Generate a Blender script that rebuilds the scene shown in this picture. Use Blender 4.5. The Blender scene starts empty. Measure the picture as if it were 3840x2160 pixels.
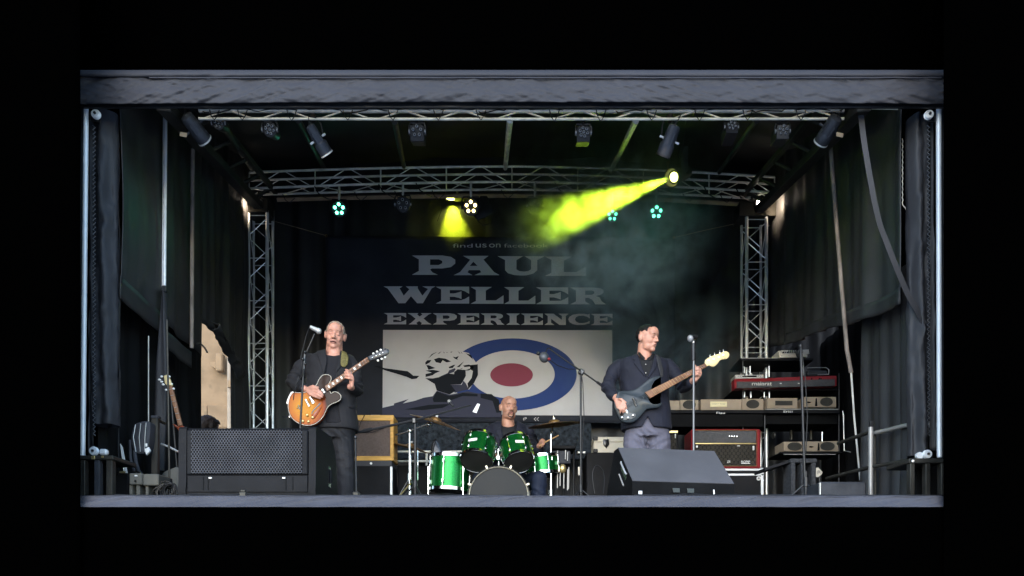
import bpy, bmesh, math, random
import numpy as np
from mathutils import Vector, Matrix, noise
from mathutils.geometry import tessellate_polygon
from mathutils.bvhtree import BVHTree
random.seed(7)
R = math.radians
sc = bpy.context.scene
col = sc.collection
# ------------------------------------------------------------------ camera
# eye 0.615 m below the stage floor, 4.5 m in front of the stage edge, level, with a rising-front shift
F, D0, HZ, CC = 2700.0, 4.5, 2229.0, 0.615
cd = bpy.data.cameras.new("camera"); cam = bpy.data.objects.new("camera", cd); col.objects.link(cam)
cam.location = (0, -D0, -CC); cam.rotation_euler = (R(90), 0, 0)
cd.sensor_width = 36.0; cd.lens = 36.0 * F / 3840.0
cd.shift_y = (HZ - 1080.0) / 3840.0
cd.clip_start = 0.05; cd.clip_end = 3000
sc.camera = cam
# ------------------------------------------------------------------ sky, sun, exposure
w = bpy.data.worlds.new("World"); sc.world = w; w.use_nodes = True
nt = w.node_tree; nt.nodes.clear()
sky = nt.nodes.new('ShaderNodeTexSky'); sky.sky_type = 'NISHITA'; sky.sun_disc = False
sky.sun_elevation = R(20); sky.sun_rotation = R(191); sky.dust_density = 0.3; sky.air_density = 1.15; sky.ozone_density = 2.6
bg = nt.nodes.new('ShaderNodeBackground'); bg.inputs['Strength'].default_value = 0.15
wo = nt.nodes.new('ShaderNodeOutputWorld')
nt.links.new(sky.outputs[0], bg.inputs[0]); nt.links.new(bg.outputs[0], wo.inputs[0])
sl = bpy.data.lights.new("sun", 'SUN'); sl.energy = 0.85; sl.angle = R(60); sl.color = (1.0, 0.99, 0.98)
so = bpy.data.objects.new("sun", sl); col.objects.link(so)
# light comes from behind the viewer's left shoulder, high: overcast, soft
sd = Vector((math.sin(R(11)) * math.cos(R(20)), math.cos(R(11)) * math.cos(R(20)), -math.sin(R(20))))
so.rotation_euler = sd.to_track_quat('-Z', 'Y').to_euler(); so.location = (-3, -12, 9)
vs = sc.view_settings; vs.view_transform = 'Standard'; vs.look = 'None'; vs.gamma = 1.0; vs.exposure = 2.0
vs.use_curve_mapping = False
sc.render.engine = 'CYCLES'
cy = sc.cycles
cy.use_denoising = True
try: cy.denoiser = 'OPENIMAGEDENOISE'
except Exception: pass
cy.max_bounces = 8; cy.diffuse_bounces = 3; cy.glossy_bounces = 3; cy.volume_bounces = 0; cy.transparent_max_bounces = 12
cy.sample_clamp_indirect = 4.0; cy.volume_step_rate = 1.0; cy.volume_max_steps = 128

def S(Y): return F / (Y + D0)
def P(px, py, Y):
    s = S(Y); return Vector(((px - 1920.0) / s, Y, (HZ - py) / s - CC))
def PF(px, Y, z=0.0):                      # a point at height z above the stage floor
    return Vector(((px - 1920.0) / S(Y), Y, z))
def Zp(py, Y): return (HZ - py) / S(Y) - CC
def to_px(p):
    s = S(p[1]); return (1920 + p[0] * s, HZ - (p[2] + CC) * s)
def zp(ox, oy, k):                          # converter for coordinates read in an enlarged view
    return lambda x, y: (ox + x * k, oy + y * k)
# ------------------------------------------------------------------ materials
MATS = {}
def mat(name, c, rough=0.6, metal=0.0, bump=0.0, bs=40.0, var=0.0, vs_=4.0, spec=0.22, coat=0.0, emit=None, es=0.0, stretch=(1, 1, 1), dirt=None, sheen=0.0, rvar=0.0):
    m = bpy.data.materials.new(name); m.use_nodes = True
    n = m.node_tree.nodes; l = m.node_tree.links; b = n['Principled BSDF']
    b.inputs['Base Color'].default_value = (*c, 1); b.inputs['Roughness'].default_value = rough
    b.inputs['Metallic'].default_value = metal; b.inputs['Specular IOR Level'].default_value = spec
    b.inputs['Coat Weight'].default_value = coat; b.inputs['Coat Roughness'].default_value = 0.08
    if sheen: b.inputs['Sheen Weight'].default_value = sheen
    if emit: b.inputs['Emission Color'].default_value = (*emit, 1); b.inputs['Emission Strength'].default_value = es
    if bump or var or dirt or rvar:
        tc = n.new('ShaderNodeTexCoord'); mp = n.new('ShaderNodeMapping'); l.new(tc.outputs['Object'], mp.inputs[0])
        mp.inputs['Scale'].default_value = stretch
    if var or rvar:
        nz = n.new('ShaderNodeTexNoise'); nz.inputs['Scale'].default_value = vs_; nz.inputs['Detail'].default_value = 6
        l.new(mp.outputs[0], nz.inputs[0])
    if rvar:
        mr = n.new('ShaderNodeMapRange'); mr.inputs[1].default_value = .3; mr.inputs[2].default_value = .7
        mr.inputs[3].default_value = max(0.02, rough - rvar); mr.inputs[4].default_value = min(1, rough + rvar)
        l.new(nz.outputs[0], mr.inputs[0]); l.new(mr.outputs[0], b.inputs['Roughness'])
    if var:
        rp = n.new('ShaderNodeValToRGB'); rp.color_ramp.elements[0].position = .3; rp.color_ramp.elements[1].position = .7
        rp.color_ramp.elements[0].color = (*[x * (1 - var) for x in c], 1); rp.color_ramp.elements[1].color = (*[min(1, x * (1 + var)) for x in c], 1)
        l.new(nz.outputs[0], rp.inputs[0]); out = rp.outputs[0]
        if dirt:
            n2 = n.new('ShaderNodeTexNoise'); n2.inputs['Scale'].default_value = dirt[1]; n2.inputs['Detail'].default_value = 8; l.new(mp.outputs[0], n2.inputs[0])
            r2 = n.new('ShaderNodeMapRange'); r2.inputs[1].default_value = dirt[2]; r2.inputs[2].default_value = dirt[2] + .12; l.new(n2.outputs[0], r2.inputs[0])
            mx = n.new('ShaderNodeMix'); mx.data_type = 'RGBA'; l.new(r2.outputs[0], mx.inputs[0]); l.new(out, mx.inputs[6]); mx.inputs[7].default_value = (*dirt[0], 1); out = mx.outputs[2]
        l.new(out, b.inputs['Base Color'])
    if bump:
        nb = n.new('ShaderNodeTexNoise'); nb.inputs['Scale'].default_value = bs; nb.inputs['Detail'].default_value = 5; l.new(mp.outputs[0], nb.inputs[0])
        bp = n.new('ShaderNodeBump'); bp.inputs['Strength'].default_value = bump; bp.inputs['Distance'].default_value = 0.01
        l.new(nb.outputs[0], bp.inputs['Height']); l.new(bp.outputs[0], b.inputs['Normal'])
    MATS[name] = m
    return m
# ------------------------------------------------------------------ mesh builder
ORIG = {}
class MB:
    def __init__(s): s.v = []; s.f = []
    def add(s, vs, fs):
        o = len(s.v); s.v.extend([Vector(x) for x in vs]); s.f.extend([tuple(i + o for i in f) for f in fs]); return s
    def bbox(s, lo, hi, bev=0.0):
        lo, hi = Vector(lo), Vector(hi)
        return s.box((lo + hi) / 2, [abs(hi[i] - lo[i]) for i in range(3)], None, bev)
    def box(s, c, size, rot=None, bev=0.0):
        c = Vector(c); h = [x / 2 for x in size]; b = min(bev, min(h) * .45)
        M = rot if rot is not None else Matrix.Identity(3)
        if b <= 0:
            vs = [Vector((x * h[0], y * h[1], z * h[2])) for x in (-1, 1) for y in (-1, 1) for z in (-1, 1)]
            fs = [(0, 1, 3, 2), (4, 6, 7, 5), (0, 4, 5, 1), (2, 3, 7, 6), (0, 2, 6, 4), (1, 5, 7, 3)]
        else:
            vs = []; idx = {}
            for x in (-1, 1):
                for y in (-1, 1):
                    for z in (-1, 1):
                        for a in range(3):
                            q = [x * (h[0] - b), y * (h[1] - b), z * (h[2] - b)]; q[a] = (x, y, z)[a] * h[a]
                            idx[(x, y, z, a)] = len(vs); vs.append(Vector(q))
            fs = []
            for a in range(3):
                for sg in (-1, 1):
                    o = [i for i in range(3) if i != a]; quad = []
                    for (p, q) in ((-1, -1), (1, -1), (1, 1), (-1, 1)):
                        k = [0, 0, 0]; k[a] = sg; k[o[0]] = p; k[o[1]] = q; quad.append(idx[(*k, a)])
                    fs.append(tuple(quad))
            for a in range(3):
                o = [i for i in range(3) if i != a]
                for p in (-1, 1):
                    for q in (-1, 1):
                        k0 = [0, 0, 0]; k0[o[0]] = p; k0[o[1]] = q; k1 = list(k0); k0[a] = -1; k1[a] = 1
                        fs.append((idx[(*k0, o[0])], idx[(*k1, o[0])], idx[(*k1, o[1])], idx[(*k0, o[1])]))
            for x in (-1, 1):
                for y in (-1, 1):
                    for z in (-1, 1): fs.append(tuple(idx[(x, y, z, a)] for a in range(3)))
        return s.add([c + M @ q for q in vs], fs)
    def cyl(s, p0, p1, r0, r1=None, n=10, caps=True):
        return s.tube([p0, p1], [r0, r0 if r1 is None else r1], n, caps)
    def tube(s, pts, r, n=8, caps=True, flat=None):
        pts = [Vector(p) for p in pts]; k = len(pts)
        rr = r if isinstance(r, (list, tuple)) else [r] * k
        vs = []; fs = []; a = None
        for i in range(k):
            t = (pts[min(i + 1, k - 1)] - pts[max(i - 1, 0)]).normalized()
            if a is None:
                a = t.cross(Vector((0, 0, 1)));
                if a.length < .1: a = t.cross(Vector((0, 1, 0)))
            a = (a - t * a.dot(t)).normalized(); b = t.cross(a)
            for j in range(n):
                th = 2 * math.pi * j / n
                vs.append(pts[i] + (a * math.cos(th) + b * math.sin(th) * (flat or 1)) * rr[i])
        for i in range(k - 1):
            for j in range(n):
                fs.append((i * n + j, i * n + (j + 1) % n, (i + 1) * n + (j + 1) % n, (i + 1) * n + j))
        if caps: fs.append(tuple(range(n))[::-1]); fs.append(tuple((k - 1) * n + j for j in range(n)))
        return s.add(vs, fs)
    def lathe(s, prof, o, ax, n=24, closed=False):
        o = Vector(o); ax = Vector(ax).normalized(); a = ax.orthogonal().normalized(); b = ax.cross(a); vs = []; fs = []; k = len(prof)
        for (r, h) in prof:
            for j in range(n):
                th = 2 * math.pi * j / n; vs.append(o + ax * h + (a * math.cos(th) + b * math.sin(th)) * max(r, 1e-5))
        for i in range(k - 1 + (1 if closed else 0)):
            for j in range(n):
                i2 = (i + 1) % k
                fs.append((i * n + j, i * n + (j + 1) % n, i2 * n + (j + 1) % n, i2 * n + j))
        if not closed:
            fs.append(tuple(range(n))[::-1]); fs.append(tuple((k - 1) * n + j for j in range(n)))
        return s.add(vs, fs)
    def ell(s, c, rad, rot=None, nu=16, nv=10):
        c = Vector(c); M = rot if rot is not None else Matrix.Identity(3); vs = []; fs = []
        vs.append(c + M @ Vector((0, 0, rad[2])))
        for i in range(1, nv):
            ph = math.pi * i / nv
            for j in range(nu):
                th = 2 * math.pi * j / nu
                vs.append(c + M @ Vector((rad[0] * math.sin(ph) * math.cos(th), rad[1] * math.sin(ph) * math.sin(th), rad[2] * math.cos(ph))))
        vs.append(c + M @ Vector((0, 0, -rad[2]))); L = len(vs) - 1
        for j in range(nu): fs.append((0, 1 + j, 1 + (j + 1) % nu)); fs.append((L, 1 + (nv - 2) * nu + (j + 1) % nu, 1 + (nv - 2) * nu + j))
        for i in range(nv - 2):
            for j in range(nu): fs.append((1 + i * nu + j, 1 + (i + 1) * nu + j, 1 + (i + 1) * nu + (j + 1) % nu, 1 + i * nu + (j + 1) % nu))
        return s.add(vs, fs)
    def cap(s, p0, p1, r0, r1, n=14):          # tapered capsule
        p0, p1 = Vector(p0), Vector(p1); t = (p1 - p0).normalized(); a = t.orthogonal().normalized(); b = t.cross(a); rings = []
        for k in range(1, 5): ang = math.pi / 2 * k / 4; rings.append((p0 - t * r0 * math.cos(ang), r0 * math.sin(ang)))
        for k in range(4, 0, -1): ang = math.pi / 2 * k / 4; rings.append((p1 + t * r1 * math.cos(ang), r1 * math.sin(ang)))
        vs = [p0 - t * r0]
        for (c, r) in rings:
            for j in range(n): th = 2 * math.pi * j / n; vs.append(c + (a * math.cos(th) + b * math.sin(th)) * r)
        vs.append(p1 + t * r1); fs = []; L = len(vs) - 1; m = len(rings)
        for j in range(n): fs.append((0, 1 + (j + 1) % n, 1 + j)); fs.append((L, 1 + (m - 1) * n + j, 1 + (m - 1) * n + (j + 1) % n))
        for i in range(m - 1):
            for j in range(n): fs.append((1 + i * n + j, 1 + i * n + (j + 1) % n, 1 + (i + 1) * n + (j + 1) % n, 1 + (i + 1) * n + j))
        return s.add(vs, fs)
    def chain(s, pts, rads, n=14):
        for i in range(len(pts) - 1): s.cap(pts[i], pts[i + 1], rads[i], rads[i + 1], n)
        return s
    def loft(s, rings, n=28, p=2.4):           # rings: (centre, rx, ry[, yaw])
        vs = []; fs = []; k = len(rings)
        for rg in rings:
            c, rx, ry = Vector(rg[0]), rg[1], rg[2]; yw = rg[3] if len(rg) > 3 else 0
            for j in range(n):
                th = 2 * math.pi * j / n; cx, sx = math.cos(th), math.sin(th)
                x = rx * abs(cx) ** (2 / p) * (1 if cx >= 0 else -1); y = ry * abs(sx) ** (2 / p) * (1 if sx >= 0 else -1)
                vs.append(c + Vector((x * math.cos(yw) - y * math.sin(yw), x * math.sin(yw) + y * math.cos(yw), 0)))
        for i in range(k - 1):
            for j in range(n): fs.append((i * n + j, i * n + (j + 1) % n, (i + 1) * n + (j + 1) % n, (i + 1) * n + j))
        fs.append(tuple(range(n))[::-1]); fs.append(tuple((k - 1) * n + j for j in range(n)))
        return s.add(vs, fs)
    def prism(s, front, back, bev=0.0):        # two matching outlines of 3-D points; front edge bevelled
        n = len(front); front = [Vector(p) for p in front]; back = [Vector(p) for p in back]
        if bev > 0:
            c = sum(front, Vector()) / n; d = (back[0] - front[0]).normalized(); ins = []
            nrm = Vector()
            for i in range(n): nrm += (front[i] - c).cross(front[(i + 1) % n] - c)
            nrm.normalize()
            for i in range(n):
                e = (front[(i + 1) % n] - front[i - 1]).normalized(); q = nrm.cross(e)
                ins.append(front[i] + q * bev)
            mid = [p + d * bev * .6 for p in front]
            s.add(ins + mid + back, [tuple(range(n))] + [(i, n + i, n + (i + 1) % n, (i + 1) % n) for i in range(n)] + [(n + i, 2 * n + i, 2 * n + (i + 1) % n, n + (i + 1) % n) for i in range(n)] + [tuple(2 * n + i for i in range(n))[::-1]])
        else:
            s.add(front + back, [tuple(range(n)), tuple(n + i for i in range(n))[::-1]] + [(i, n + i, n + (i + 1) % n, (i + 1) % n) for i in range(n)])
        return s
    def poly_px(s, pts, Y, th, bev=0.0):       # outline in photo pixels lying in the upright plane at depth Y
        return s.prism([P(x, y, Y) for x, y in pts], [P(x, y, Y) + Vector((0, th, 0)) for x, y in pts], bev)
    def sheet(s, fn, nu, nv):
        vs = [fn(i / nu, j / nv) for j in range(nv + 1) for i in range(nu + 1)]
        fs = [(j * (nu + 1) + i, j * (nu + 1) + i + 1, (j + 1) * (nu + 1) + i + 1, (j + 1) * (nu + 1) + i) for j in range(nv) for i in range(nu)]
        return s.add(vs, fs)
    def flat(s, loops):                        # filled polygon with holes (3-D coplanar loops)
        vs = [Vector(p) for lp in loops for p in lp]
        tri = tessellate_polygon([[Vector(p) for p in lp] for lp in loops])
        return s.add(vs, [tuple(t) for t in tri])
    def build(s, name, m, parent=None, ang=40, solid=0.0):
        me = bpy.data.meshes.new(name)
        o0 = ORIG.get(parent, Vector()) if parent else Vector()
        me.from_pydata([tuple(v - o0) for v in s.v], [], s.f)
        return finish(me, name, m, parent, ang, o0, solid)
def finish(me, name, m, parent, ang, o0, solid=0.0):
    if m is not None: me.materials.append(MATS[m] if isinstance(m, str) else m)
    if ang:
        me.polygons.foreach_set('use_smooth', [True] * len(me.polygons)); me.set_sharp_from_angle(angle=R(ang))
    o = bpy.data.objects.new(name, me); col.objects.link(o)
    if parent: o.parent = parent; ORIG[o] = o0
    else: ORIG[o] = Vector()
    if solid:
        md = o.modifiers.new('thickness', 'SOLIDIFY'); md.thickness = solid; md.offset = -1
    return o
def tag(o, label=None, cat=None, group=None, kind=None):
    if label: o['label'] = label
    if cat: o['category'] = cat
    if group: o['group'] = group
    if kind: o['kind'] = kind
    return o
def thing(name, label, cat, loc, group=None):
    o = bpy.data.objects.new(name, None); col.objects.link(o); o.location = loc; o.empty_display_size = .1
    ORIG[o] = Vector(loc); return tag(o, label, cat, group)
def one(name, mb, m, label, cat, group=None, ang=40, loc=None, solid=0):     # a thing that is a single mesh
    c = Vector(loc) if loc is not None else sum(mb.v, Vector()) / len(mb.v)
    me = bpy.data.meshes.new(name); me.from_pydata([tuple(v - c) for v in mb.v], [], mb.f)
    o = finish(me, name, m, None, ang, Vector(), solid); o.location = c; return tag(o, label, cat, group)
def text(parent, name, body, px0, py0, px1, py1, Y, m, off=0.004):   # flat lettering filling a box at depth Y
    cu = bpy.data.curves.new('t', 'FONT'); cu.body = body; cu.size = 1; ob = bpy.data.objects.new('t', cu); col.objects.link(ob)
    dg = bpy.context.evaluated_depsgraph_get(); me = bpy.data.meshes.new_from_object(ob.evaluated_get(dg))
    bpy.data.objects.remove(ob); n = len(me.vertices); a = np.empty(n * 3); me.vertices.foreach_get('co', a); a = a.reshape(-1, 3)
    lo, hi = a.min(0), a.max(0); p0, p1 = P(px0, py1, Y), P(px1, py0, Y)
    x = p0.x + (a[:, 0] - lo[0]) / (hi[0] - lo[0]) * (p1.x - p0.x); z = p0.z + (a[:, 1] - lo[1]) / (hi[1] - lo[1]) * (p1.z - p0.z)
    o0 = ORIG[parent]; b = np.stack([x - o0.x, np.full(n, Y - off - o0.y), z - o0.z], 1).astype(np.float32)
    me.vertices.foreach_set('co', b.ravel()); me.update(); me.materials.clear()
    return finish(me, name, m, parent, 0, o0)
def crom(pts, k=6, closed=True):             # smooth a 2-D outline
    out = []; n = len(pts)
    for i in range(n if closed else n - 1):
        p0, p1, p2, p3 = [pts[(i + d) % n] if closed else pts[min(max(i + d, 0), n - 1)] for d in (-1, 0, 1, 2)]
        for j in range(k):
            t = j / k
            out.append(tuple(.5 * ((2 * p1[c]) + (-p0[c] + p2[c]) * t + (2 * p0[c] - 5 * p1[c] + 4 * p2[c] - p3[c]) * t * t + (-p0[c] + 3 * p1[c] - 3 * p2[c] + p3[c]) * t ** 3) for c in range(len(p1))))
    if not closed: out.append(tuple(pts[-1]))
    return out
def nz(x, y=0, z=0): return noise.noise(Vector((x, y, z)))
# ------------------------------------------------------------------ palette
mat('ground', (.38, .39, .41), .9, bump=.3, bs=8, var=.3, vs_=.8)
mat('deck', (.02, .02, .022), .55, bump=.1, bs=20, var=.3)
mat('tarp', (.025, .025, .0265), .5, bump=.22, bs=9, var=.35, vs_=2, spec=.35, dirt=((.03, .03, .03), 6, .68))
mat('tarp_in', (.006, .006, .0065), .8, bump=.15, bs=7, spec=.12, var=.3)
mat('roofcloth', (.026, .0265, .028), .7, bump=.2, bs=5, spec=.25, var=.35, vs_=1.5)
mat("valance", (.032, .032, .0385), .66, bump=.12, bs=120, var=.10, vs_=2, spec=.2)
mat('lip', (.052, .052, .064), .66, bump=.15, bs=60, var=.14, vs_=4, spec=.2, dirt=((.085, .085, .10), 30, .68))
mat('molton', (.0002, .0002, .0002), 1.0, spec=0.0, bump=.1, bs=60)  # near-zero black for the drapes added around the stage
mat('sleeve', (.027, .027, .031), .58, bump=.35, bs=16, var=.25, vs_=5, spec=.3, stretch=(1, 1, .5))
mat('alu', (.90, .90, .87), .28, .5, bump=.03, bs=30, var=.18, vs_=9)
mat('alu_white', (.80, .81, .82), .42, .25, bump=.04, bs=30, var=.08, vs_=6)
mat('alu_dull', (.78, .75, .68), .38, .3, bump=.05, bs=30, var=.3, vs_=7)
mat('steel_dark', (.045, .043, .038), .5, .5, bump=.08, bs=25, var=.4, vs_=6)
mat('rust', (.26, .215, .185), .75, .2, bump=.5, bs=45, var=.45, vs_=18, stretch=(1, 1, .25))
mat('board', (.30, .21, .14), .6, bump=.1, bs=30, var=.3, vs_=5)
mat('black_metal', (.016, .016, .018), .42, .3, bump=.05, bs=60, var=.3, spec=.5)
mat('black_gloss', (.012, .012, .013), .22, .0, spec=.5)
mat('can', (.062, .065, .074), .38, .35, bump=.04, bs=50, var=.25, vs_=8)
mat('tan_label', (.58, .43, .26), .7, var=.15)
mat('chrome', (.78, .78, .77), .14, 1.0)
mat('plastic', (.0085, .0085, .010), .55, spec=.1, bump=.15, bs=220, var=.25, vs_=7, dirt=((.035, .035, .04), 26, .67))
mat('wedge', (.076, .074, .080), .75, spec=.12, bump=.25, bs=260, var=.12, vs_=5, dirt=((.12, .12, .13), 34, .7))
mat('wedge_side', (.007, .007, .0075), .7, spec=.05, bump=.3, bs=180, var=.3, dirt=((.07, .07, .07), 30, .72))
mat('cable', (.012, .012, .013), .42)
mat('white', (.72, .72, .70), .5, var=.08)
mat('cream', (.66, .60, .50), .55, bump=.05, var=.1)
mat('sandstone', (.27, .18, .105), .85, bump=.35, bs=14, var=.22, vs_=3, dirt=((.21, .145, .085), 5, .6))
mat('tan_box', (.34, .27, .20), .7, bump=.12, bs=160, var=.14, vs_=6)
mat('tan_mesh', (.12, .11, .095), .8, bump=.4, bs=260)
mat('plate', (.78, .68, .42), .4, .2)
mat('wood', (.74, .40, .10), .42, bump=.08, bs=12, var=.2, vs_=7, stretch=(1, 6, 6))
mat('amp_cloth', (.15, .108, .09), .85, bump=.5, bs=280, var=.2, vs_=60)
mat('case', (.013, .013, .0145), .65, spec=.1, bump=.15, bs=90, var=.3)
mat('red', (.21, .016, .02), .35, bump=.04, bs=40, var=.15)
mat('amp_grey', (.075, .074, .078), .8, bump=.4, bs=240, var=.15, vs_=50)
mat('gold', (.62, .48, .22), .35, .8)
mat('brass', (.34, .19, .075), .36, .85, bump=.12, bs=60, var=.45, vs_=7, stretch=(1, 1, 1), rvar=.12)
mat('drum_head', (.022, .022, .022), .6, var=.35, vs_=4, bump=.05, rvar=.1)
mat('hoop', (.62, .56, .44), .3, .6, var=.15)
mat('skin', (.56, .275, .20), .48, bump=.08, bs=120, var=.12, vs_=14, spec=.4)
mat('skin_b', (.54, .27, .195), .48, bump=.08, bs=120, var=.12, vs_=14, spec=.4)
mat('skin_d', (.43, .22, .15), .45, bump=.08, bs=120, var=.14, vs_=14, spec=.4)
for k in ('skin', 'skin_b', 'skin_d'):
    b = MATS[k].node_tree.nodes['Principled BSDF']; b.inputs['Subsurface Weight'].default_value = .12; b.inputs['Subsurface Radius'].default_value = (.6, .25, .15); b.inputs['Subsurface Scale'].default_value = .012
mat('lip_skin', (.47, .215, .18), .4)
mat('mouth', (.07, .022, .02), .5)
mat('crease_shade', (.30, .14, .105), .6)  # skin darkened to paint the shade of facial folds
mat('brow', (.10, .06, .045), .8)
mat('hair_grey', (.30, .235, .185), .75, bump=.8, bs=160, var=.35, vs_=60, stretch=(1, 1, .4))
mat('hair_dark', (.010, .009, .010), .5, bump=.8, bs=150, var=.5, vs_=60)
mat('stubble', (.36, .215, .175), .7, bump=.3, bs=300, var=.2, vs_=120)
mat('hair_brown', (.03, .018, .013), .5, bump=.8, bs=120, var=.5, vs_=50, stretch=(1, 1, .2))
mat('suit', (.0145, .014, .0165), .78, bump=.35, bs=26, var=.2, vs_=8, spec=.25, sheen=.03)
mat('suit_navy', (.0105, .0115, .021), .75, bump=.3, bs=24, var=.2, vs_=8, spec=.25, sheen=.03)
mat('shirt', (.017, .0165, .0195), .85, bump=.3, bs=30, spec=.15)
mat('shirt_black', (.008, .008, .010), .7, bump=.2, bs=30, spec=.25)
mat('trouser', (.014, .014, .017), .72, bump=.5, bs=16, var=.2, spec=.25, stretch=(1, 1, 1.6))
mat('trouser_grey', (.105, .102, .135), .8, bump=.45, bs=15, var=.14, vs_=6, spec=.2)
mat('trouser_blue', (.012, .017, .035), .7, bump=.4, bs=18)
mat('shoe', (.01, .01, .01), .3)
mat('strap_olive', (.15, .125, .045), .7, bump=.5, bs=130, var=.4, vs_=70)
mat('strap_black', (.03, .03, .033), .5, bump=.2, bs=120)
mat('rosewood', (.23, .115, .065), .5, bump=.05, bs=30, var=.3, vs_=14)
mat('maple', (.66, .52, .26), .35, var=.12, vs_=8, coat=.3)
mat('pearl', (.8, .78, .7), .25)
mat('bass_paint', (.029, .036, .042), .33, var=.12, vs_=3, coat=.15, rvar=.08)
mat('bridge_metal', (.55, .54, .5), .25, .9)
mat('red_wood', (.26, .055, .02), .3, coat=.4, var=.3, vs_=5)
mat('bag', (.035, .037, .044), .65, bump=.4, bs=30, var=.3, vs_=8)
mat('greenbox', (.115, .112, .098), .7, bump=.15, bs=60, var=.15)
mat('foam', (.04, .041, .045), .9, bump=1.0, bs=120, var=.5, vs_=50)
mat('silver', (.52, .51, .49), .4, .5)
mat('stick', (.52, .30, .13), .5)
mat('banner', (.022, .0245, .034), .8, bump=.16, bs=5, var=.25, vs_=2.5, spec=.2)
mat('print_white', (.52, .505, .52), .85, bump=.16, bs=5, var=.06, vs_=3, spec=.2)
mat('print_blue', (.03, .055, .185), .85, bump=.16, bs=5, spec=.2)
mat('print_red', (.24, .055, .085), .85, bump=.16, bs=5, spec=.2)
mat('print_black', (.010, .012, .017), .85, spec=.2)
mat('print_slate', (.045, .047, .075), .85, spec=.2)
mat('carpet', (.022, .027, .034), .95, bump=.9, bs=70, var=.7, vs_=22)
mat('lens_off', (.35, .35, .36), .15, .3)
mat('lens_dark', (.03, .03, .032), .2)
mat('led_green', (.3, .8, .6), .3, emit=(.10, 1.0, .55), es=3.2)
mat('led_warm', (.8, .7, .4), .3, emit=(1.0, .80, .30), es=2.4)
mat('lamp_yellow', (.9, .9, .4), .3, emit=(.98, 1.0, .25), es=4)
mat('flood_white', (.9, .85, .8), .3, emit=(1.0, .86, .72), es=7)
mat('stand_grey', (.17, .17, .175), .4, .5)
mat('rail_grey', (.30, .29, .28), .42, .4, var=.2)
# ================================================================== special materials
def node_mat(name):
    m = bpy.data.materials.new(name); m.use_nodes = True; MATS[name] = m
    return m, m.node_tree.nodes, m.node_tree.links, m.node_tree.nodes['Principled BSDF']
def sunburst():
    m, n, l, b = node_mat('sunburst')
    tc = n.new('ShaderNodeTexCoord'); mp = n.new('ShaderNodeMapping'); l.new(tc.outputs['Object'], mp.inputs[0])
    g = n.new('ShaderNodeVectorMath'); g.operation = 'LENGTH'; l.new(mp.outputs[0], g.inputs[0])
    rp = n.new('ShaderNodeValToRGB'); e = rp.color_ramp.elements
    e[0].position = .35; e[0].color = (.50, .195, .007, 1); e[1].position = 1.0; e[1].color = (.025, .012, .008, 1)
    for p, c in ((.66, (.40, .10, .005, 1)), (.86, (.22, .036, .008, 1))): q = e.new(p); q.color = c
    nz_ = n.new('ShaderNodeTexNoise'); nz_.inputs['Scale'].default_value = 9; l.new(tc.outputs['Object'], nz_.inputs[0])
    ad = n.new('ShaderNodeMath'); ad.operation = 'MULTIPLY_ADD'; ad.inputs[1].default_value = .12; l.new(nz_.outputs[0], ad.inputs[0]); l.new(g.outputs['Value'], ad.inputs[2])
    l.new(ad.outputs[0], rp.inputs[0]); l.new(rp.outputs[0], b.inputs['Base Color'])
    b.inputs['Roughness'].default_value = .22; b.inputs['Coat Weight'].default_value = .06; b.inputs['Coat Roughness'].default_value = .06; b.inputs['Specular IOR Level'].default_value = .08
    return mp
SUNMAP = sunburst()
def sparkle():
    m, n, l, b = node_mat('green_sparkle')
    tc = n.new('ShaderNodeTexCoord'); v = n.new('ShaderNodeTexVoronoi'); v.inputs['Scale'].default_value = 260; l.new(tc.outputs['Object'], v.inputs[0])
    rp = n.new('ShaderNodeValToRGB'); e = rp.color_ramp.elements
    e[0].color = (.002, .05, .010, 1); e[1].color = (.012, .30, .055, 1); l.new(v.outputs['Color'], rp.inputs[0]); l.new(rp.outputs[0], b.inputs['Base Color'])
    b.inputs['Metallic'].default_value = .85; b.inputs['Roughness'].default_value = .33; b.inputs['Coat Weight'].default_value = .2; b.inputs['Coat Roughness'].default_value = .05
    mx = n.new('ShaderNodeBump'); mx.inputs['Strength'].default_value = .25; mx.inputs['Distance'].default_value = .002
    l.new(v.outputs['Distance'], mx.inputs['Height']); l.new(mx.outputs[0], b.inputs['Normal'])
sparkle()
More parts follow.
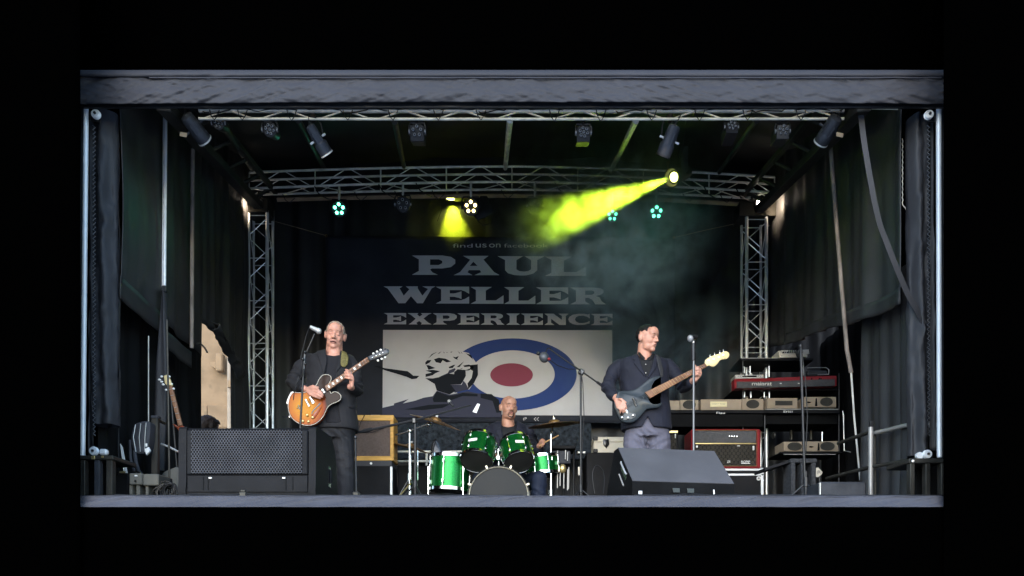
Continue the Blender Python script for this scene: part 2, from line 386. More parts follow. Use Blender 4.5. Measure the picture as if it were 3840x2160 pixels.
def hexgrid(name, pitch, hole, plate, dark, ratio, rough=.5):
    m, n, l, b = node_mat(name)
    tc = n.new('ShaderNodeTexCoord'); sp = n.new('ShaderNodeSeparateXYZ'); l.new(tc.outputs['Object'], sp.inputs[0])
    def mth(op, a, b_=None, c=None):
        q = n.new('ShaderNodeMath'); q.operation = op
        for i, x in enumerate((a, b_, c)):
            if x is None: continue
            if isinstance(x, (int, float)): q.inputs[i].default_value = x
            else: l.new(x, q.inputs[i])
        return q.outputs[0]
    ds = []
    for ph in (0.0, 0.5):
        fx = mth('SUBTRACT', mth('FRACT', mth('ADD', mth('DIVIDE', sp.outputs['X'], pitch), 100 + ph)), .5)
        fz = mth('SUBTRACT', mth('FRACT', mth('ADD', mth('DIVIDE', sp.outputs['Z'], pitch * ratio), 100 + ph)), .5)
        ds.append(mth('ADD', mth('MULTIPLY', fx, fx), mth('MULTIPLY', mth('MULTIPLY', fz, ratio), mth('MULTIPLY', fz, ratio))))
    d = mth('SQRT', mth('MINIMUM', ds[0], ds[1]))
    mr = n.new('ShaderNodeMapRange'); mr.inputs[1].default_value = hole - .04; mr.inputs[2].default_value = hole + .04; l.new(d, mr.inputs[0])
    nn = n.new('ShaderNodeTexNoise'); nn.inputs['Scale'].default_value = 6; l.new(tc.outputs['Object'], nn.inputs[0])
    r2 = n.new('ShaderNodeMapRange'); r2.inputs[1].default_value = .3; r2.inputs[2].default_value = .7; r2.inputs[3].default_value = .75; r2.inputs[4].default_value = 1.25; l.new(nn.outputs[0], r2.inputs[0])
    mx = n.new('ShaderNodeMix'); mx.data_type = 'RGBA'; l.new(mr.outputs[0], mx.inputs[0]); mx.inputs[6].default_value = (*dark, 1); mx.inputs[7].default_value = (*plate, 1)
    vm = n.new('ShaderNodeVectorMath'); vm.operation = 'SCALE'; l.new(mx.outputs[2], vm.inputs[0]); l.new(r2.outputs[0], vm.inputs['Scale'])
    l.new(vm.outputs[0], b.inputs['Base Color']); b.inputs['Roughness'].default_value = rough; b.inputs['Specular IOR Level'].default_value = .06
    bp = n.new('ShaderNodeBump'); bp.inputs['Strength'].default_value = .8; bp.inputs['Distance'].default_value = .003; l.new(mr.outputs[0], bp.inputs['Height']); l.new(bp.outputs[0], b.inputs['Normal'])
hexgrid('grille', .0185, .35, (.055, .055, .062), (.003, .003, .003), 1.5)
hexgrid('diamond', .042, .40, (.018, .017, .016), (.04, .036, .03), 1.4, .85)
hexgrid('speaker_mesh', .012, .30, (.085, .08, .07), (.02, .02, .02), 1.4, .8)
# ================================================================== setting
g = MB().add([(-400, -400, -2.0), (400, -400, -2.0), (400, 400, -2.0), (-400, 400, -2.0)], [(0, 1, 2, 3)]).build('ground', 'ground', None, 0); tag(g, kind='structure')
fl = MB().bbox((-3.6, 0.0, -.12), (4.0, 4.6, 0.0), .004).build('stage_floor', 'deck'); tag(fl, kind='structure')
pl = MB().bbox((-4.9, 2.2, -.47), (-3.62, 4.6, -.35), .004); 
for x in (-4.8, -3.75):
    for y in (2.3, 4.5): pl.bbox((x - .04, y - .04, -2.0), (x + .04, y + .04, -.47))
one('side_platform', pl, 'deck', 'low black access platform beside the stage wall', 'platform')
# --- black drapes added to fill the dark surround of the stage front
def drape(name, x0, x1, z0, z1, Y, amp, per, label, cat, m='molton', seed=0, n=60):
    mb = MB()
    def fn(u, v):
        x = x0 + (x1 - x0) * u; e = min(1, u * (x1 - x0) / .08, (1 - u) * (x1 - x0) / .08)
        return Vector((x, Y + amp * (math.sin(x * per + seed) + .6 * nz(x * 4 + seed, v * 2)) * e, z0 + (z1 - z0) * v))
    mb.sheet(fn, n, 14); return one(name, mb, m, label, cat, solid=.004)
YW = -.08
xl, xr = (300 - 1920) / S(YW), (3540 - 1920) / S(YW)
drape('added_wing_drape', -5.2, xl, -2.0, 3.8, YW, .02, 14, 'added plain black molton wing drape beside the sandstone building end of the stage', 'drape')
drape('added_wing_drape', xr, 5.2, -2.0, 3.8, YW, .02, 14, 'added plain black molton wing drape beside the handrail end of the stage', 'drape', seed=2)
drape('added_header_drape', -2.95, 2.95, Zp(264, .34), 3.7, .34, .006, 5, 'added plain black header drape above the grey roof valance', 'drape', n=40)
drape('added_skirt', -2.9, 2.9, -2.0, Zp(1902, -.045), -.045, .006, 9, 'added plain black skirt hanging below the grey stage edge cloth', 'skirt', n=60)
for sx, y1, lab in ((-1, 1.75, 'added black side drape closing off the sky behind the hanging bag'), (1, 4.6, 'added black side drape closing off the sky behind the handrail')):
    mb = MB(); mb.sheet(lambda u, v: Vector((sx * ((3.12 if sx < 0 else 3.95) + .02 * math.sin(u * 40)), -.05 + (y1 + .05) * u, -.4 + 6.2 * v)), 60, 8)
    one('added_side_drape', mb, 'molton', lab, 'drape', solid=.004)  # added sheets that shut out the sky past the side walls
# --- grey valance along the roof edge
YV = .30
va = thing('roof_valance', 'grey wrinkled fabric valance along the front edge of the stage roof', 'valance', P(1920, 390, YV))
def vlow(x): return 382 + 9 * ((abs(x - 1980)) / 1650.0) ** 2.2 + 2 * nz(x * .004)
def vfn(u, v):
    x = 285 + u * 3270; yb = vlow(x); y = yb + (291 - yb) * v
    edge = max(0, 1 - (x - 300) / 700) * 1.1 + max(0, 1 - (3540 - x) / 520) * 1.0
    w = .010 * nz(x * .010 + y * .02, y * .03) + .006 * nz(x * .03 - y * .05, y * .05, 4) + .0045 * abs(nz(x * .018 + y * .045, 2)) 
    d = (x + y * 2.2) if x < 1900 else (x - y * 3.0)
    w += edge * (.013 * nz(d * .014, y * .006, 3) + .007 * nz(d * .035, 7)) + .006 * abs(nz(d * .022, y * .012, 9)) ** .7
    w += .0035 * abs(nz(d * .05, y * .03, 11)) + .002 * nz(x * .08, y * .09, 3)
    return P(x, y, YV - .02 - w - .02 * (1 - v) * math.sin(v * 3.1))
MB().sheet(vfn, 420, 26).build('cloth', 'valance', va, 60, solid=.004)
rl = MB()
def rfn(u, v):
    x = 285 + u * 3270; a = -1.2 + v * 2.6; c = P(x, 277, YV); r = 17 / S(YV)
    bump_ = 1 + .10 * nz(x * .006, v * 1.2) + (.25 * nz(x * .02 - v, v) if x < 900 else 0)
    return P(x, 277 - 15 * math.sin(a), YV - .012 - math.cos(a) * r * 1.1 * bump_)
rl.sheet(rfn, 300, 10); rl.build('rolled_edge', 'valance', va, 60, solid=.004)
MB().tube([P(x, 291 + 1.2 * nz(x * .01), YV - .036) for x in range(560, 3556, 30)], .0035, 6).build('piping', 'lip', va)
MB().bbox(P(285, 402, .315), P(3555, 380, .335), .003).build('valance_shadow_strip', 'black_metal', va)  # dark strip standing in for the shadow gap under the valance
# --- grey cloth on the stage edge
def lfn(u, v):
    x = 285 + 3270 * u; y0 = 1862 + (10 * max(0, nz(x * .004 + 3)) if x < 1500 else 3 * nz(x * .01)); y = 1903 + (y0 - 1903) * v
    d = x + (y - 1862) * 5
    p = P(x, y, -.01); p.y = -.015 - .010 * nz(d * .012, y * .01) - .006 * abs(nz(x * .03 + y * .06, 5)) - (.03 * (1 - v) ** 2); return p
lp = thing('stage_edge_cloth', 'creased grey cloth covering the front edge of the stage', 'cloth', P(1920, 1900, 0))
MB().sheet(lfn, 400, 10).build('cloth', 'lip', lp, 60, solid=.003)
MB().tube([P(x, 1861.5 + 1.5 * nz(x * .01), -.012) for x in range(290, 3550, 40)], .005, 6).build('edge_strip', 'lip', lp)
# --- side walls, back wall, roof
def WX(Y): return 2.73 + (Y - .5) * .06
def wall_sheet(side, Y0, Y1, zlo, zhi, off, amp, seed, nu=90, nv=24, per=9.0, noise_a=.02, spread=0.0):
    mb = MB()
    def fn(u, v):
        Y = Y0 + (Y1 - Y0) * u; zl = zlo(Y) if callable(zlo) else zlo; zh = zhi(Y) if callable(zhi) else zhi; z = zl + (zh - zl) * v
        f = amp * (math.sin(Y * per + 1.5 * nz(Y * 1.3, seed)) + .6 * math.sin(Y * per * 2.3 + seed)) * (.45 + .55 * (1 - v)) + noise_a * nz(Y * 3, z * 1.2, seed)
        return Vector((side * (WX(Y) + off + f + spread * (1 - v)), Y, z))
    mb.sheet(fn, nu, nv); return mb
def roofz(Y): return Zp(400, .75) + (Y - .75) * (4.35 - Zp(400, .75)) / (4.2 - .75)
lw = thing('side_tarpaulin', 'black tarpaulin stage wall with a rolled gap showing sandstone behind', 'tarpaulin', (-2.75, .5, 0))
wall_sheet(-1, .5, 2.06, 1.55, lambda Y: roofz(Y) + .42, 0, .014, 1).build('upper_sheet', 'tarp', lw, 60, solid=.004)
wall_sheet(-1, 2.06, 4.2, lambda Y: 1.86 + .03 * nz(Y * 4) - .12 * max(0, Y - 2.4) if Y < 2.9 else 0.02, lambda Y: roofz(Y) + .42, 0, .02, 4, nu=150, per=13).build('rear_sheet', 'tarp', lw, 60, solid=.004)
wall_sheet(-1, .5, 1.22, 1.44, 1.60, -.012, .004, 1, nv=4).build('hem', 'tarp', lw, 60, solid=.006)
wall_sheet(-1, 1.30, 1.78, 1.36, 1.50, -.008, .004, 1, nv=4).build('hem', 'tarp', lw, 60, solid=.006)
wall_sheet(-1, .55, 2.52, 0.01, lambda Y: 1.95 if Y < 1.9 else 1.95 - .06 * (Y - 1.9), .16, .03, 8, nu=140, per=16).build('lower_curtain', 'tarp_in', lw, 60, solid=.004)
# the lifted flap over the gap
fm = MB()
def flapfn(u, v):
    Y = 2.16 + .78 * u; z = 1.86 - .16 * u - .13 * v * (0.6 + .6 * u) + .03 * nz(u * 6, v * 3)
    return Vector((-(WX(Y) - .05 - .07 * math.sin(v * 3.1) - .03 * nz(u * 9, v * 4, 2)), Y, z + .05))
fm.sheet(flapfn, 36, 10); fm.build('bunched_flap', 'tarp', lw, 60, solid=.006)
rw = thing('side_tarpaulin', 'black tarpaulin stage wall with stitched hem beside the handrail', 'tarpaulin', (2.75, .5, 0))
def rh(Y): return 1.394 + .243 * (Y - .5) + .012 * math.sin(Y * 4)
wall_sheet(1, .5, 4.2, rh, lambda Y: roofz(Y) + .42, 0, .022, 5, nu=200, per=10).build('upper_sheet', 'tarp', rw, 60, solid=.004)
wall_sheet(1, .5, 3.0, lambda Y: rh(Y) - .005, lambda Y: rh(Y) + .11, -.018, .012, 5, nv=4, per=10).build('hem', 'tarp', rw, 60, solid=.006)
wall_sheet(1, .55, 1.42, 0.01, 1.75, .10, .035, 2, nu=80, per=17).build('lower_curtain', 'tarp', rw, 60, solid=.004)
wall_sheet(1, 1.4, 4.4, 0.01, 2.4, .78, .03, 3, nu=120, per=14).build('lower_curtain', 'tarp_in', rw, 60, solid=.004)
bk = MB()
def bfn(u, v):
    x = -3.1 + 7.05 * u; z = .02 + 4.98 * v
    f = .030 * math.sin(x * 11 + 2 * nz(x * 1.5, 3)) + .018 * math.sin(x * 27 + 4 * nz(x)) + .03 * nz(x * 3, z * .8, 2)
    if abs(x) < 1.9: f *= .35
    return Vector((x, 4.2 + f, z))
bk.sheet(bfn, 300, 24); one('backdrop', bk, 'tarp', 'black cloth backdrop hanging behind the band banner', 'backdrop', solid=.004, ang=60)
rf = thing('roof_canopy', 'black roof cloth stretched over the stage on sloping poles', 'canopy', (0, 2.5, 3.2))
def rofn(u, v):
    x = -3.05 + 6.1 * u; Y = .42 + 3.9 * v
    return Vector((x, Y, roofz(Y) + .12 + .22 * (1 - (x / 3.05) ** 2) - .03 * abs(math.sin(x * 3.3)) + .015 * nz(x * 2, Y * 2)))
MB().sheet(rofn, 90, 40).build('cloth', 'roofcloth', rf, 60, solid=.005)
for (a, b, m) in (((1480, 455), (1516, 632), 'steel_dark'), ((1912, 450), (1895, 630), 'alu_dull'), ((2385, 452), (2292, 640), 'alu_dull'), ((2838, 450), (2690, 655), 'steel_dark'), ((1118, 450), (1216, 632), 'steel_dark'), ((836, 470), (948, 640), 'steel_dark')):
    pa, pb = P(*a, .95), P(*b, 3.25); MB().cyl(pa, pb, .024, n=10).build('roof_pole', m, rf)
# outer trailer pieces above the side walls
for sx in (-1, 1):
    be = thing('roof_side_beam', 'dark ladder shaped roof beam running back to the tower ' + ('beside the guitarist' if sx < 0 else 'above the keyboard rack'), 'beam', (sx * 2.6, 2, 3))
    A, B = ((612, 395), (968, 770)) if sx < 0 else ((3242, 395), (2848, 785))
    p0, p1 = P(*A, .55), P(*B, 3.3); q0, q1 = p0 + Vector((-sx * .20, .02, .17)), p1 + Vector((-sx * .16, .02, .14))
    d = (p1 - p0).normalized(); up = Vector((0, 0, 1)); sd_ = d.cross(up).normalized(); M3 = Matrix((sd_, d, sd_.cross(d))).transposed()
    MB().box((p0 + p1) / 2, (.10, (p1 - p0).length, .075), M3, .006).build('rail', 'steel_dark', be)
    MB().box((q0 + q1) / 2, (.05, (q1 - q0).length, .05), M3, .006).build('rail', 'steel_dark', be)
    for t in (.18, .36, .54, .72, .9):
        MB().cyl(p0.lerp(p1, t), q0.lerp(q1, t + .04), .018, n=8).build('rung', 'steel_dark', be)
# --- sandstone building seen through the gap
bd = thing('sandstone_building', 'tan sandstone building with drainpipe seen through the gap in the tarpaulin', 'building', (-6, 8.5, -2.0))
MB().bbox((-11, 8.62, -2.0), (-2.6, 14, 7.0)).build('wall', 'sandstone', bd)
bl = MB().bbox((-.348, 0, -.198), (.348, .12, .198), .012).build('stone_block', 'sandstone'); first = True
for r_ in range(4, 12):
    z = -1.8 + .4 * r_
    for c_ in range(6):
        x = -6.9 + .7 * c_ + (.35 if r_ % 2 else 0)
        o = bl if first else bl.copy()
        if not first: col.objects.link(o)
        first = False; o.parent = bd; o.location = Vector((x, 8.5 + .008 * nz(x * 3, z * 3), z)) - ORIG[bd]
def B8(px, py): return P(px, py, 8.46)
MB().prism([B8(*p) for p in ((788, 1357), (818, 1357), (826, 1366), (826, 1374), (805, 1380), (790, 1372))], [B8(*p) + Vector((0, .2, 0)) for p in ((788, 1357), (818, 1357), (826, 1366), (826, 1374), (805, 1380), (790, 1372))]).build('stone_corbel', 'sandstone', bd)
MB().bbox(P(806, 1390, 8.4), P(842, 1330, 8.5) + Vector((0, .05, 0)), .02).build('stone_moulding', 'sandstone', bd)
dp = MB().tube([P(862, 1200, 8.3), P(862, 1720, 8.3)], .045, 12); dpo = dp.build('drainpipe', 'tan_box', bd)
MB().bbox(P(853, 1452, 8.22), P(885, 1440, 8.45)).build('pipe_bracket', 'sandstone', dpo)
# ================================================================== trusses, towers, posts
def truss_px(name, label, chords, nb, rch, rbr, m, pairs, verticals=()):
    """chords: functions t-> world point"""
    t_ = thing(name, label, 'truss', chords[0](.5))
    for c in chords: MB().tube([c(i / 24) for i in range(25)], rch, 10).build('chord', m, t_)
    for (a, b) in pairs:
        for i in range(nb):
            t0, t1, t2 = (i + .06) / nb, (i + .5) / nb, (i + .94) / nb
            MB().cyl(chords[b](t0), chords[a](t1 - .03 / nb), rbr, n=6).build('brace', m, t_)
            MB().cyl(chords[a](t1 + .03 / nb), chords[b](t2), rbr, n=6).build('brace', m, t_)
    for (a, b) in verticals:
        for i in range(nb + 1): MB().cyl(chords[a](min(1, i / nb)), chords[b](min(1, i / nb)), rbr * 1.5, n=6).build('upright', m, t_)
    return t_
def ft(y, Y, x0=745, x1=3165): return lambda t: P(x0 + (x1 - x0) * t, y + 1.5 * math.sin(t * 3), Y)
front_truss = truss_px('lighting_truss', 'straight silver lighting truss just under the roof edge', [ft(414, .75), ft(445, .75), ft(418, 1.0)], 11, .010, .0048, 'alu_dull', [(0, 1), (2, 1)])
def arch(yc, drop_l, drop_r, Y, x0=935, x1=2905):
    def f(t):
        x = x0 + (x1 - x0) * t; d = (x - 1900); dr = drop_l if d < 0 else drop_r
        return P(x, yc + dr * (abs(d) / 1000.0) ** 1.7, Y)
    return f
back_truss = truss_px('arched_truss', 'arched silver box truss carrying lamps in front of the backdrop', [arch(624, 24, 40, 3.1), arch(682, 27, 40, 3.1), arch(653, 26, 38, 3.42), arch(711, 22, 38, 3.42)], 8, .0125, .005, 'alu_dull', [(0, 1), (2, 3), (3, 1)], [(0, 1), (2, 3), (1, 3)])
for i in range(8):
    pass
bb = MB(); ac = arch(733, 20, 40, 3.5, 1040, 2800)
bb.tube([ac(i / 24) for i in range(25)], .026, 4); bo = bb.build('timber_batten', 'board', back_truss)
for i, x in enumerate((1180, 1420, 1560, 2080, 2230, 2390, 2640, 2760)):
    y = 690 + 30 * (abs(x - 1900) / 1000) ** 1.7
    MB().tube([P(x, y - 8, 3.07), P(x + 14, y + 18, 3.06), P(x + 40, y + 34 + 5 * nz(i), 3.2), P(x + 60, y + 44, 3.4)], .006, 6).build('cable_loop', 'cable', back_truss)
for sx, xs, top, lab in ((-1, (932, 1002, 951, 1023), 790, 'silver lattice tower standing beside the gap to the sandstone building'), (1, (2800, 2874, 2781, 2853), 805, 'silver lattice tower standing behind the keyboard rack')):
    Yf, Yr = 3.44, 3.62
    tw = thing('lattice_tower', lab, 'tower', PF((xs[0] + xs[1]) / 2, 3.5), 'lattice towers')
    ch = []
    for k, x in enumerate(xs):
        Y = Yf if k < 2 else Yr; zt = Zp(top, Y); ch.append((x, Y)); c = MB().cyl(PF(x, Y, .0), PF(x, Y, zt), .019 if k < 2 else .016, n=12).build('chord', 'alu', tw)
    ztop = Zp(top + 18, Yf); h = .47; i = 0
    while ztop - h * i > .05:
        z = ztop - h * i
        for (a, b) in ((0, 1), (2, 3)):
            pa, pb = PF(*ch[a]), PF(*ch[b]); q = lambda p, zz: Vector((p.x, p.y, zz))
            MB().cyl(q(pa, z), q(pb, z), .0055, n=6).build('rung', 'alu', tw)
            if b == 3: pa, pb = pb, pa
            z1, z2 = max(0.01, z - h * .5), max(0.01, z - h * .94)
            MB().cyl(q(pb, z - .03), q(pa, z1 + .01), .0055, n=6).build('brace', 'alu', tw)
            MB().cyl(q(pa, z1 - .01), q(pb, z2), .0055, n=6).build('brace', 'alu', tw)
        for (a, b) in ((0, 2), (1, 3)):
            pa, pb = PF(*ch[a]), PF(*ch[b]); MB().cyl(q(pa, z - .05), q(pb, z - .4), .0055, n=6).build('brace', 'alu', tw)
        i += 1
    MB().bbox(P(min(xs[0], xs[2]) - 8, top + 4, Yf - .03), P(max(xs[1], xs[3]) + 8, top - 6, Yr + .03), .004).build('head_plate', 'steel_dark', tw)
    x0 = xs[1] - 25 if sx < 0 else xs[0] + 18
    MB().cyl(P(x0, top, 3.5), P(x0, 715, 3.4), .03, n=10).build('head_post', 'steel_dark', tw)
    MB().bbox(PF(xs[0] - 30, Yf - .12), PF(xs[1] + 30, Yr + .12, .015)).build('base_plate', 'steel_dark', tw)
# --- front posts with pulleys and sleeves
for sx in (-1, 1):
    xt, xb = (323, 310) if sx < 0 else (3520, 3523)
    side = 'beside the hanging bag' if sx < 0 else 'beside the handrail'
    po = thing('front_post', 'white aluminium front corner post ' + side, 'post', P(xb, 1700, .38))
    MB().cyl(P(xb, 1716, .38), P(xt, 392, .38), .0165, n=14).build('tube', 'alu_white', po)
    MB().cyl(P(xb - sx * 0 + (16 if sx > 0 else -14), 1716, .45), P(xt + (16 if sx > 0 else -14), 392, .45), .012, n=8).build('guide_rail', 'black_metal', po)
    for (x, y) in (((356, 424), (348, 1690)) if sx < 0 else ((3487, 426), (3481, 1702))):
        pu = MB().lathe([(.010, 0), (.026, 0), (.030, .006), (.024, .014), (.030, .022), (.026, .028), (.010, .028)], P(x, y, .33), (0, 1, 0), 20).build('pulley', 'alu_white', po)
        MB().cyl(P(x, y, .33) - Vector((0, .008, 0)), P(x, y, .33), .009, n=8).build('axle', 'black_metal', pu)
        MB().box(P(x + sx * 2, y + 14, .38), (.05, .02, .07), None, .004).build('bracket', 'black_metal', po)
    if sx < 0: MB().box(P(390, 1696, .36), (.05, .04, .04), None, .01).build('shackle', 'alu_white', po)
    else: MB().lathe([(.008, 0), (.024, 0), (.024, .02), (.008, .02)], P(3450, 1708, .36), (0, 1, 0), 16).build('shackle', 'alu_white', po)
    # sleeve curtain wrapped next to the post
    xa, xb2 = (356, 443) if sx < 0 else (3404, 3474)
    ytop, ybot = (432, 1596) if sx < 0 else (446, 1712)
    def sfn(u, v):
        a = 2 * math.pi * u; y = ybot + (ytop - ybot) * v; c = P((xa + xb2) / 2 + 3 * nz(v * 6, sx), y, .50); r = (xb2 - xa) / 2 / S(.5)
        f = 1 + .45 * math.sin(a * 4 + v * 3 + sx) * (.6 + .6 * nz(v * 5, sx)) + .25 * nz(a * 2, v * 14) + .16 * nz(a, v * 40)
        return Vector((c.x + r * math.cos(a) * (1 + .12 * nz(a, v * 9) + .05 * nz(a * 2, v * 45)), .50 + .07 * math.sin(a) * f, c.z))
    sv = one('rolled_curtain', MB().sheet(sfn, 44, 120), 'sleeve', 'dark grey curtain rolled up against the front post ' + side, 'curtain', 'rolled curtains by the posts', ang=70)
    # narrow strip of cloth and lacing between post and roll
    xs0, xs1 = (330, 352) if sx < 0 else (3488, 3508)
    def tfn(u, v):
        y = 1690 + (452 - 1690) * v; p = P(xs0 + (xs1 - xs0) * u, y, .46); p.y += .01 * math.sin(u * 5 + v * 3) + .012 * nz(u * 3, v * 12); return p
    sp = thing('laced_strip', 'narrow grey cloth strip with black lacing painted highlight grey along the front post ' + side, 'cloth strip', P(xs0, 1690, .46), 'laced strips by the posts')
    MB().sheet(tfn, 6, 70).build('cloth', 'sleeve', sp, 60, solid=.003)
    xl_ = 353 if sx < 0 else 3482; pts = []
    y = 470
    while y < 1640:
        pts += [(xl_ - 5, y), (xl_ + 5, y + 8)]; y += 17
    MB().tube([P(x + 3 * nz(y * .01), y, .43) for x, y in pts], .0034, 5).build('lacing', 'stand_grey', sp)  # black lacing coloured grey to stand in for its highlights
# --- poles and straps along the side walls
one('tent_pole', MB().cyl(P(617, 1090, 1.15), P(622, 440, 1.15), .0115, n=12).cyl(P(612, 1090, 1.19), P(617, 420, 1.19), .012, n=8), 'alu_white', 'bright silver pole against the wall above the grey hanging sleeve', 'pole')
one('rusty_pole', MB().tube([P(719, 1306, 1.7), P(720, 1000, 1.7), P(722, 690, 1.7), P(723, 560, 1.65)], .0165, 10), 'rust', 'weathered brown pole against the tarpaulin beside the sandstone gap', 'pole')
one('rusty_pole', MB().tube([P(3192, 1398, 1.5), P(3176, 1311, 1.5), P(3154, 1050, 1.5), P(3132, 780, 1.5), P(3112, 520, 1.5)], .0165, 10), 'rust', 'weathered brown pole leaning against the tarpaulin near the keyboard', 'pole')
one('pole_foot_strap', MB().tube([P(3192, 1398, 1.5), P(3203, 1560, 1.5), P(3222, 1760, 1.5), P(3226, 1800, 1.5)], .008, 6), 'alu_dull', 'thin pale rod continuing below the leaning brown pole', 'rod')
bs_ = thing('hanging_sleeve', 'dark grey folded cloth sleeve hanging below the silver pole', 'sleeve', P(610, 1700, 1.1))
def slfn(u, v):
    a = 2 * math.pi * u; y = 1765 + (1080 - 1765) * v; k = 1 - v
    xc = 617 - 23 * k ** 1.2; hw = (7 + 16 * min(1, k * 2.2)) / S(1.1); c = P(xc, y, 1.1)
    return Vector((c.x + hw * math.cos(a), 1.1 + .03 * math.sin(a) * (1 + .3 * math.sin(a * 3 + v * 5)), c.z))
MB().sheet(slfn, 28, 50).build('cloth', 'sleeve', bs_, 50)
MB().box(P(617, 1084, 1.08), (.035, .03, .05), None, .006).build('clip', 'black_metal', bs_)
def strap(name, pts, Y, w_, m, label, th=.004, cat='strap'):
    q = crom([(*p, 0) for p in pts], 6, False); mb = MB(); vs = []; fs = []
    for i, p in enumerate(q):
        a = Vector(q[min(i + 1, len(q) - 1)][:2]) - Vector(q[max(0, i - 1)][:2]); n_ = Vector((-a.y, a.x)).normalized() * w_ / 2
        for (dx, dy) in ((0, 0), (0, th)):
            for sgn in (-1, 1): pp = P(p[0] + n_.x * sgn, p[1] + n_.y * sgn, Y); pp.y += dy; vs.append(pp)
    for i in range(len(q) - 1):
        b = i * 4; fs += [(b, b + 1, b + 5, b + 4), (b + 2, b + 6, b + 7, b + 3), (b, b + 4, b + 6, b + 2), (b + 1, b + 3, b + 7, b + 5)]
    mb.add(vs, fs); return one(name, mb, m, label, cat)
strap('webbing_strap', [(3229, 432), (3245, 560), (3289, 800), (3327, 913), (3396, 1084), (3440, 1165), (3468, 1215)], .42, 21, 'sleeve', 'wide grey webbing strap curving down across the tarpaulin')
one('light_chain', MB().tube([P(3383 + 3 * (i % 2), 520 + i * 10, .62) if i < 26 else P(3395 + (i - 26) * .95 + 3 * (i % 2), 780 + (i - 26) * 10, .60) for i in range(60)], .0035, 5), 'alu_dull', 'pale beaded chain hanging in front of the rolled curtain', 'chain')
one('curtain_cord', MB().tube([P(446, 470, .6), P(447, 900, .6), P(444, 1300, .6), P(445, 1780, .6)], .005, 6), 'black_metal', 'thin dark rod standing at the edge of the rolled curtain', 'rod')
one('wall_rod', MB().cyl(P(557, 1260, 1.0), P(557, 1590, 1.0), .004, n=6), 'alu_dull', 'thin pale rod hanging above the black bag', 'rod')
one('top_rail', MB().cyl(P(456, 404, .62), P(606, 404, .62), .007, n=8), 'alu_dull', 'short pale rail under the roof by the hanging sleeve pole', 'rail')
one('top_rail', MB().cyl(P(3255, 405, .62), P(3375, 409, .62), .007, n=8), 'alu_dull', 'short pale rail under the roof by the webbing strap', 'rail')
one('hook', MB().tube([P(735, 1290, 1.75), P(752, 1288, 1.75), P(768, 1305, 1.75), P(778, 1322, 1.75)], .008, 6), 'steel_dark', 'bent steel hook on the wall beside the sandstone gap', 'hook')
one('tie_cord', MB().tube([P(1222, 883, 3.9), P(1120, 855, 3.6), P(1023, 828, 3.6)], .003, 5), 'board', 'thin cord tying the banner corner to the guitarist side tower', 'cord')
one('tie_cord', MB().tube([P(2527, 891, 3.9), P(2650, 862, 3.6), P(2782, 834, 3.6)], .003, 5), 'board', 'thin cord tying the banner corner to the keyboard side tower', 'cord')
# ================================================================== lamps
def par_can(px, py, Y, r, label, nl=5, lens='lens_off', drop=40, yaw=0.0, pitch=.35, hood=False, truss_y=None):
    """round LED can: housing, yoke, clamp, lenses"""
    c = P(px, py, Y); t_ = thing('led_par_lamp', label, 'stage lamp', c)
    ax = Vector((math.sin(yaw), -math.cos(yaw) * math.cos(pitch), -math.sin(pitch))).normalized()
    side = ax.cross(Vector((0, 0, 1))).normalized(); up = side.cross(ax)
    bo_ = MB().lathe([(r * .55, -.15), (r * .8, -.13), (r * .95, -.05), (r, 0), (r, .012), (r * .9, .014), (r * .88, .004), (.001, .004)], c, ax, 24)
    h_ = bo_.build('housing', 'black_metal', t_)
    if hood:
        MB().prism([c + side * x * r * .95 + up * z * r + ax * .02 for x, z in ((-1, .7), (1, .7), (1, -1.25), (-1, -1.25))], [c + side * x * r * .9 + up * z * r - ax * .12 for x, z in ((-1, .7), (1, .7), (1, -1.25), (-1, -1.25))], .004).build('box_housing', 'black_metal', t_)
    pos = [(0.0, 0.0)] if nl in (4, 6, 7) else []
    k = nl - len(pos)
    for i in range(k): a = 2 * math.pi * (i + .25) / k; pos.append((math.cos(a) * .56, math.sin(a) * .56))
    for (a, b) in pos:
        q = c + side * a * r + up * b * r + ax * (.022 if hood else .006)
        le = MB().lathe([(r * .20, 0), (r * .20, .008), (r * .13, .012), (.001, .013)], q, ax, 14).build('lens', lens, t_)
        if lens == 'lens_off': MB().lathe([(r * .12, .012), (r * .10, .016), (.001, .016)], q, ax, 10).build('lens_core', 'lens_dark', le)
    ty = truss_y if truss_y is not None else py - drop
    tp = P(px, ty, Y); d = tp.z - c.z - .05
    yk = [c + side * r * 1.12 - up * .02, c + side * r * 1.14 + Vector((0, 0, r * .7)), c + side * r * .95 + Vector((0, 0, r * 1.25)), c - side * r * .95 + Vector((0, 0, r * 1.25)), c - side * r * 1.14 + Vector((0, 0, r * .7)), c - side * r * 1.12 - up * .02]
    MB().tube(yk, .008, 6).build('yoke', 'black_metal', t_)
    for s_ in (1, -1): MB().cyl(c + side * r * 1.0 * s_, c + side * r * 1.2 * s_, .014, n=8).build('knob', 'lens_off' if lens == 'lens_off' else 'black_metal', t_)
    zc_ = c.z + r * 1.25
    MB().cyl(Vector((c.x, c.y, zc_ - .005)), Vector((tp.x, tp.y, max(tp.z, zc_ + .02))), .012, n=8).build('clamp', 'alu_dull' if Y > 2 else 'black_metal', t_)
    return t_, c, ax
par_can(820, 462, .80, .045, 'round lamp hung behind the steep can at the sleeve end of the straight truss', 7, truss_y=440)
par_can(1012, 486, .78, .05, 'round seven lens lamp on straight truss between two tubular spotlights', 7, truss_y=440)
par_can(1565, 494, .78, .052, 'square bodied lamp with five lenses on the straight truss', 5, hood=True, truss_y=440)
par_can(2188, 498, .78, .05, 'square bodied lamp with seven lenses on the straight truss', 7, hood=True, truss_y=440)
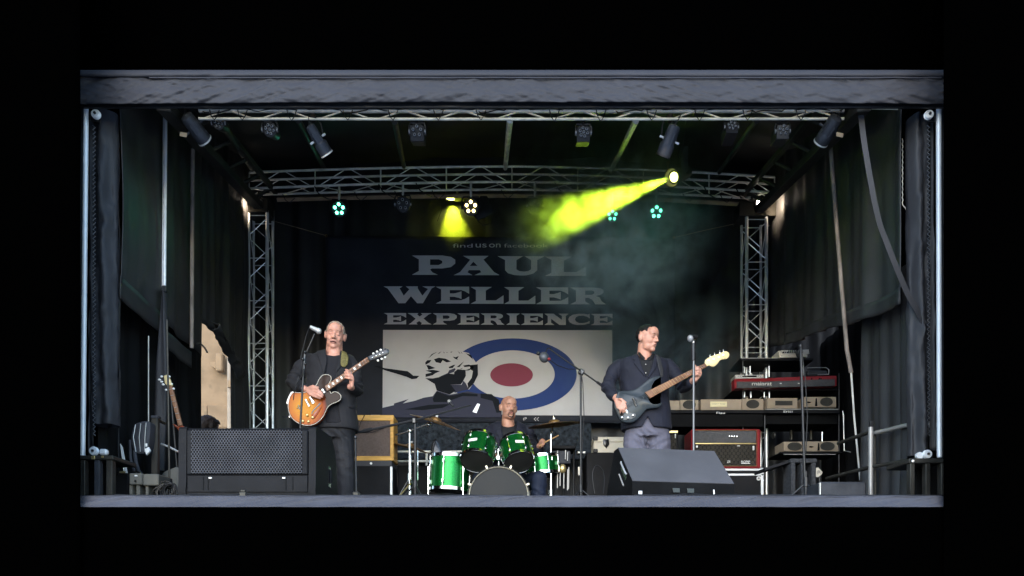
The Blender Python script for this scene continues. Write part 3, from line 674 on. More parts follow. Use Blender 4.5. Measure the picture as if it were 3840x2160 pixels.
par_can(2742, 478, .78, .045, 'grey square lamp tipped upward beside the tubular spotlight pair', 7, hood=True, pitch=-.1, truss_y=440)
par_can(2934, 492, .78, .048, 'lamp with six bright ringed lenses near the webbing strap end', 6, hood=True, pitch=.2, truss_y=440)
par_can(1272, 784, 3.0, .078, 'green lit lamp hanging from the arched truss above the guitarist', 5, 'led_green', truss_y=700)
par_can(1511, 766, 3.0, .075, 'unlit five lens lamp on the arched truss between the green and yellow lamps', 5, truss_y=690)
par_can(1766, 776, 2.92, .082, 'warm yellow lit lamp under the arched truss beside the dark hood', 5, 'led_warm', truss_y=684)
par_can(2006, 772, 3.0, .075, 'unlit five lens lamp on the arched truss above the banner lettering', 5, truss_y=684)
par_can(2296, 808, 3.25, .07, 'green lit lamp half lost in the yellow beam', 5, 'led_green', truss_y=700)
par_can(2461, 796, 3.0, .08, 'green lit lamp on the arched truss to one side of the yellow beam', 5, 'led_green', truss_y=700)
def tube_spot(a, b, Ya, Yb, ra, rb, label, truss, plate=None, openend=False):
    pa, pb = P(*a, Ya), P(*b, Yb); t_ = thing('tubular_spotlight', label, 'stage lamp', pa, 'tubular spotlights'); ax = (pb - pa).normalized(); L = (pb - pa).length
    MB().lathe([(ra * .5, -.01), (ra * .9, 0), (ra, .02), (ra, L * .55), (rb * .96, L * .6), (rb, L * .62), (rb, L), (rb * .92, L), (rb * .90, L - .04), (.001, L - .05)], pa, ax, 24).build('barrel', 'can', t_)
    MB().lathe([(rb * 1.02, L - .006), (rb * 1.05, L - .004), (rb * 1.05, L + .004), (rb * .93, L + .004), (rb * .93, L - .006)], pa, ax, 24, True).build('rim', 'alu_dull' if not openend else 'black_metal', t_)
    side = ax.cross(Vector((0, 1, 0))).normalized(); c = pa + ax * L * .5; fr = ax.cross(side).normalized()
    if fr.y > 0: fr = -fr
    for s_ in (1, -1):
        MB().box(pa + ax * L * .5 + side * s_ * ra * .5 + fr * ra * .87, (.012, .006, L * .55), Matrix((side, fr, ax)).transposed(), .002).build('rib', 'can', t_)
        MB().box(pa + ax * L * .45 + side * s_ * (ra + .016), (.03, .012, .014), Matrix((side, fr, ax)).transposed(), .002).build('shutter_handle', 'white' if plate is None else 'can', t_)
    tp = P(truss[0], truss[1], .77)
    yk = [c + side * (ra + .012), c + side * (ra + .012) + (tp - c) * .55, tp + side * .03, tp - side * .03, c - side * (ra + .012) + (tp - c) * .55, c - side * (ra + .012)]
    MB().tube(yk, .006, 6).build('yoke', 'black_metal', t_)
    MB().box(tp, (.035, .045, .05), None, .006).build('clamp', 'black_metal', t_)
    MB().tube([pa - ax * .01, pa - ax * .05 + Vector((.02, 0, .02)), tp + Vector((.05, 0, .0)), tp + Vector((.14, 0, -.005))], .004, 6).build('cable', 'cable', t_)
    if plate: MB().box(P(*plate, Ya + .02), (.05, .006, .03), Matrix.Rotation(.2, 3, 'Y'), .001).build('paper_label', 'tan_label', t_)
    return t_
tube_spot((698, 436), (768, 526), .70, .86, .050, .055, 'tubular spotlight at the roof corner by the sleeve pole', (712, 418), (688, 505))
tube_spot((1163, 474), (1226, 578), .72, .84, .036, .048, 'tubular spotlight with pale shutter handles pointing down past the guitarist', (1175, 444))
tube_spot((2530, 474), (2486, 586), .72, .82, .045, .054, 'tubular spotlight with an open dark mouth above the yellow beam', (2512, 444), None, True)
tube_spot((3136, 442), (3078, 534), .70, .86, .050, .054, 'tubular spotlight at the roof corner by the webbing strap', (3120, 418), (3149, 506))
# yellow beam spotlight
lp0 = P(2528, 664, 2.55); aim = P(1900, 895, 1.2); bx = (aim - lp0).normalized()
bx_face = bx.copy()
ys = thing('beam_spotlight', 'spotlight throwing a bright yellow beam through the smoke', 'stage lamp', lp0)
MB().lathe([(.03, -.26), (.055, -.24), (.066, -.05), (.082, 0), (.084, .045), (.078, .045), (.060, .005), (.001, -.002)], lp0, bx_face, 24).build('barrel', 'black_metal', ys)
MB().lathe([(.044, .004), (.035, .010), (.001, .014)], lp0, bx_face, 20).build('lens', 'lamp_yellow', ys)
MB().poly_px([(2556, 548), (2582, 548), (2580, 640), (2562, 655), (2552, 640)], 2.55, .10, .004).build('housing', 'can', ys)
MB().poly_px([(2500, 604), (2512, 604), (2506, 640), (2503, 640)], 2.5, .01).build('hanger', 'brass', ys)
MB().tube([P(2545, 640, 2.6), P(2556, 600, 2.62), P(2570, 470, 2.4), P(2572, 440, 1.8)], .008, 6).build('hanger_rod', 'black_metal', ys)
def spot(name, loc, target, power, size, blend, colr, parent, rad=.03):
    d = bpy.data.lights.new(name, 'SPOT'); d.energy = power; d.spot_size = R(size); d.spot_blend = blend; d.color = colr; d.shadow_soft_size = rad
    o = bpy.data.objects.new(name, d); col.objects.link(o); o.parent = parent; o.location = Vector(loc) - ORIG[parent]
    o.rotation_euler = (Vector(target) - Vector(loc)).to_track_quat('-Z', 'Y').to_euler(); return o
MB().lathe([(.084, .040), (.088, .042), (.088, .05), (.080, .05)], lp0, bx_face, 24, True).build('rim', 'can', ys)
spot('beam_light', lp0 + bx * .09, aim, 2600, 13, .8, (.86, 1.0, .03), ys, .02)
# hooded lamp with the second yellow pool
hd0 = P(1712, 742, 3.85)
hs = thing('hooded_spotlight', 'hooded spotlight throwing a short yellow pool behind the warm lamp', 'stage lamp', hd0)
MB().lathe([(.05, -.10), (.07, -.08), (.085, 0), (.085, .012), (.075, .012), (.07, 0), (.001, -.01)], hd0 + Vector((-.05, 0, .0)), (.05, .25, -1), 20).build('barrel', 'black_metal', hs)
MB().lathe([(.066, 0), (.05, .008), (.001, .012)], hd0 + Vector((-.05, 0, -.004)), (.05, .25, -1), 18).build('lens', 'lamp_yellow', hs)
MB().poly_px([(1800, 735), (1826, 735), (1852, 778), (1846, 800), (1792, 824), (1775, 806)], 2.98, .02, .003).build('barn_door', 'black_metal', hs)
MB().tube([P(1835, 760, 2.95), P(1858, 790, 2.95), P(1842, 838, 2.95), P(1810, 845, 2.95), P(1790, 826, 2.95)], .004, 6).build('safety_cable', 'cable', hs)
MB().cyl(P(1715, 738, 3.85), P(1715, 712, 3.42), .012, n=8).build('clamp', 'black_metal', hs)
MB().box(P(1735, 730, 3.8), (.20, .16, .09), None, .01).build('ballast_box', 'black_metal', hs)
MB().tube([P(1650, 735, 3.7), P(1655, 790, 3.68), P(1640, 830, 3.68)], .004, 6).build('hanging_cable', 'cable', hs)
spot('hood_light', hd0 + Vector((-.05, .01, -.03)), hd0 + Vector((-.03, .42, -.50)), 34, 62, .3, (.88, 1.0, .03), hs, .03)
# small white floodlights at the tower heads
for (x, y, tgt, lab) in ((968, 758, P(905, 770, 3.3), 'small lit white floodlight at the head of the tower beside the sandstone gap'), (2846, 763, P(2915, 790, 3.3), 'small lit white floodlight at the head of the tower behind the keyboard')):
    c = P(x, y, 3.28); fo = thing('floodlight', lab, 'stage lamp', c, 'floodlights at the tower heads')
    MB().box(c + Vector((0, .035, 0)), (.075, .05, .085), None, .008).build('housing', 'black_metal', fo)
    MB().box(c, (.045, .012, .055), None, .004).build('lens', 'flood_white', fo)
    MB().cyl(c + Vector((0, .04, .03)), c + Vector((0, .06, .14)), .01, n=6).build('bracket', 'black_metal', fo)
    sg = -1 if x < 1920 else 1
    spot('flood_glow', c + Vector((sg * .05, .02, 0)), P(1920 + sg * 1060, 790, 3.3), 7, 110, .6, (1.0, .78, .55), fo, .03)
for (x, y) in ((870, 405), (1908, 392)):
    pass

cb = thing('truss_cable', 'black cable wound along the straight lighting truss', 'cable', P(1920, 410, .8))
pts = [P(760 + 2380 * t, 409 + 5 * math.sin(t * 90) + 6 * nz(t * 40) + (10 if int(t * 23) % 5 == 0 else 0), .735 + .012 * math.sin(t * 90)) for t in [i / 240 for i in range(241)]]
MB().tube(pts, .0045, 5).build('run', 'cable', cb)
for x in (800, 905, 1090, 1300, 1470, 1640, 1800, 2075, 2250, 2440, 2620, 2800, 3000):
    d_ = 10 + 14 * abs(nz(x * .37)); MB().tube([P(x - 14, 412, .73), P(x - 8, 430 + d_ * .5, .72), P(x + 4, 440 + d_, .72), P(x + 16, 432, .72), P(x + 22, 413, .73)], .0035, 5).build('loop', 'cable', cb)
for i, x in enumerate((1060, 1330, 1480, 1620, 1880, 2100, 2350, 2560, 2700)):
    y = 722 + 22 * (abs(x - 1900) / 1000) ** 1.7; MB().tube([P(x, y - 10, 3.36), P(x + 10, y + 12 + 8 * nz(i), 3.36), P(x + 26, y + 22 + 10 * nz(i + 5), 3.36), P(x + 46, y + 4, 3.36)], .005, 5).build('loop', 'cable', back_truss)

for o in [q for q in col.objects if q.get('label', '').startswith('green lit lamp')]:
    p_ = ORIG[o]; spot('led_glow', p_ + Vector((0, -.04, -.03)), p_ + Vector((0, -.9, -.9)), 1.6, 70, .8, (.05, 1.0, .6), o, .05)
# ================================================================== banner
YB = 3.95
z4 = zp(1400, 880, .37267); z5 = zp(1400, 1200, .37267)
bn = thing('band_banner', 'dark cloth band banner printed with white lettering, a target and a stencil face', 'banner', P(1920, 1560, YB))
def bnf(u, v):
    x = 1222 + (2530 - 1222) * u; y = 1590 + (884 + 7 * u - 1590) * v - 6 * math.sin(u * 3.14) * (1 - v)
    p = P(x, y, YB); p.y = YB + .012 * nz(x * .006 + y * .004, y * .004) ; return p
MB().sheet(bnf, 60, 40).build('cloth', 'banner', bn, 60, solid=.003)
for (x, y) in ((1223, 884), (2527, 891)):
    MB().lathe([(.010, 0), (.016, 0), (.016, .004), (.010, .004)], P(x, y, YB - .022), (0, 1, 0), 14, True).build('eyelet', 'brass', bn)
LAY = [0]
def pr(name, m, loops, conv, off):
    MB().flat([[P(*conv(*q), YB) - Vector((0, .016 + off, 0)) for q in lp] for lp in loops]).build(name, m, bn, 0)
G = {
 'E': [[(0, 1), (1, 1), (1, .58), (.88, .72), (.76, .80), (.42, .80), (.42, .60), (.55, .60), (.68, .66), (.77, .73), (.77, .27), (.68, .34), (.55, .40), (.42, .40), (.42, .20), (.76, .20), (.88, .28), (1, .42), (1, 0), (0, 0), (.16, .16), (.16, .84)]],
 'P': [[(0, 1), (.70, 1), (.9, .93), (1, .78), (1, .58), (.9, .40), (.7, .33), (.46, .33), (.42, .27), (.48, .12), (.6, 0), (0, 0), (.16, .2), (.16, .8)], [(.42, .8), (.62, .8), (.7, .72), (.7, .6), (.62, .51), (.42, .51)]],
 'A': [[(.2, 1), (.76, 1), (.65, .8), (.88, .16), (1, 0), (.45, 0), (.6, .15), (.57, .26), (.33, .26), (.3, .15), (.41, 0), (0, 0), (.14, .16), (.36, .8)], [(.43, .70), (.35, .48), (.52, .48)]],
 'U': [[(0, 1), (.54, 1), (.4, .8), (.4, .32), (.46, .23), (.56, .2), (.65, .23), (.71, .32), (.71, .8), (.57, 1), (1, 1), (.84, .8), (.84, .28), (.76, .1), (.62, .01), (.5, 0), (.36, .02), (.22, .12), (.16, .28), (.16, .8)]],
 'L': [[(0, 1), (.65, 1), (.46, .78), (.46, .2), (.77, .2), (1, .5), (1, 0), (0, 0), (.16, .16), (.16, .82)]],
 'W': [[(0, 1), (.37, 1), (.31, .88), (.39, .45), (.50, .83), (.43, 1), (.66, 1), (.66, .88), (.75, .45), (.86, .85), (.75, 1), (1, 1), (.93, .88), (.76, 0), (.65, 0), (.53, .42), (.42, 0), (.29, 0), (.08, .88)]],
 'R': [[(0, 1), (.65, 1), (.85, .95), (.93, .84), (.93, .68), (.85, .56), (.72, .50), (.82, .42), (.88, .18), (1, 0), (.7, 0), (.62, .26), (.52, .38), (.42, .38), (.42, .18), (.55, 0), (0, 0), (.16, .18), (.16, .82)], [(.42, .82), (.6, .82), (.67, .76), (.67, .64), (.6, .57), (.42, .57)]],
 'X': [[(0, 1), (.45, 1), (.40, .88), (.5, .7), (.62, .88), (.55, 1), (1, 1), (.85, .85), (.66, .52), (.86, .15), (1, 0), (.55, 0), (.6, .12), (.48, .3), (.36, .12), (.42, 0), (.05, 0), (.16, .15), (.34, .5), (.14, .85)]],
 'I': [[(0, 1), (1, 1), (.75, .8), (.75, .2), (1, 0), (0, 0), (.25, .2), (.25, .8)]],
 'N': [[(0, 1), (.38, 1), (.72, .45), (.72, .8), (.58, 1), (1, 1), (.88, .8), (.88, 0), (.62, 0), (.28, .55), (.28, .2), (.42, 0), (0, 0), (.14, .2), (.14, .8)]],
 'C': [[(1, 1), (.93, .93), (.75, 1), (.45, 1), (.22, .92), (.06, .74), (0, .5), (.06, .26), (.22, .08), (.45, 0), (.75, .02), (1, .15), (1, .36), (.88, .25), (.7, .18), (.5, .19), (.36, .32), (.31, .5), (.36, .68), (.5, .82), (.7, .83), (.88, .74), (1, .58)]]}
def word(letters, y0, y1, slant=0.0):
    for (ch, x0, x1) in letters:
        dy = slant * (x0 - 390)
        pr('letter', 'print_white', [[(x0 + (x1 - x0) * a, y1 + dy + (y0 - y1) * b) for a, b in lp] for lp in G[ch]], z4, 0)
word([('P', 390, 825), ('A', 810, 1270), ('U', 1250, 1725), ('L', 1725, 2140)], 216, 410, .008)
word([('W', 105, 625), ('E', 630, 965), ('L', 980, 1310), ('L', 1315, 1630), ('E', 1635, 1960), ('R', 1980, 2340)], 528, 697, .006)
word([('E', 108, 332), ('X', 345, 590), ('P', 600, 840), ('E', 845, 1065), ('R', 1080, 1320), ('I', 1338, 1475), ('E', 1485, 1705), ('N', 1720, 1965), ('C', 1960, 2175), ('E', 2185, 2405)], 795, 908, .004)
for wd_, xa_, xb_ in (('find', 800, 1000), ('us', 1030, 1140), ('on', 1165, 1280), ('facebook', 1315, 1760)):
    text(bn, 'small_lettering', wd_, *z4(xa_, 98), *z4(xb_, 136), YB, 'print_white', .018)
def el(cx, cy, rx, ry, n=64): return [(cx + rx * math.cos(2 * math.pi * i / n), cy + ry * math.sin(2 * math.pi * i / n)) for i in range(n)]
pr('print_panel', 'print_white', [[(100, 105), (2402, 108), (2402, 965), (1500, 962), (1270, 955), (700, 840), (350, 845), (95, 888)]], z5, 0)
pr('target_ring', 'print_blue', [el(1400, 553, 645, 363), el(1400, 553, 424, 242)], z5, .003)
pr('target_centre', 'print_red', [el(1391, 557, 214, 117)], z5, .003)
# stencil face and figure
pr('stencil_head', 'print_white', [[(525, 600), (518, 470), (530, 400), (575, 345), (650, 315), (760, 316), (880, 320), (960, 338), (1010, 400), (1052, 460), (1052, 560), (1010, 640), (965, 705), (640, 700), (600, 640)]], z5, .006)
for lp in ([(525, 592), (600, 594), (660, 582), (760, 545), (815, 552), (815, 530), (850, 502), (930, 510), (932, 570), (900, 630), (880, 655), (780, 656), (830, 720), (770, 755), (700, 735), (640, 715), (620, 650), (570, 620)],
           [(985, 460), (1052, 452), (1054, 560), (1015, 640), (958, 700), (948, 645), (990, 590), (1004, 520), (970, 500)],
           [(612, 402), (660, 386), (730, 396), (785, 424), (740, 434), (700, 412), (680, 442), (632, 432)],
           [(525, 434), (545, 412), (587, 410), (570, 435), (528, 457)], [(535, 460), (560, 462), (627, 490), (558, 508)],
           [(528, 516), (600, 508), (676, 520), (622, 545), (600, 562), (528, 580), (528, 550), (590, 536)],
           [(760, 480), (800, 462), (828, 456), (800, 490), (765, 492)], [(905, 465), (960, 455), (1000, 465), (1010, 490), (960, 515), (918, 515), (985, 492), (970, 475), (920, 480)],
           [(555, 395), (590, 350), (650, 325), (600, 355)], [(650, 345), (690, 320), (665, 345)], [(705, 325), (722, 340), (712, 340)], [(735, 328), (752, 336), (742, 338)], [(775, 330), (800, 322), (786, 336)],
           [(800, 375), (830, 382), (862, 368), (845, 400), (858, 412), (820, 395)], [(850, 320), (880, 345), (866, 342)], [(880, 322), (900, 345), (890, 342)], [(930, 340), (985, 360), (1005, 405), (970, 375)], [(840, 480), (915, 422), (868, 480)], [(870, 500), (905, 488), (890, 500)],
           [(8, 470), (60, 468), (110, 490), (350, 522), (380, 545), (405, 567), (466, 568), (440, 595), (390, 602), (340, 578), (120, 512)]):
    pr('stencil_shape', 'print_black', [lp], z5, .009)
for lp in ([(655, 582), (750, 540), (765, 512), (822, 490), (830, 502), (812, 530), (760, 547)], [(775, 656), (890, 658), (908, 618), (930, 640), (962, 702), (822, 738)],
           [(90, 890), (210, 862), (212, 845), (360, 800), (300, 845), (420, 818), (510, 787), (600, 772), (640, 718), (700, 738), (770, 758), (950, 722), (1060, 745), (1190, 752), (1250, 800), (1292, 900), (1290, 985), (95, 985)]):
    pr('stencil_shape', 'print_slate', [lp], z5, .0075)
for lp in ([(600, 800), (640, 725), (760, 770), (840, 760), (900, 740), (1050, 752), (1050, 775), (900, 770), (740, 830), (610, 832)], [(320, 905), (560, 860), (780, 850), (700, 890), (500, 912)], [(1190, 752), (1262, 810), (1290, 930), (1240, 940), (1200, 820), (1080, 790), (1080, 745)]):
    pr('stencil_shape', 'print_black', [lp], z5, .0105)
text(bn, 'hem_mark', '(P', 1962, 1567, 1975, 1580, YB, 'print_white', .024); text(bn, 'hem_mark', '<<', 2002, 1566, 2020, 1581, YB, 'print_white', .024)
# ================================================================== monitors
mo = thing('floor_monitor', 'black floor monitor speaker with a wide perforated grille', 'speaker', P(930, 1850, .3))
X0, X1 = P(672, 1800, .12).x, P(1186, 1800, .12).x; Ym = .12
prof = [(0, .0), (-.01, .05), (0, .10), (.005, .44), (.02, .455), (.05, .46), (.40, .475), (.50, .36), (.58, .06), (.58, 0)]
def ext(mb, pr_, xa, xb, Y0, zb=0.0):
    return mb.prism([Vector((xb, Y0 + a, zb + b)) for a, b in pr_], [Vector((xa, Y0 + a, zb + b)) for a, b in pr_])
b_ = ext(MB(), prof, X0 + .03, X1 - .03, Ym).build('cabinet', 'plastic', mo)
for xa, xb in ((X0, X0 + .05), (X1 - .045, X1)):
    ext(MB(), [(a * 1.0 - .012 * (1 if a < .3 else -.3), b * 1.015) for a, b in prof], xa, xb, Ym).build('end_cheek', 'plastic', mo, 35)
MB().bbox((X0 + .056, Ym - .020, Zp(1780, .11)), (X1 - .05, Ym + .01, Zp(1613, .11)), .006).build('grille_frame', 'plastic', mo)
MB().bbox((X0 + .085, Ym - .0235, Zp(1777, .11)), (X1 - .085, Ym + .0, Zp(1613, .11)), .002).build('grille', 'grille', mo)
MB().bbox((X0 + .058, Ym - .014, Zp(1846, .11)), (X1 - .052, Ym, Zp(1783, .11)), .01).build('lower_panel', 'plastic', mo)
for fx in (.18, .215, .78, .83): MB().bbox((X0 + (X1 - X0) * fx, Ym - .017, Zp(1838, .11)), (X0 + (X1 - X0) * fx + .006, Ym - .01, Zp(1788, .11))).build('panel_joint', 'tarp_in', mo)
for fx in (.235, .77): MB().box((X0 + (X1 - X0) * fx, Ym - .016, Zp(1793, .11)), (.022, .012, .012), None, .003).build('latch', 'silver', mo)
hp = [(.30, .26), (.36, .26), (.37, .14), (.36, .12), (.30, .12)]
MB().prism([Vector((X1 + .003, Ym + a, b)) for a, b in hp], [Vector((X1 - .02, Ym + a, b)) for a, b in hp]).build('handle_recess', 'black_gloss', mo)
MB().cyl((X1 + .008, Ym + .335, .15), (X1 + .008, Ym + .335, .245), .009, n=8).build('handle', 'plastic', mo)
# wedge turned away
wa, wb = PF(2371, .09), None; ang = R(10)
ux, uy = Vector((math.cos(ang), math.sin(ang), 0)), Vector((-math.sin(ang), math.cos(ang), 0)); Lw = .70
wd = thing('wedge_monitor', 'grey topped wedge monitor turned with its back panel to the audience', 'speaker', wa)
wp = [(0, 0.0), (0, .105), (.29, .375), (.37, .372), (.56, .06), (.56, 0)]
def wq(t, a, z): return wa + ux * t * Lw + uy * a + Vector((0, 0, z))
MB().prism([wq(0, a, z) for a, z in wp][::-1], [wq(1, a, z) for a, z in wp][::-1]).build('cabinet', 'wedge_side', wd, 30)
nup = (ux.cross(wq(0, .29, .375) - wq(0, 0, .105))).normalized()
if nup.z < 0: nup = -nup
q4 = [wq(.004, .002, .107), wq(.996, .002, .107), wq(.996, .292, .377), wq(.004, .292, .377)]
MB().prism([p + nup * .004 for p in q4], [p - nup * .004 for p in q4]).build('sloping_panel', 'wedge', wd)
MB().prism([wq(t, a, z) - ux * 0 for t, a, z in ((-.004, .10, .15), (-.004, .20, .245), (-.004, .225, .225), (-.004, .125, .13))], [wq(.02, a, z) for a, z in ((.10, .15), (.20, .245), (.225, .225), (.125, .13))]).build('handle_recess', 'black_gloss', wd)
MB().tube([wq(-.012, .085, .165), wq(-.02, .095, .175), wq(-.02, .185, .258), wq(-.012, .195, .265)], .006, 6).build('handle', 'silver', wd)
MB().tube([wq(-.01, .15, .10), wq(-.01, .24, .19)], .005, 6).build('trim_bar', 'silver', wd)
for t in (.42, .56): MB().box(wq(t, -.004, .055), (.05, .012, .032), Matrix.Rotation(ang, 3, 'Z'), .004).build('socket', 'black_gloss', wd)
MB().box(wq(.075, -.003, .035), (.024, .006, .022), Matrix.Rotation(ang, 3, 'Z'), .001).build('sticker', 'white', wd)
MB().cyl(wq(.79, -.008, .035), wq(.79, -.004, .065), .006, n=8).build('knob', 'silver', wd)
# ================================================================== backline, guitarist's side
def box_t(name, label, cat, x0, y0, x1, Y, depth, m, bev=.008, zb=0.0, y1=None, group=None):
    p0 = P(x0, y0, Y); p1 = P(x1, y0, Y); z1 = Zp(y1, Y) if y1 is not None else zb
    t_ = thing(name, label, cat, ((p0.x + p1.x) / 2, Y + depth / 2, z1), group)
    b_ = MB().bbox((p0.x, Y, z1), (p1.x, Y + depth, p0.z), bev).build('body', m, t_)
    return t_, (p0.x, p1.x, z1, p0.z)
z3 = zp(1300, 1450, .3494)
YA = 2.62
zc1 = Zp(1727, YA)
ca, (cx0, cx1, _, _) = box_t('flight_case', 'dark flight case under the wooden combo amplifier', 'case', 1296, 1728, 1468, YA, .34, 'case')
MB().bbox((cx0 - .004, YA - .006, zc1 - .055), (cx1 + .004, YA + .34, zc1 - .002), .003).build('lid_trim', 'wedge', ca)
MB().bbox((cx1 - .012, YA - .012, .02), (cx1 + .010, YA + .02, zc1 - .06), .003).build('corner_edge', 'alu_white', ca)
MB().lathe([(.004, 0), (.012, 0), (.012, .006), (.004, .006)], Vector((cx1 - .20, YA - .012, zc1 - .03)), (0, 1, 0), 12).build('latch', 'alu', ca)
am = thing('combo_amplifier', 'wooden combo amplifier with brown speaker cloth on a dark case', 'amplifier', P(1390, 1727, YA + .02))
xa0, xa1 = P(1302, 1600, YA).x, P(1476, 1600, YA).x; za0, za1 = zc1, Zp(1556, YA)
MB().bbox((xa0 + .03, YA + .025, za0 + .03), (xa1 - .03, YA + .25, za1 - .03)).build('inner_box', 'case', am)
MB().bbox((xa0 + .03, YA + .012, za0 + .045), (xa1 - .035, YA + .03, za1 - .055)).build('speaker_cloth', 'amp_cloth', am)
for nm, lo, hi in (('top_board', (xa0, YA, za1 - .055), (xa1, YA + .26, za1)), ('bottom_board', (xa0, YA, za0), (xa1, YA + .26, za0 + .045)), ('side_board', (xa0, YA + .002, za0 + .045), (xa0 + .034, YA + .26, za1 - .055)), ('side_board', (xa1 - .036, YA + .002, za0 + .045), (xa1 - .001, YA + .26, za1 - .055))):
    MB().bbox(lo, hi, .005).build(nm, 'wood', am)
MB().tube([(xa0 + .20, YA + .13, za1), (xa0 + .21, YA + .13, za1 + .025), (xa0 + .30, YA + .13, za1 + .025), (xa0 + .31, YA + .13, za1)], .008, 6).build('handle', 'alu_dull', am)
MB().tube([P(1370, 1552, YA - .01), P(1352, 1585, YA - .012), P(1344, 1615, YA - .012), P(1372, 1622, YA - .012), P(1400, 1620, YA - .012), P(1446, 1603, YA - .012)], .0035, 6).build('cable', 'cable', am)
# low panel and rails behind the drums
one('carpet_panel', MB().bbox(P(1480, 1722, 3.6), P(2215, 1592, 3.68), .01).bbox(PF(1480, 3.6, .0), PF(1500, 3.68, .6)).bbox(PF(2195, 3.6, .0), PF(2215, 3.68, .6)), 'carpet', 'mottled blue grey carpeted panel behind the drum kit', 'panel')
ra = thing('stage_rail', 'two grey metal rails running behind the drum kit', 'rail', PF(1650, 3.3))
for y in (1694, 1730): MB().cyl(P(1470, y, 3.3), P(1745, y, 3.3), .014, n=10).build('bar', 'alu_dull', ra)
for x in (1475, 1600, 1740): MB().cyl(PF(x, 3.31), P(x, 1690, 3.31), .014, n=8).build('upright', 'alu_dull', ra)
bc, _ = box_t('road_case', 'black road case behind the green floor tom', 'case', 1490, 1745, 1660, 3.0, .4, 'case')
# white case and its stand
wc0, _ = box_t('flight_case', 'dark flight case under the small white case', 'case', 2200, 1697, 2352, 2.75, .4, 'case')
wc = thing('white_case', 'small cream case with black corners and latch', 'case', P(2280, 1696, 2.75))
Yc = 2.76; x0, x1, z0, z1 = P(2226, 1, Yc).x, P(2345, 1, Yc).x, Zp(1697, Yc), Zp(1638, Yc)
MB().bbox((x0, Yc, z0), (x1, Yc + .22, z0 + (z1 - z0) * .66), .006).build('base', 'cream', wc)
MB().bbox((x0, Yc + .001, z0 + (z1 - z0) * .68), (x1, Yc + .22, z1), .006).build('lid', 'cream', wc)
for (x, z) in ((x0 + .02, z1 - .018), (x0 + .02, z0 + .018), (x1 - .02, z0 + .018)): MB().box((x, Yc + .008, z), (.045, .03, .04), None, .006).build('corner', 'black_metal', wc)
MB().prism([P(x, y, Yc) - Vector((0, .01, 0)) for x, y in ((2262, 1648), (2282, 1648), (2284, 1668), (2273, 1682), (2262, 1668))], [P(x, y, Yc) for x, y in ((2262, 1648), (2282, 1648), (2284, 1668), (2273, 1682), (2262, 1668))], .002).build('latch', 'black_gloss', wc)
# cabinet behind the bassist
gb, (x0, x1, z0, z1) = box_t('speaker_cabinet', 'tall black cabinet with gold trim behind the bassist', 'amplifier', 2424, 1613, 2543, 2.55, .3, 'case')
MB().bbox((x0 + .02, 2.542, .05), (x1 - .02, 2.552, z1 - .05)).build('grille', 'diamond', gb)
MB().bbox((x0 + .004, 2.538, z1 - .03), (x1 - .004, 2.56, z1 - .006), .003).build('top_trim', 'gold', gb)
MB().bbox((x0 + .03, 2.536, Zp(1690, 2.54)), (x0 + .05, 2.545, Zp(1655, 2.54))).build('badge', 'gold', gb)
MB().bbox((x1 - .035, 2.536, Zp(1643, 2.54)), (x1 - .025, 2.545, Zp(1626, 2.54))).build('label_strip', 'white', gb)
# ---- keyboard rack side
z8 = zp(2450, 1280, .3589)
YR = 3.2
rk = thing('equipment_rack', 'black frame rack with shelves carrying keyboard and tan speakers', 'rack', PF(2950, YR + .2))
def slab(x0, y0, x1, y1, Y, d, name, m, par, bev=.003): return MB().bbox(P(x0, y1, Y), P(x1, y0, Y) + Vector((0, d, 0)), bev).build(name, m, par)
slab(2776, 1343, 3050, 1352, YR, .40, 'shelf', 'case', rk); slab(2782, 1341.5, 2916, 1344, YR - .005, .01, 'shelf_edge', 'silver', rk)
slab(2480, 1537, 3148, 1549, YR - .05, .45, 'shelf', 'case', rk); slab(2870, 1533, 3145, 1536.5, YR - .06, .02, 'shelf_edge', 'silver', rk)
slab(2480, 1550, 2862, 1600, YR - .02, .4, 'front_panel', 'tarp_in', rk); slab(2866, 1550, 3140, 1590, YR + .02, .36, 'front_panel', 'tarp_in', rk)
slab(2926, 1694, 3160, 1699, YR - .02, .4, 'shelf', 'case', rk); slab(2940, 1702, 3135, 1705, YR - .02, .02, 'shelf_edge', 'silver', rk)
slab(2750, 1459, 3140, 1464, YR, .35, 'keyboard_bearer', 'case', rk)
for x in (2786, 3146, 2490, 2868):
    for dy in (0.02, .36):
        top = 1345 if x in (2786,) else (1400 if x == 3146 else 1540)
        MB().cyl(PF(x, YR + dy), P(x, top, YR + dy), .009, n=8).build('upright', 'black_metal', rk)
for (x, ya, yb) in ((2791, 1375, 1400), (2813, 1373, 1410), (2884, 1373, 1413), (2792, 1462, 1492), (2816, 1460, 1492), (2866, 1460, 1490), (2885, 1460, 1492), (3011, 1370, 1408), (3083, 1620, 1657)):
    MB().cyl(P(x, yb, YR + .05), P(x, ya, YR + .05), .007, n=8).build('fitting', 'alu', rk)
for (x, y0, y1) in ((2968, 1570, 1650), (3042, 1590, 1650)): MB().cyl(P(x, y1, YR + .3), P(x, y0, YR + .3), .02, n=8).build('rear_tube', 'steel_dark', rk)
MB().tube([P(3160, 1540, YR - .1), P(3163, 1560, YR - .1), P(3166, 1690, YR - .1), P(3190, 1696, YR - .1)], .006, 6).build('side_bar', 'alu_dull', rk)
MB().lathe([(.03, 0), (.036, .01), (.03, .02)], P(2898, 1633, YR), (1, .2, 0), 14).build('dial', 'steel_dark', rk)
text(rk, 'lettering', 'Flau', *z8(655, 740), *z8(745, 762), YR - .05, 'white', .0); text(rk, 'lettering', 'Erici', *z8(1357, 724), *z8(1450, 748), YR - .05, 'white', .0)
for o in [q for q in rk.children if q.name.startswith('lettering')]:
    o.location.y -= .012
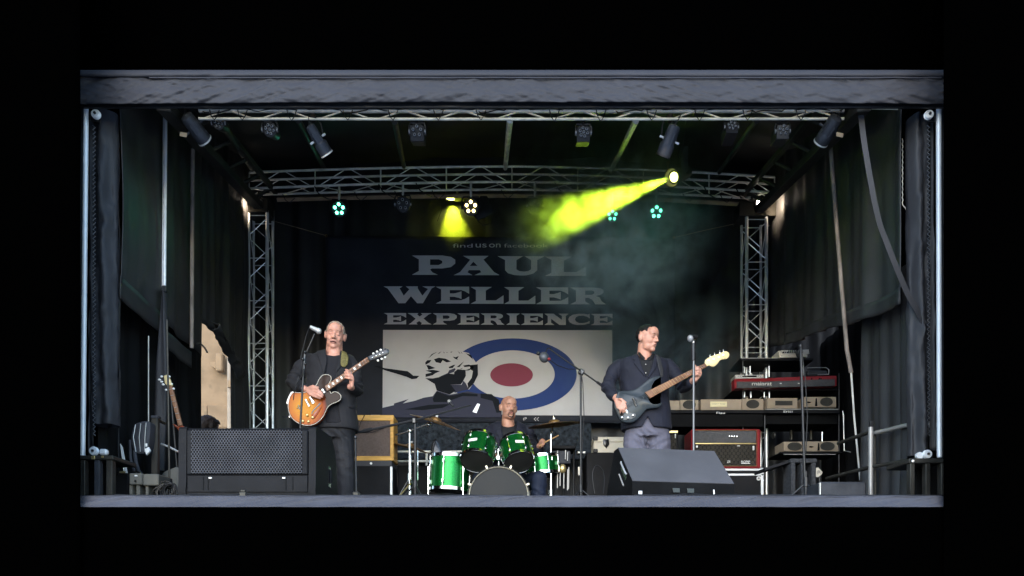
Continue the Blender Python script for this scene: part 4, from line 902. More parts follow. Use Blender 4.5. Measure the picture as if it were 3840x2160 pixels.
# keyboard
kb = thing('stage_keyboard', 'red stage keyboard with grey back panel on the rack', 'keyboard', P(2945, 1458, YR))
kp = [z8(845, 396), z8(1915, 358), z8(1917, 466), z8(1880, 470), z8(850, 492)]
MB().poly_px([z8(845, 394), z8(1160, 384), z8(1530, 370), z8(1915, 358), z8(1917, 466), z8(850, 492)], YR - .08, .10, .004).build('body', 'red', kb)
MB().poly_px([z8(872, 420), z8(1160, 420), z8(1896, 392), z8(1898, 466), z8(872, 488)], YR - .088, .02, .002).build('back_panel', 'amp_grey', kb)
text(kb, 'lettering', 'rnainrat', *z8(1030, 424), *z8(1236, 462), YR - .088, 'white', .003)
for (x, y) in ((1332, 440), (1520, 440)): MB().box(P(*z8(x, y), YR - .09), (.02, .008, .008), None, .002).build('socket', 'white', kb)
for x in (1655, 1735, 1752): MB().box(P(*z8(x, 390), YR - .083), (.012, .01, .012), None, .002).build('socket', 'black_gloss', kb)
de = thing('desktop_module', 'small silver module lying on the red keyboard', 'module', P(2811, 1420, YR - .06))
slab(2757, 1404.5, 2866, 1420, YR - .07, .16, 'body', 'silver', de, .006); slab(2784, 1408.5, 2838, 1414, YR - .073, .01, 'display', 'black_gloss', de, .001)
for x in (2768, 2776, 2845, 2852): MB().lathe([(.004, 0), (.004, .006)], P(x, 1411, YR - .074), (0, 1, 0), 10).build('knob', 'black_gloss', de)
pb_ = thing('cable_bag', 'small black bag with pale handle on the red keyboard', 'bag', P(3067, 1405, YR))
slab(3030, 1388, 3104, 1408, YR - .04, .14, 'body', 'bag', pb_, .02)
MB().tube([P(3028, 1380, YR - .05), P(3060, 1378, YR - .05), P(3098, 1379, YR - .05), P(3108, 1386, YR - .05), P(3108, 1403, YR - .05), P(3066, 1406, YR - .05)], .004, 6).build('handle', 'silver', pb_)
tu = thing('tan_mixer', 'tan box with black knobs and cables on the top shelf', 'mixer', P(2976, 1342, YR))
MB().poly_px([z8(1305, 100), z8(1340, 92), z8(1625, 84), z8(1632, 128), z8(1612, 132), z8(1610, 162), z8(1322, 170)], YR - .02, .2, .004).build('body', 'cream', tu)
for i in range(4): MB().lathe([(.006, 0), (.007, .012), (.003, .014)], P(*z8(1355 + i * 22 + (130 if i > 2 else 0), 118), YR - .022), (0, -1, 0), 10).build('knob', 'black_gloss', tu)
for i in range(5): MB().tube([P(*z8(1410 + 22 * i, 120), YR - .03), P(*z8(1420 + 20 * i, 70 - 12 * (i % 3)), YR - .06), P(*z8(1480 + 14 * i, 95), YR - .05), P(*z8(1500 + 8 * i, 160 + 14 * i), YR - .04)], .004, 5).build('cable', 'cable', tu)
# tan speaker row (each a box of its own)
row = [(155, 275, 0, 'plain end'), (280, 472, 1, 'round mesh'), (497, 922, 2, 'yellow plate'), (928, 1152, 1, 'round mesh'), (1190, 1506, 3, 'oblong mesh'), (1570, 1912, 4, 'leaf mark')]
labs = ['plain tan speaker box partly hidden by the bassist', 'tan speaker box with round mesh next to the bassist', 'long tan speaker box with a pale yellow plate', 'tan speaker box with round mesh beside the yellow plate box', 'tan speaker box with green oblong mesh under the keyboard', 'tan speaker box with leaf mark and round mesh at the shelf end']
def mesh_disc(par, cx, cy, rx, ry, Y, m='speaker_mesh', fl_=None):
    q = el(cx, cy, rx, ry, 28); MB().poly_px([z8(*p) for p in q], Y - .004, .02).build('mesh_disc', m, par)
def leaf(par, x, y, Y):
    MB().poly_px([z8(*p) for p in ((x, y), (x + 15, y - 8), (x + 38, y - 4), (x + 52, y + 2), (x + 30, y + 9), (x + 8, y + 6))], Y - .004, .01).build('leaf_mark', 'black_gloss', par)
    MB().poly_px([z8(*p) for p in ((x + 98, y - 42), (x + 108, y - 40), (x + 114, y + 40), (x + 90, y + 40))], Y - .004, .01).build('figure_mark', 'black_gloss', par)
for i, (a, b, k, _) in enumerate(row):
    ta, tb = (602 if k not in (4,) else 580), 712 - (18 if k == 3 else 30 if k == 4 else 0)
    ta = {0: 618, 1: 612, 2: 606, 3: 592, 4: 580}[k] if not (k == 1 and i == 3) else 600
    sp_ = thing('tan_speaker', labs[i], 'speaker', P(*z8((a + b) / 2, 714), YR), 'tan speakers on the long shelf')
    MB().poly_px([z8(a, ta), z8(b, ta), z8(b, tb + 6), z8(a, tb + 6)], YR - .03, .26, .006).build('body', 'tan_box', sp_)
    my = (ta + tb) / 2
    if k == 1: mesh_disc(sp_, (a + b) / 2 + (0 if i == 3 else 0), my, 68, 46, YR - .03)
    if k == 2: MB().poly_px([z8(595, 628), z8(770, 628), z8(770, 685), z8(595, 687)], YR - .036, .01, .002).build('name_plate', 'plate', sp_); text(sp_, 'plate_lettering', 'Custom + Trower', *z8(610, 646), *z8(752, 660), YR - .036, 'tan_mesh', .002)
    if k == 3: MB().poly_px([z8(1275, 620), z8(1455, 620), z8(1455, 668), z8(1275, 668)], YR - .035, .01, .002).build('mesh_panel', 'speaker_mesh', sp_)
    if k == 4: mesh_disc(sp_, 1810, 632, 66, 46, YR - .03); leaf(sp_, 1600, 636, YR - .03)
    if i in (2, 4): pass
# fill the rest of the shelf end box (tan fascia continues from 1505)
sp_ = thing('tan_speaker', 'tan speaker box with two round meshes on the low shelf', 'speaker', P(3042, 1694, YR))
MB().poly_px([z8(1362, 1050), z8(1925, 1042), z8(1935, 1148), z8(1365, 1148)], YR - .03, .26, .006).build('body', 'tan_box', sp_)
mesh_disc(sp_, 1478, 1098, 76, 44, YR - .03); mesh_disc(sp_, 1820, 1096, 76, 46, YR - .03); leaf(sp_, 1625, 1102, YR - .03)
# red amplifier on a flight case
YE = 2.7
fc, (x0, x1, z0, z1) = box_t('flight_case', 'black flight case with bright aluminium edges under the red amplifier', 'case', 2596, 1757, 2862, YE - .01, .42, 'case')
for (a, b, c, d) in ((x0, x1, z1 - .022, z1 - .002), (x0, x1, z1 - .072, z1 - .052), (x1 - .024, x1 + .002, .01, z1 - .024)): MB().bbox((a, YE - .018, c), (b, YE + .02, d), .003).build('edging', 'alu_white', fc)
MB().lathe([(.008, 0), (.022, 0), (.022, .012), (.008, .012)], Vector((x1 - .05, YE - .03, z1 - .10)), (0, 1, 0), 14, True).build('latch', 'alu', fc)
MB().ell((x1 - .01, YE - .015, z1 - .012), (.02, .012, .02)).build('corner_ball', 'alu', fc)
ra_ = thing('guitar_amplifier', 'red guitar amplifier with grey top panel and diamond grille', 'amplifier', P(2728, 1756, YE))
x0, x1, z0, z1 = P(2592, 1, YE).x, P(2854, 1, YE).x, z1, Zp(1608, YE)
MB().bbox((x0, YE, z0), (x1, YE + .30, z1), .014).build('cabinet', 'red', ra_)
zs = Zp(1664, YE)
MB().bbox((x0 + .018, YE - .008, zs + .008), (x1 - .05, YE + .01, z1 - .022), .006).build('control_panel', 'amp_grey', ra_)
MB().bbox((x0 + .018, YE - .006, z0 + .03), (x1 - .05, YE + .01, zs - .008), .006).build('grille', 'diamond', ra_)
MB().bbox((x0 + .016, YE - .012, zs - .006), (x1 - .048, YE + .008, zs + .006), .003).build('gold_strip', 'gold', ra_)
MB().tube([(x0 + .014, YE - .010, z1 - .018), (x1 - .046, YE - .010, z1 - .018), (x1 - .046, YE - .010, z0 + .026), (x0 + .014, YE - .010, z0 + .026)], .003, 6).build('piping', 'gold', ra_)
for x in (2736, 2745, 2754, 2764): MB().lathe([(.009, 0), (.009, .012), (.004, .014)], P(x, 1637, YE - .008), (0, -1, 0), 10).build('knob', 'chrome', ra_)
text(ra_, 'lettering', 'ZR', *z8(770, 1246), *z8(806, 1270), YE - .008, 'white', .003); text(ra_, 'lettering', 'ROMP', *z8(918, 1246), *z8(1010, 1272), YE - .008, 'white', .003)
MB().box(P(*z8(965, 1276), YE - .009), (.09, .004, .006)).build('underline', 'white', ra_)
MB().box(P(*z8(1046, 1116), YE - .010), (.018, .012, .045), None, .006).build('handle', 'alu', ra_); MB().box(P(*z8(890, 1092), YE - .010), (.03, .006, .01), None, .003).build('badge', 'silver', ra_); MB().box(P(*z8(455, 1100), YE - .010), (.02, .008, .02), None, .003).build('switch', 'silver', ra_)
# small things at the handrail end
z9 = zp(2720, 1330, .4002)
YF = 1.3
fs = thing('foam_stand', 'charcoal foam block stand on the floor before the rack', 'stand', P(3014, 1850, YF))
MB().bbox(P(2964, 1735, YF), P(3066, 1719, YF) + Vector((0, .2, 0)), .01).build('top_block', 'foam', fs)
for x in (2968, 3005, 3045): MB().bbox(PF(x, YF, .04), P(x + 16, 1735, YF) + Vector((0, .18, 0)), .006).build('pillar', 'foam', fs)
MB().bbox(PF(2960, YF - .02, 0), PF(3080, YF + .22, .05), .01).build('base_block', 'foam', fs)
MB().prism([P(*z9(x, y), YF + .05) for x, y in ((365, 1060), (610, 985), (612, 1008), (372, 1085))], [P(*z9(x, y), YF + .05) + Vector((0, .25, 0)) for x, y in ((365, 1060), (610, 985), (612, 1008), (372, 1085))]).build('side_lid', 'case', fs)
bx2 = thing('black_box', 'low black padded box on the floor beside the rail post', 'box', PF(3164, .75))
MB().bbox(PF(3074, .75, 0), Vector((P(3252, 1, .75).x, 1.0, Zp(1806, .75))), .015).build('body', 'bag', bx2); MB().bbox(PF(3074, .742, .01), Vector((P(3078, 1, .742).x, .76, Zp(1810, .742)))).build('edge', 'silver', bx2)
sg = thing('paper_sign', 'small cream card with an R mark behind the foam stand', 'sign', P(3074, 1790, 2.2))
MB().poly_px([z9(*p) for p in ((852, 1060), (872, 1058), (910, 1100), (905, 1118), (872, 1146), (850, 1145))], 2.2, .01).build('card', 'cream', sg); text(sg, 'lettering', '(R)', *z9(858, 1085), *z9(898, 1122), 2.2, 'black_metal', .003)
MB().cyl(PF(3074, 2.22), P(3074, 1780, 2.22), .008, n=8).build('stake', 'black_metal', sg)
hr = thing('handrail', 'grey tubular handrail beside the keyboard side steps', 'handrail', PF(3265, .95))
MB().cyl(PF(3265, .95), P(3265, 1602, .95), .0185, n=12).build('post', 'rail_grey', hr); MB().cyl(PF(3282, 1.0), P(3280, 1625, 1.0), .010, n=10).build('post', 'steel_dark', hr)
MB().tube([P(3262, 1620, .95), P(3200, 1642, 1.2), P(3144, 1663, 1.5)], .015, 10).build('top_bar', 'steel_dark', hr); MB().tube([P(3262, 1752, .95), P(3180, 1774, 1.25), P(3100, 1795, 1.6)], .015, 10).build('lower_bar', 'steel_dark', hr)
MB().tube([P(3280, 1624, .97), P(3340, 1610, .8), P(3395, 1596, .62), P(3425, 1594, .55)], .016, 10).build('top_bar', 'rail_grey', hr); MB().cyl(P(3424, 1594, .55), P(3545, 1594, .5), .017, n=10).build('top_bar', 'alu_white', hr)
MB().tube([P(3270, 1750, .95), P(3340, 1738, .8), P(3404, 1726, .6)], .014, 10).build('lower_bar', 'steel_dark', hr)
MB().box(P(3268, 1590, .95), (.03, .03, .05), None, .006).build('clamp', 'black_metal', hr)
MB().box(PF(3268, .97, .02), (.12, .12, .04), None, .01).build('foot', 'steel_dark', hr)
for sx in (-1, 1):
    nm = 'beside the hanging bag' if sx < 0 else 'beside the handrail'
    cf = thing('corner_frame', 'black steel corner frame standing on the stage edge ' + nm, 'frame', PF(350 if sx < 0 else 3480, .35))
    if sx < 0:
        MB().bbox(P(296, 1724, .28), P(424, 1707, .28) + Vector((0, .3, 0)), .006).build('top_plate', 'steel_dark', cf)
        for a, b in ((397, 420), (352, 372), (300, 318)): MB().bbox(PF(a, .29, 0), P(b, 1724, .29) + Vector((0, .05, 0)), .004).build('leg', 'steel_dark' if a != 352 else 'bag', cf)
        MB().bbox(PF(296, .3, .02), PF(410, .38, .05), .004).build('foot_bar', 'steel_dark', cf); MB().box(P(349, 1716, .275), (.024, .006, .024), None, .002).build('tag', 'gold', cf); MB().box(P(384, 1713, .275), (.014, .006, .012), None, .002).build('tag', 'gold', cf)
        MB().bbox(PF(296, .45, 0), P(392, 1726, .45) + Vector((0, .02, 0))).build('rear_panel', 'tarp_in', cf)
    else:
        MB().bbox(P(3410, 1736, .28), P(3546, 1718, .28) + Vector((0, .3, 0)), .006).build('top_plate', 'steel_dark', cf)
        for a, b in ((3414, 3431), (3472, 3490), (3530, 3546)): MB().bbox(PF(a, .29, 0), P(b, 1736, .29) + Vector((0, .05, 0)), .004).build('leg', 'steel_dark', cf)
        MB().bbox(PF(3440, .3, .02), PF(3546, .38, .05), .004).build('foot_bar', 'steel_dark', cf); MB().ell(P(3424, 1729, .275), (.01, .005, .01)).build('bolt', 'alu', cf)
        MB().bbox(PF(3436, .5, 0), P(3546, 1738, .5) + Vector((0, .02, 0))).build('rear_panel', 'tarp_in', cf)
# ---- bag end
fp = thing('dark_upright', 'dark grey upright board with a crossbar beside the black bag', 'stand', PF(578, .75))
MB().bbox(PF(566, .75, 0), P(590, 1558, .75) + Vector((0, .04, 0)), .005).build('post', 'steel_dark', fp)
MB().tube([P(588, 1572, .77), P(602, 1580, .85), P(618, 1588, 1.0)], .012, 8).build('crossbar', 'steel_dark', fp); MB().bbox(P(564, 1568, .745), P(592, 1557, .745) + Vector((0, .05, 0)), .004).build('cap', 'bag', fp)
bg_ = thing('gig_bag', 'black zipped gig bag hanging on the dark upright', 'bag', P(528, 1700, .7))
bgo = crom([(500, 1596), (520, 1582), (545, 1578), (560, 1586), (558, 1640), (548, 1690), (525, 1700), (500, 1688), (490, 1640)], 4)
MB().poly_px(bgo, .66, .10, .02).build('body', 'bag', bg_)
for d in (0, 9, 18): MB().tube([P(508 + d * 2.2, 1592 - d * .4, .655), P(500 + d * 2.4, 1640, .645), P(510 + d * 1.8, 1694, .655)], .003, 5).build('zip', 'silver', bg_)
MB().tube([P(505, 1690, .68), P(510, 1730, .66), P(520, 1765, .66), P(530, 1775, .68)], .012, 6).build('shoulder_strap', 'bag', bg_); MB().tube([P(488, 1650, .7), P(490, 1720, .68), P(505, 1768, .68)], .010, 6).build('shoulder_strap', 'bag', bg_)
MB().poly_px([(541, 1684), (556, 1676), (562, 1690), (548, 1706)], .65, .02, .003).build('paper_tag', 'white', bg_); MB().poly_px([(545, 1664), (550, 1662), (552, 1672), (546, 1676)], .65, .01).build('paper_tag', 'white', bg_)
gbx = thing('stage_box', 'two part grey green box on short legs under the gig bag', 'box', PF(540, .55))
zb = Zp(1818, .5)
MB().bbox(P(484, 1817, .5), P(533, 1774, .5) + Vector((0, .18, 0)), .006).build('left_half', 'greenbox', gbx); MB().bbox(P(535, 1820, .5), P(594, 1777, .5) + Vector((0, .18, 0)), .006).build('right_half', 'greenbox', gbx)
MB().lathe([(.006, 0), (.008, .006)], P(509, 1804, .498), (0, -1, 0), 12).build('socket', 'black_gloss', gbx); MB().box(P(510, 1784, .497), (.02, .006, .01), None, .002).build('button', 'white', gbx)
for a, b in ((484, 496), (510, 524), (545, 556)): MB().bbox(PF(a, .52, 0), P(b, 1818, .52) + Vector((0, .1, 0)), .004).build('leg', 'greenbox', gbx)
one('paper_cone', MB().lathe([(.028, 0), (.004, .07)], PF(534, .45, .0), (0, 0, 1), 14), 'white', 'small white cone on the stage edge under the grey green box', 'cone')
bb2, _ = box_t('speaker_box', 'plain black box between the corner frame and grey green box', 'box', 420, 1775, 482, .6, .3, 'case')
sb_ = thing('stage_clip', 'pair of pale rods leaning behind the plain black box', 'rods', P(470, 1770, .8))
for d in (0, 6, 11): MB().cyl(P(452 + d * .6, 1665 + d, .8), P(466 + d, 1774, .8), .004, n=6).build('rod', 'silver', sb_)
MB().bbox(P(423, 1772, .75), P(434, 1738, .75) + Vector((0, .02, 0)), .006).build('white_tab', 'white', sb_); MB().bbox(P(447, 1774, .75), P(467, 1766, .75) + Vector((0, .02, 0)), .003).build('orange_tab', 'gold', sb_)
one('chair_back', MB().poly_px(crom([(598, 1850), (600, 1800), (612, 1772), (640, 1759), (668, 1757), (672, 1850)], 4), .9, .05, .01).bbox(PF(604, .92, 0), PF(612, .95, .2)).bbox(PF(660, .92, 0), PF(668, .95, .2)), 'greenbox', 'rounded grey green chair back behind the tangled cables', 'chair')
# electric guitar on its stand
gs = thing('stand_guitar', 'red brown electric guitar leaning upright on a stand by the gig bag', 'guitar', P(680, 1700, 1.0))
Yg = .95
MB().poly_px([(629, 1446), (643, 1443), (682, 1594), (668, 1597)], Yg, .02, .002).build('neck', 'rosewood', gs)
MB().poly_px([(614, 1409), (626, 1405), (636, 1420), (645, 1445), (630, 1450), (618, 1436)], Yg, .018, .002).build('headstock', 'maple', gs)
for (x, y) in ((606, 1412), (598, 1424), (606, 1432), (612, 1442), (634, 1412), (643, 1440), (650, 1458), (624, 1462)): MB().ell(P(x, y, Yg + .01), (.012, .008, .008)).build('tuner', 'white', gs)
for t in (.1, .25, .4, .55, .7, .85): MB().cyl(P(630 + 39 * t, 1446 + 151 * t, Yg - .002), P(643 + 39 * t, 1443 + 151 * t, Yg - .002), .0016, n=5).build('fret', 'silver', gs)
MB().poly_px(crom([(646, 1591), (656, 1592), (668, 1600), (682, 1596), (697, 1606), (698, 1622), (740, 1660), (770, 1730), (760, 1790), (710, 1800), (680, 1760), (676, 1690), (684, 1640), (668, 1612)], 4), Yg - .01, .045, .006).build('body', 'red_wood', gs)
st = thing('guitar_stand', 'black tripod guitar stand holding the red brown guitar', 'stand', PF(675, 1.0))
MB().cyl(PF(672, 1.06, .15), P(640, 1470, 1.0), .009, n=8).build('column', 'black_metal', st)
for (x, y) in ((640, .85), (700, .85), (672, 1.3)): MB().tube([PF(672, 1.06, .2), PF(x, y, 0.01)], .008, 6).build('leg', 'black_metal', st)
for (a, b) in (((604, 1664), (634, 1676)), ((634, 1676), (668, 1694))): MB().cyl(P(*a, .88), P(*b, .88), .008, n=6).build('cradle', 'silver', st)
# ================================================================== drum kit
def drum(name, label, c0, c1, r, m='green_sparkle', lugs=6, head0='drum_head', head1='drum_head', phase=.3, hoop='chrome'):
    """c0 bottom centre, c1 top centre"""
    c0, c1 = Vector(c0), Vector(c1); ax = (c1 - c0).normalized(); L = (c1 - c0).length; t_ = thing(name, label, 'drum', c0)
    MB().lathe([(r, .012), (r, L - .012)], c0, ax, 40).build('shell', m, t_)
    for a, b, hd in ((0, -1, head0), (L, 1, head1)):
        MB().lathe([(r * 1.045, a - .016), (r * 1.06, a - .014), (r * 1.06, a + .014), (r * 1.045, a + .016), (r * 1.02, a + .012), (r * 1.02, a - .012)], c0, ax, 40, True).build('hoop', hoop, t_)
        MB().lathe([(r * 1.0, a - .004 * b), (r * .98, a + .006 * b), (.001, a + .007 * b)] if b > 0 else [(.001, a - .007), (r * .98, a - .006), (r, a + .004)], c0, ax, 40).build('head', hd, t_)
    A = ax.orthogonal().normalized(); B = ax.cross(A)
    for i in range(lugs):
        th = 2 * math.pi * i / lugs + phase; q = A * math.cos(th) + B * math.sin(th)
        for h in (.13 * L + .02, .87 * L - .02) if L > .22 else (L / 2,):
            MB().box(c0 + ax * h + q * (r + .010), (.022, .022, .045), Matrix((q, ax.cross(q), ax)).transposed(), .006).build('lug', 'chrome', t_)
        MB().cyl(c0 + q * (r * 1.07) + ax * .0, c0 + q * (r * 1.07) + ax * L, .003, n=6).build('tension_rod', 'chrome', t_)
    return t_, ax
YD = 2.2
rb = .29; bc0 = PF(1870, YD, rb + .005)
bdm = thing('bass_drum', 'green bass drum with dark front head facing the audience', 'drum', PF(1870, YD))
MB().lathe([(rb * .97, .02), (rb * .97, .40)], bc0, (0, 1, 0), 48).build('shell', 'green_sparkle', bdm)
for y in (0, .40): MB().lathe([(rb * .945, y - .006), (rb * 1.0, y - .012), (rb * 1.0, y + .03), (rb * .97, y + .034)], bc0, (0, 1, 0), 48, True).build('hoop', 'black_gloss' if y == 0 else 'hoop', bdm)
MB().lathe([(rb * .93, -.010), (rb * .955, -.014), (rb * .965, -.006), (rb * .94, -.004)], bc0, (0, 1, 0), 48, True).build('hoop_inlay', 'hoop', bdm)
MB().lathe([(.001, -.004), (rb * .5, -.003), (rb * .95, .002)], bc0, (0, 1, 0), 48).build('front_head', 'drum_head', bdm)
for i in range(8):
    th = R(22.5 + 45 * i); q = Vector((math.cos(th), 0, math.sin(th)))
    MB().box(bc0 + q * (rb * 1.01) + Vector((0, -.008, 0)), (.035, .03, .022), Matrix((q, Vector((0, 1, 0)), q.cross(Vector((0, 1, 0))))).transposed(), .005).build('claw', 'hoop', bdm)
    MB().cyl(bc0 + q * (rb * 1.03) + Vector((0, .0, 0)), bc0 + q * (rb * 1.03) + Vector((0, .12, 0)), .005, n=6).build('tension_rod', 'chrome', bdm)
for s_ in (-1, 1): MB().tube([bc0 + Vector((s_ * .24, .10, -.12)), bc0 + Vector((s_ * .36, .02, -.27)), bc0 + Vector((s_ * .38, .0, -.294))], .008, 6).build('spur', 'chrome', bdm)
tz = bc0.z + rb * .97
MB().cyl(Vector((bc0.x, YD + .16, tz - .02)), P(1868, 1684, YD + .16), .014, n=10).build('tom_post', 'chrome', bdm)
MB().box(Vector((bc0.x, YD + .16, tz + .006)), (.07, .06, .03), None, .006).build('post_base', 'chrome', bdm)
MB().tube([P(1832, 1715, YD + .16), P(1868, 1716, YD + .16), P(1905, 1715, YD + .16)], .011, 8).build('tom_arm', 'chrome', bdm)
for x, y in ((1845, 1700), (1893, 1698), (1868, 1718)): MB().box(P(x, y, YD + .13), (.04, .05, .05), None, .01).build('clamp', 'chrome', bdm)
for x, y in ((1838, 1735), (1892, 1740)): MB().cyl(P(x, y + 12, YD + .10), P(x, y - 12, YD + .10), .006, n=6).build('wing_bolt', 'chrome', bdm)
for s_, c0, c1, r, lab in ((-1, (1787, 1727, 2.22), (1800, 1655, 2.34), .150, 'green sparkle rack tom nearer the floor tom'), (1, (1946, 1731, 2.22), (1930, 1663, 2.34), .140, 'green sparkle rack tom nearer the snare side')):
    t_, ax = drum('rack_tom', lab, P(*c0), P(*c1), r, lugs=6, phase=.2)
    q = P(*((1762, 1687, 2.07) if s_ < 0 else (1960, 1692, 2.08))); cc = (P(*c0) + P(*c1)) / 2; d_ = (q - cc); d_ = (d_ - ax * d_.dot(ax)).normalized()
    MB().box(cc + d_ * (r + .004), (.008, .085, .032), Matrix((d_, ax.cross(d_), ax)).transposed(), .002).build('badge', 'white', t_)
t_, ax = drum('floor_tom', 'large green sparkle floor tom beside the bass drum', P(1684, 1838, 2.45), P(1690, 1716, 2.45), .185, lugs=6, phase=.55)
for i in range(3):
    th = R(200 + 115 * i); q = P(1684, 1800, 2.45) + Vector((math.cos(th), math.sin(th), 0)) * .205
    MB().cyl(q + Vector((0, 0, .12)), Vector((q.x, q.y, 0.0)), .007, n=6).build('leg', 'chrome', t_)
drum('snare_drum', 'shallow green snare drum beyond the rack toms', P(2036, 1778, 2.62), P(2030, 1716, 2.62), .165, lugs=8)
sst = thing('snare_stand', 'chrome snare stand under the shallow green drum', 'stand', PF(2034, 2.62))
MB().cyl(PF(2034, 2.62, .12), P(2036, 1784, 2.62), .012, n=8).build('column', 'chrome', sst)
for a in (10, 130, 250): MB().tube([PF(2034, 2.62, .25), PF(2034, 2.62, .01) + Vector((math.cos(R(a)), math.sin(R(a)), 0)) * .25], .008, 6).build('leg', 'chrome', sst)
def mute(pts, label):
    return one('drum_cover', MB().poly_px(crom(pts, 4), 2.38, .10, .02), 'black_gloss', label, 'cover')
mute([(1614, 1722), (1616, 1672), (1622, 1655), (1632, 1643), (1644, 1656), (1655, 1685), (1668, 1702), (1672, 1720), (1645, 1716), (1630, 1722)], 'pointed black bag propped on the floor tom')
def cymbal(label, px, py, Y, r, normal, group=None):
    c = P(px, py, Y); t_ = thing('cymbal', label, 'cymbal', c); n_ = Vector(normal).normalized()
    MB().lathe([(r, -.020), (r * .99, -.018), (r * .6, -.004), (r * .22, .008), (r * .2, .02), (r * .1, .034), (.008, .036), (.008, .033), (r * .1, .030), (r * .19, .017), (r * .21, .004), (r * .6, -.008)], c, n_, 48, True).build('disc', 'brass', t_)
    for k in range(5): MB().lathe([(r * (.3 + .14 * k), -.002 - .0042 * k), (r * (.305 + .14 * k), -.0045 - .0042 * k), (r * (.31 + .14 * k), -.003 - .0042 * k)], c, n_, 40, True).build('groove_ring', 'brass', t_)
    MB().lathe([(.012, .035), (.012, .05), (.004, .055)], c, n_, 10).build('felt', 'white', t_)
    return t_, c, n_
_, cl, nl_ = cymbal('brown crash cymbal tipped down toward the bass drum', 1634, 1577, 2.5, .255, (.30, -.20, .93))
_, cr, nr_ = cymbal('golden crash cymbal on the side near the centre microphone stand', 2079, 1587, 2.5, .262, (-.10, -.14, .98))
_, ch, nh_ = cymbal('small bronze cymbal half hidden behind the wooden amplifier', 1540, 1674, 2.75, .19, (.26, -.12, .95))
def tripod(t_, x, Y, ztop, r, m, spread=.32, hub=.34, n=3, a0=30):
    p = PF(x, Y)
    MB().cyl(Vector((p.x, Y, hub * .35)), Vector((p.x, Y, ztop)), r, n=10).build('column', m, t_)
    MB().cyl(Vector((p.x, Y, hub - .03)), Vector((p.x, Y, hub + .04)), r * 1.9, n=10).build('leg_collar', m, t_)
    for i in range(n):
        a = R(a0 + 360 / n * i); e = Vector((p.x + math.cos(a) * spread, Y + math.sin(a) * spread, .012))
        lg = MB().cyl(Vector((p.x, Y, hub)), e, r * .62, n=8).build('leg', m, t_)
        MB().cyl(e + Vector((0, 0, -.012)), e + Vector((0, 0, .02)), r * .95, n=8).build('rubber_foot', 'black_metal', lg)
        MB().cyl(Vector((p.x, Y, hub * .5)), Vector((p.x, Y, hub)).lerp(e, .55), r * .45, n=6).build('brace', m, t_)
s1 = thing('cymbal_stand', 'chrome boom cymbal stand behind the floor tom', 'stand', PF(1536, 2.5))
tripod(s1, 1536, 2.5, Zp(1616, 2.5), .010, 'chrome', hub=.52, a0=-70)
MB().cyl(P(1483, 1631, 2.52), P(1612, 1590, 2.5), .008, n=8).build('boom_arm', 'chrome', s1); MB().ell(P(1537, 1616, 2.5), (.024, .02, .024)).build('tilter', 'chrome', s1); MB().ell(P(1608, 1592, 2.5), (.03, .02, .022)).build('tilter', 'chrome', s1)
MB().cyl(P(1610, 1592, 2.5), cl + nl_ * .05, .006, n=6).build('cymbal_rod', 'chrome', s1)
s2 = thing('cymbal_stand', 'chrome straight cymbal stand on the side near the centre microphone stand', 'stand', PF(2066, 2.5))
tripod(s2, 2066, 2.5, Zp(1625, 2.5), .011, 'chrome', hub=.36, a0=-40)
MB().tube([P(2066, 1626, 2.5), P(2072, 1615, 2.5), P(2072, 1600, 2.5), cr, cr + nr_ * .08], .008, 8).build('top_rod', 'chrome', s2); MB().box(P(2066, 1720, 2.5), (.035, .035, .04), None, .006).build('clamp', 'chrome', s2)
s3 = thing('hihat_stand', 'slim chrome stand carrying the small bronze cymbal', 'stand', PF(1540, 2.75)); tripod(s3, 1540, 2.75, Zp(1668, 2.75), .009, 'chrome', hub=.3)
MB().cyl(P(1566, 1690, 2.6), P(1566, 1800, 2.6), .009, n=8).build('side_tube', 'chrome', s3)
# percussion table
pt = thing('percussion_table', 'black percussion table with hanging silver sticks beside the drums', 'table', PF(2118, 2.7))
MB().bbox(P(2070, 1682, 2.6), P(2160, 1670, 2.6) + Vector((0, .3, 0)), .008).build('table_top', 'case', pt)
for x in (2078, 2108, 2152): MB().cyl(PF(x, 2.75), P(x, 1682, 2.75), .011, n=8).build('leg', 'black_metal', pt)
MB().bbox(P(2070, 1738, 2.62), P(2140, 1690, 2.62) + Vector((0, .2, 0)), .008).build('pouch', 'bag', pt)
for i, (x, y0, y1) in enumerate(((2090, 1690, 1730), (2120, 1688, 1722), (2128, 1695, 1728), (2090, 1750, 1830), (2100, 1752, 1822), (2114, 1744, 1832), (2128, 1760, 1838), (2132, 1752, 1834))): MB().cyl(P(x, y1, 2.58), P(x + 1, y0, 2.58), .006, n=6).build('stick', 'rail_grey', pt)
MB().ell(P(2110, 1757, 2.57), (.035, .03, .045)).build('brush', 'gold', pt)
MB().bbox(P(2176 - 10, 1700, 2.72), P(2196, 1692, 2.72) + Vector((0, .1, 0)), .004).build('tray', 'silver', pt); MB().bbox(P(2168, 1782, 2.7), P(2178, 1750, 2.7) + Vector((0, .03, 0)), .004).build('block', 'cream', pt)
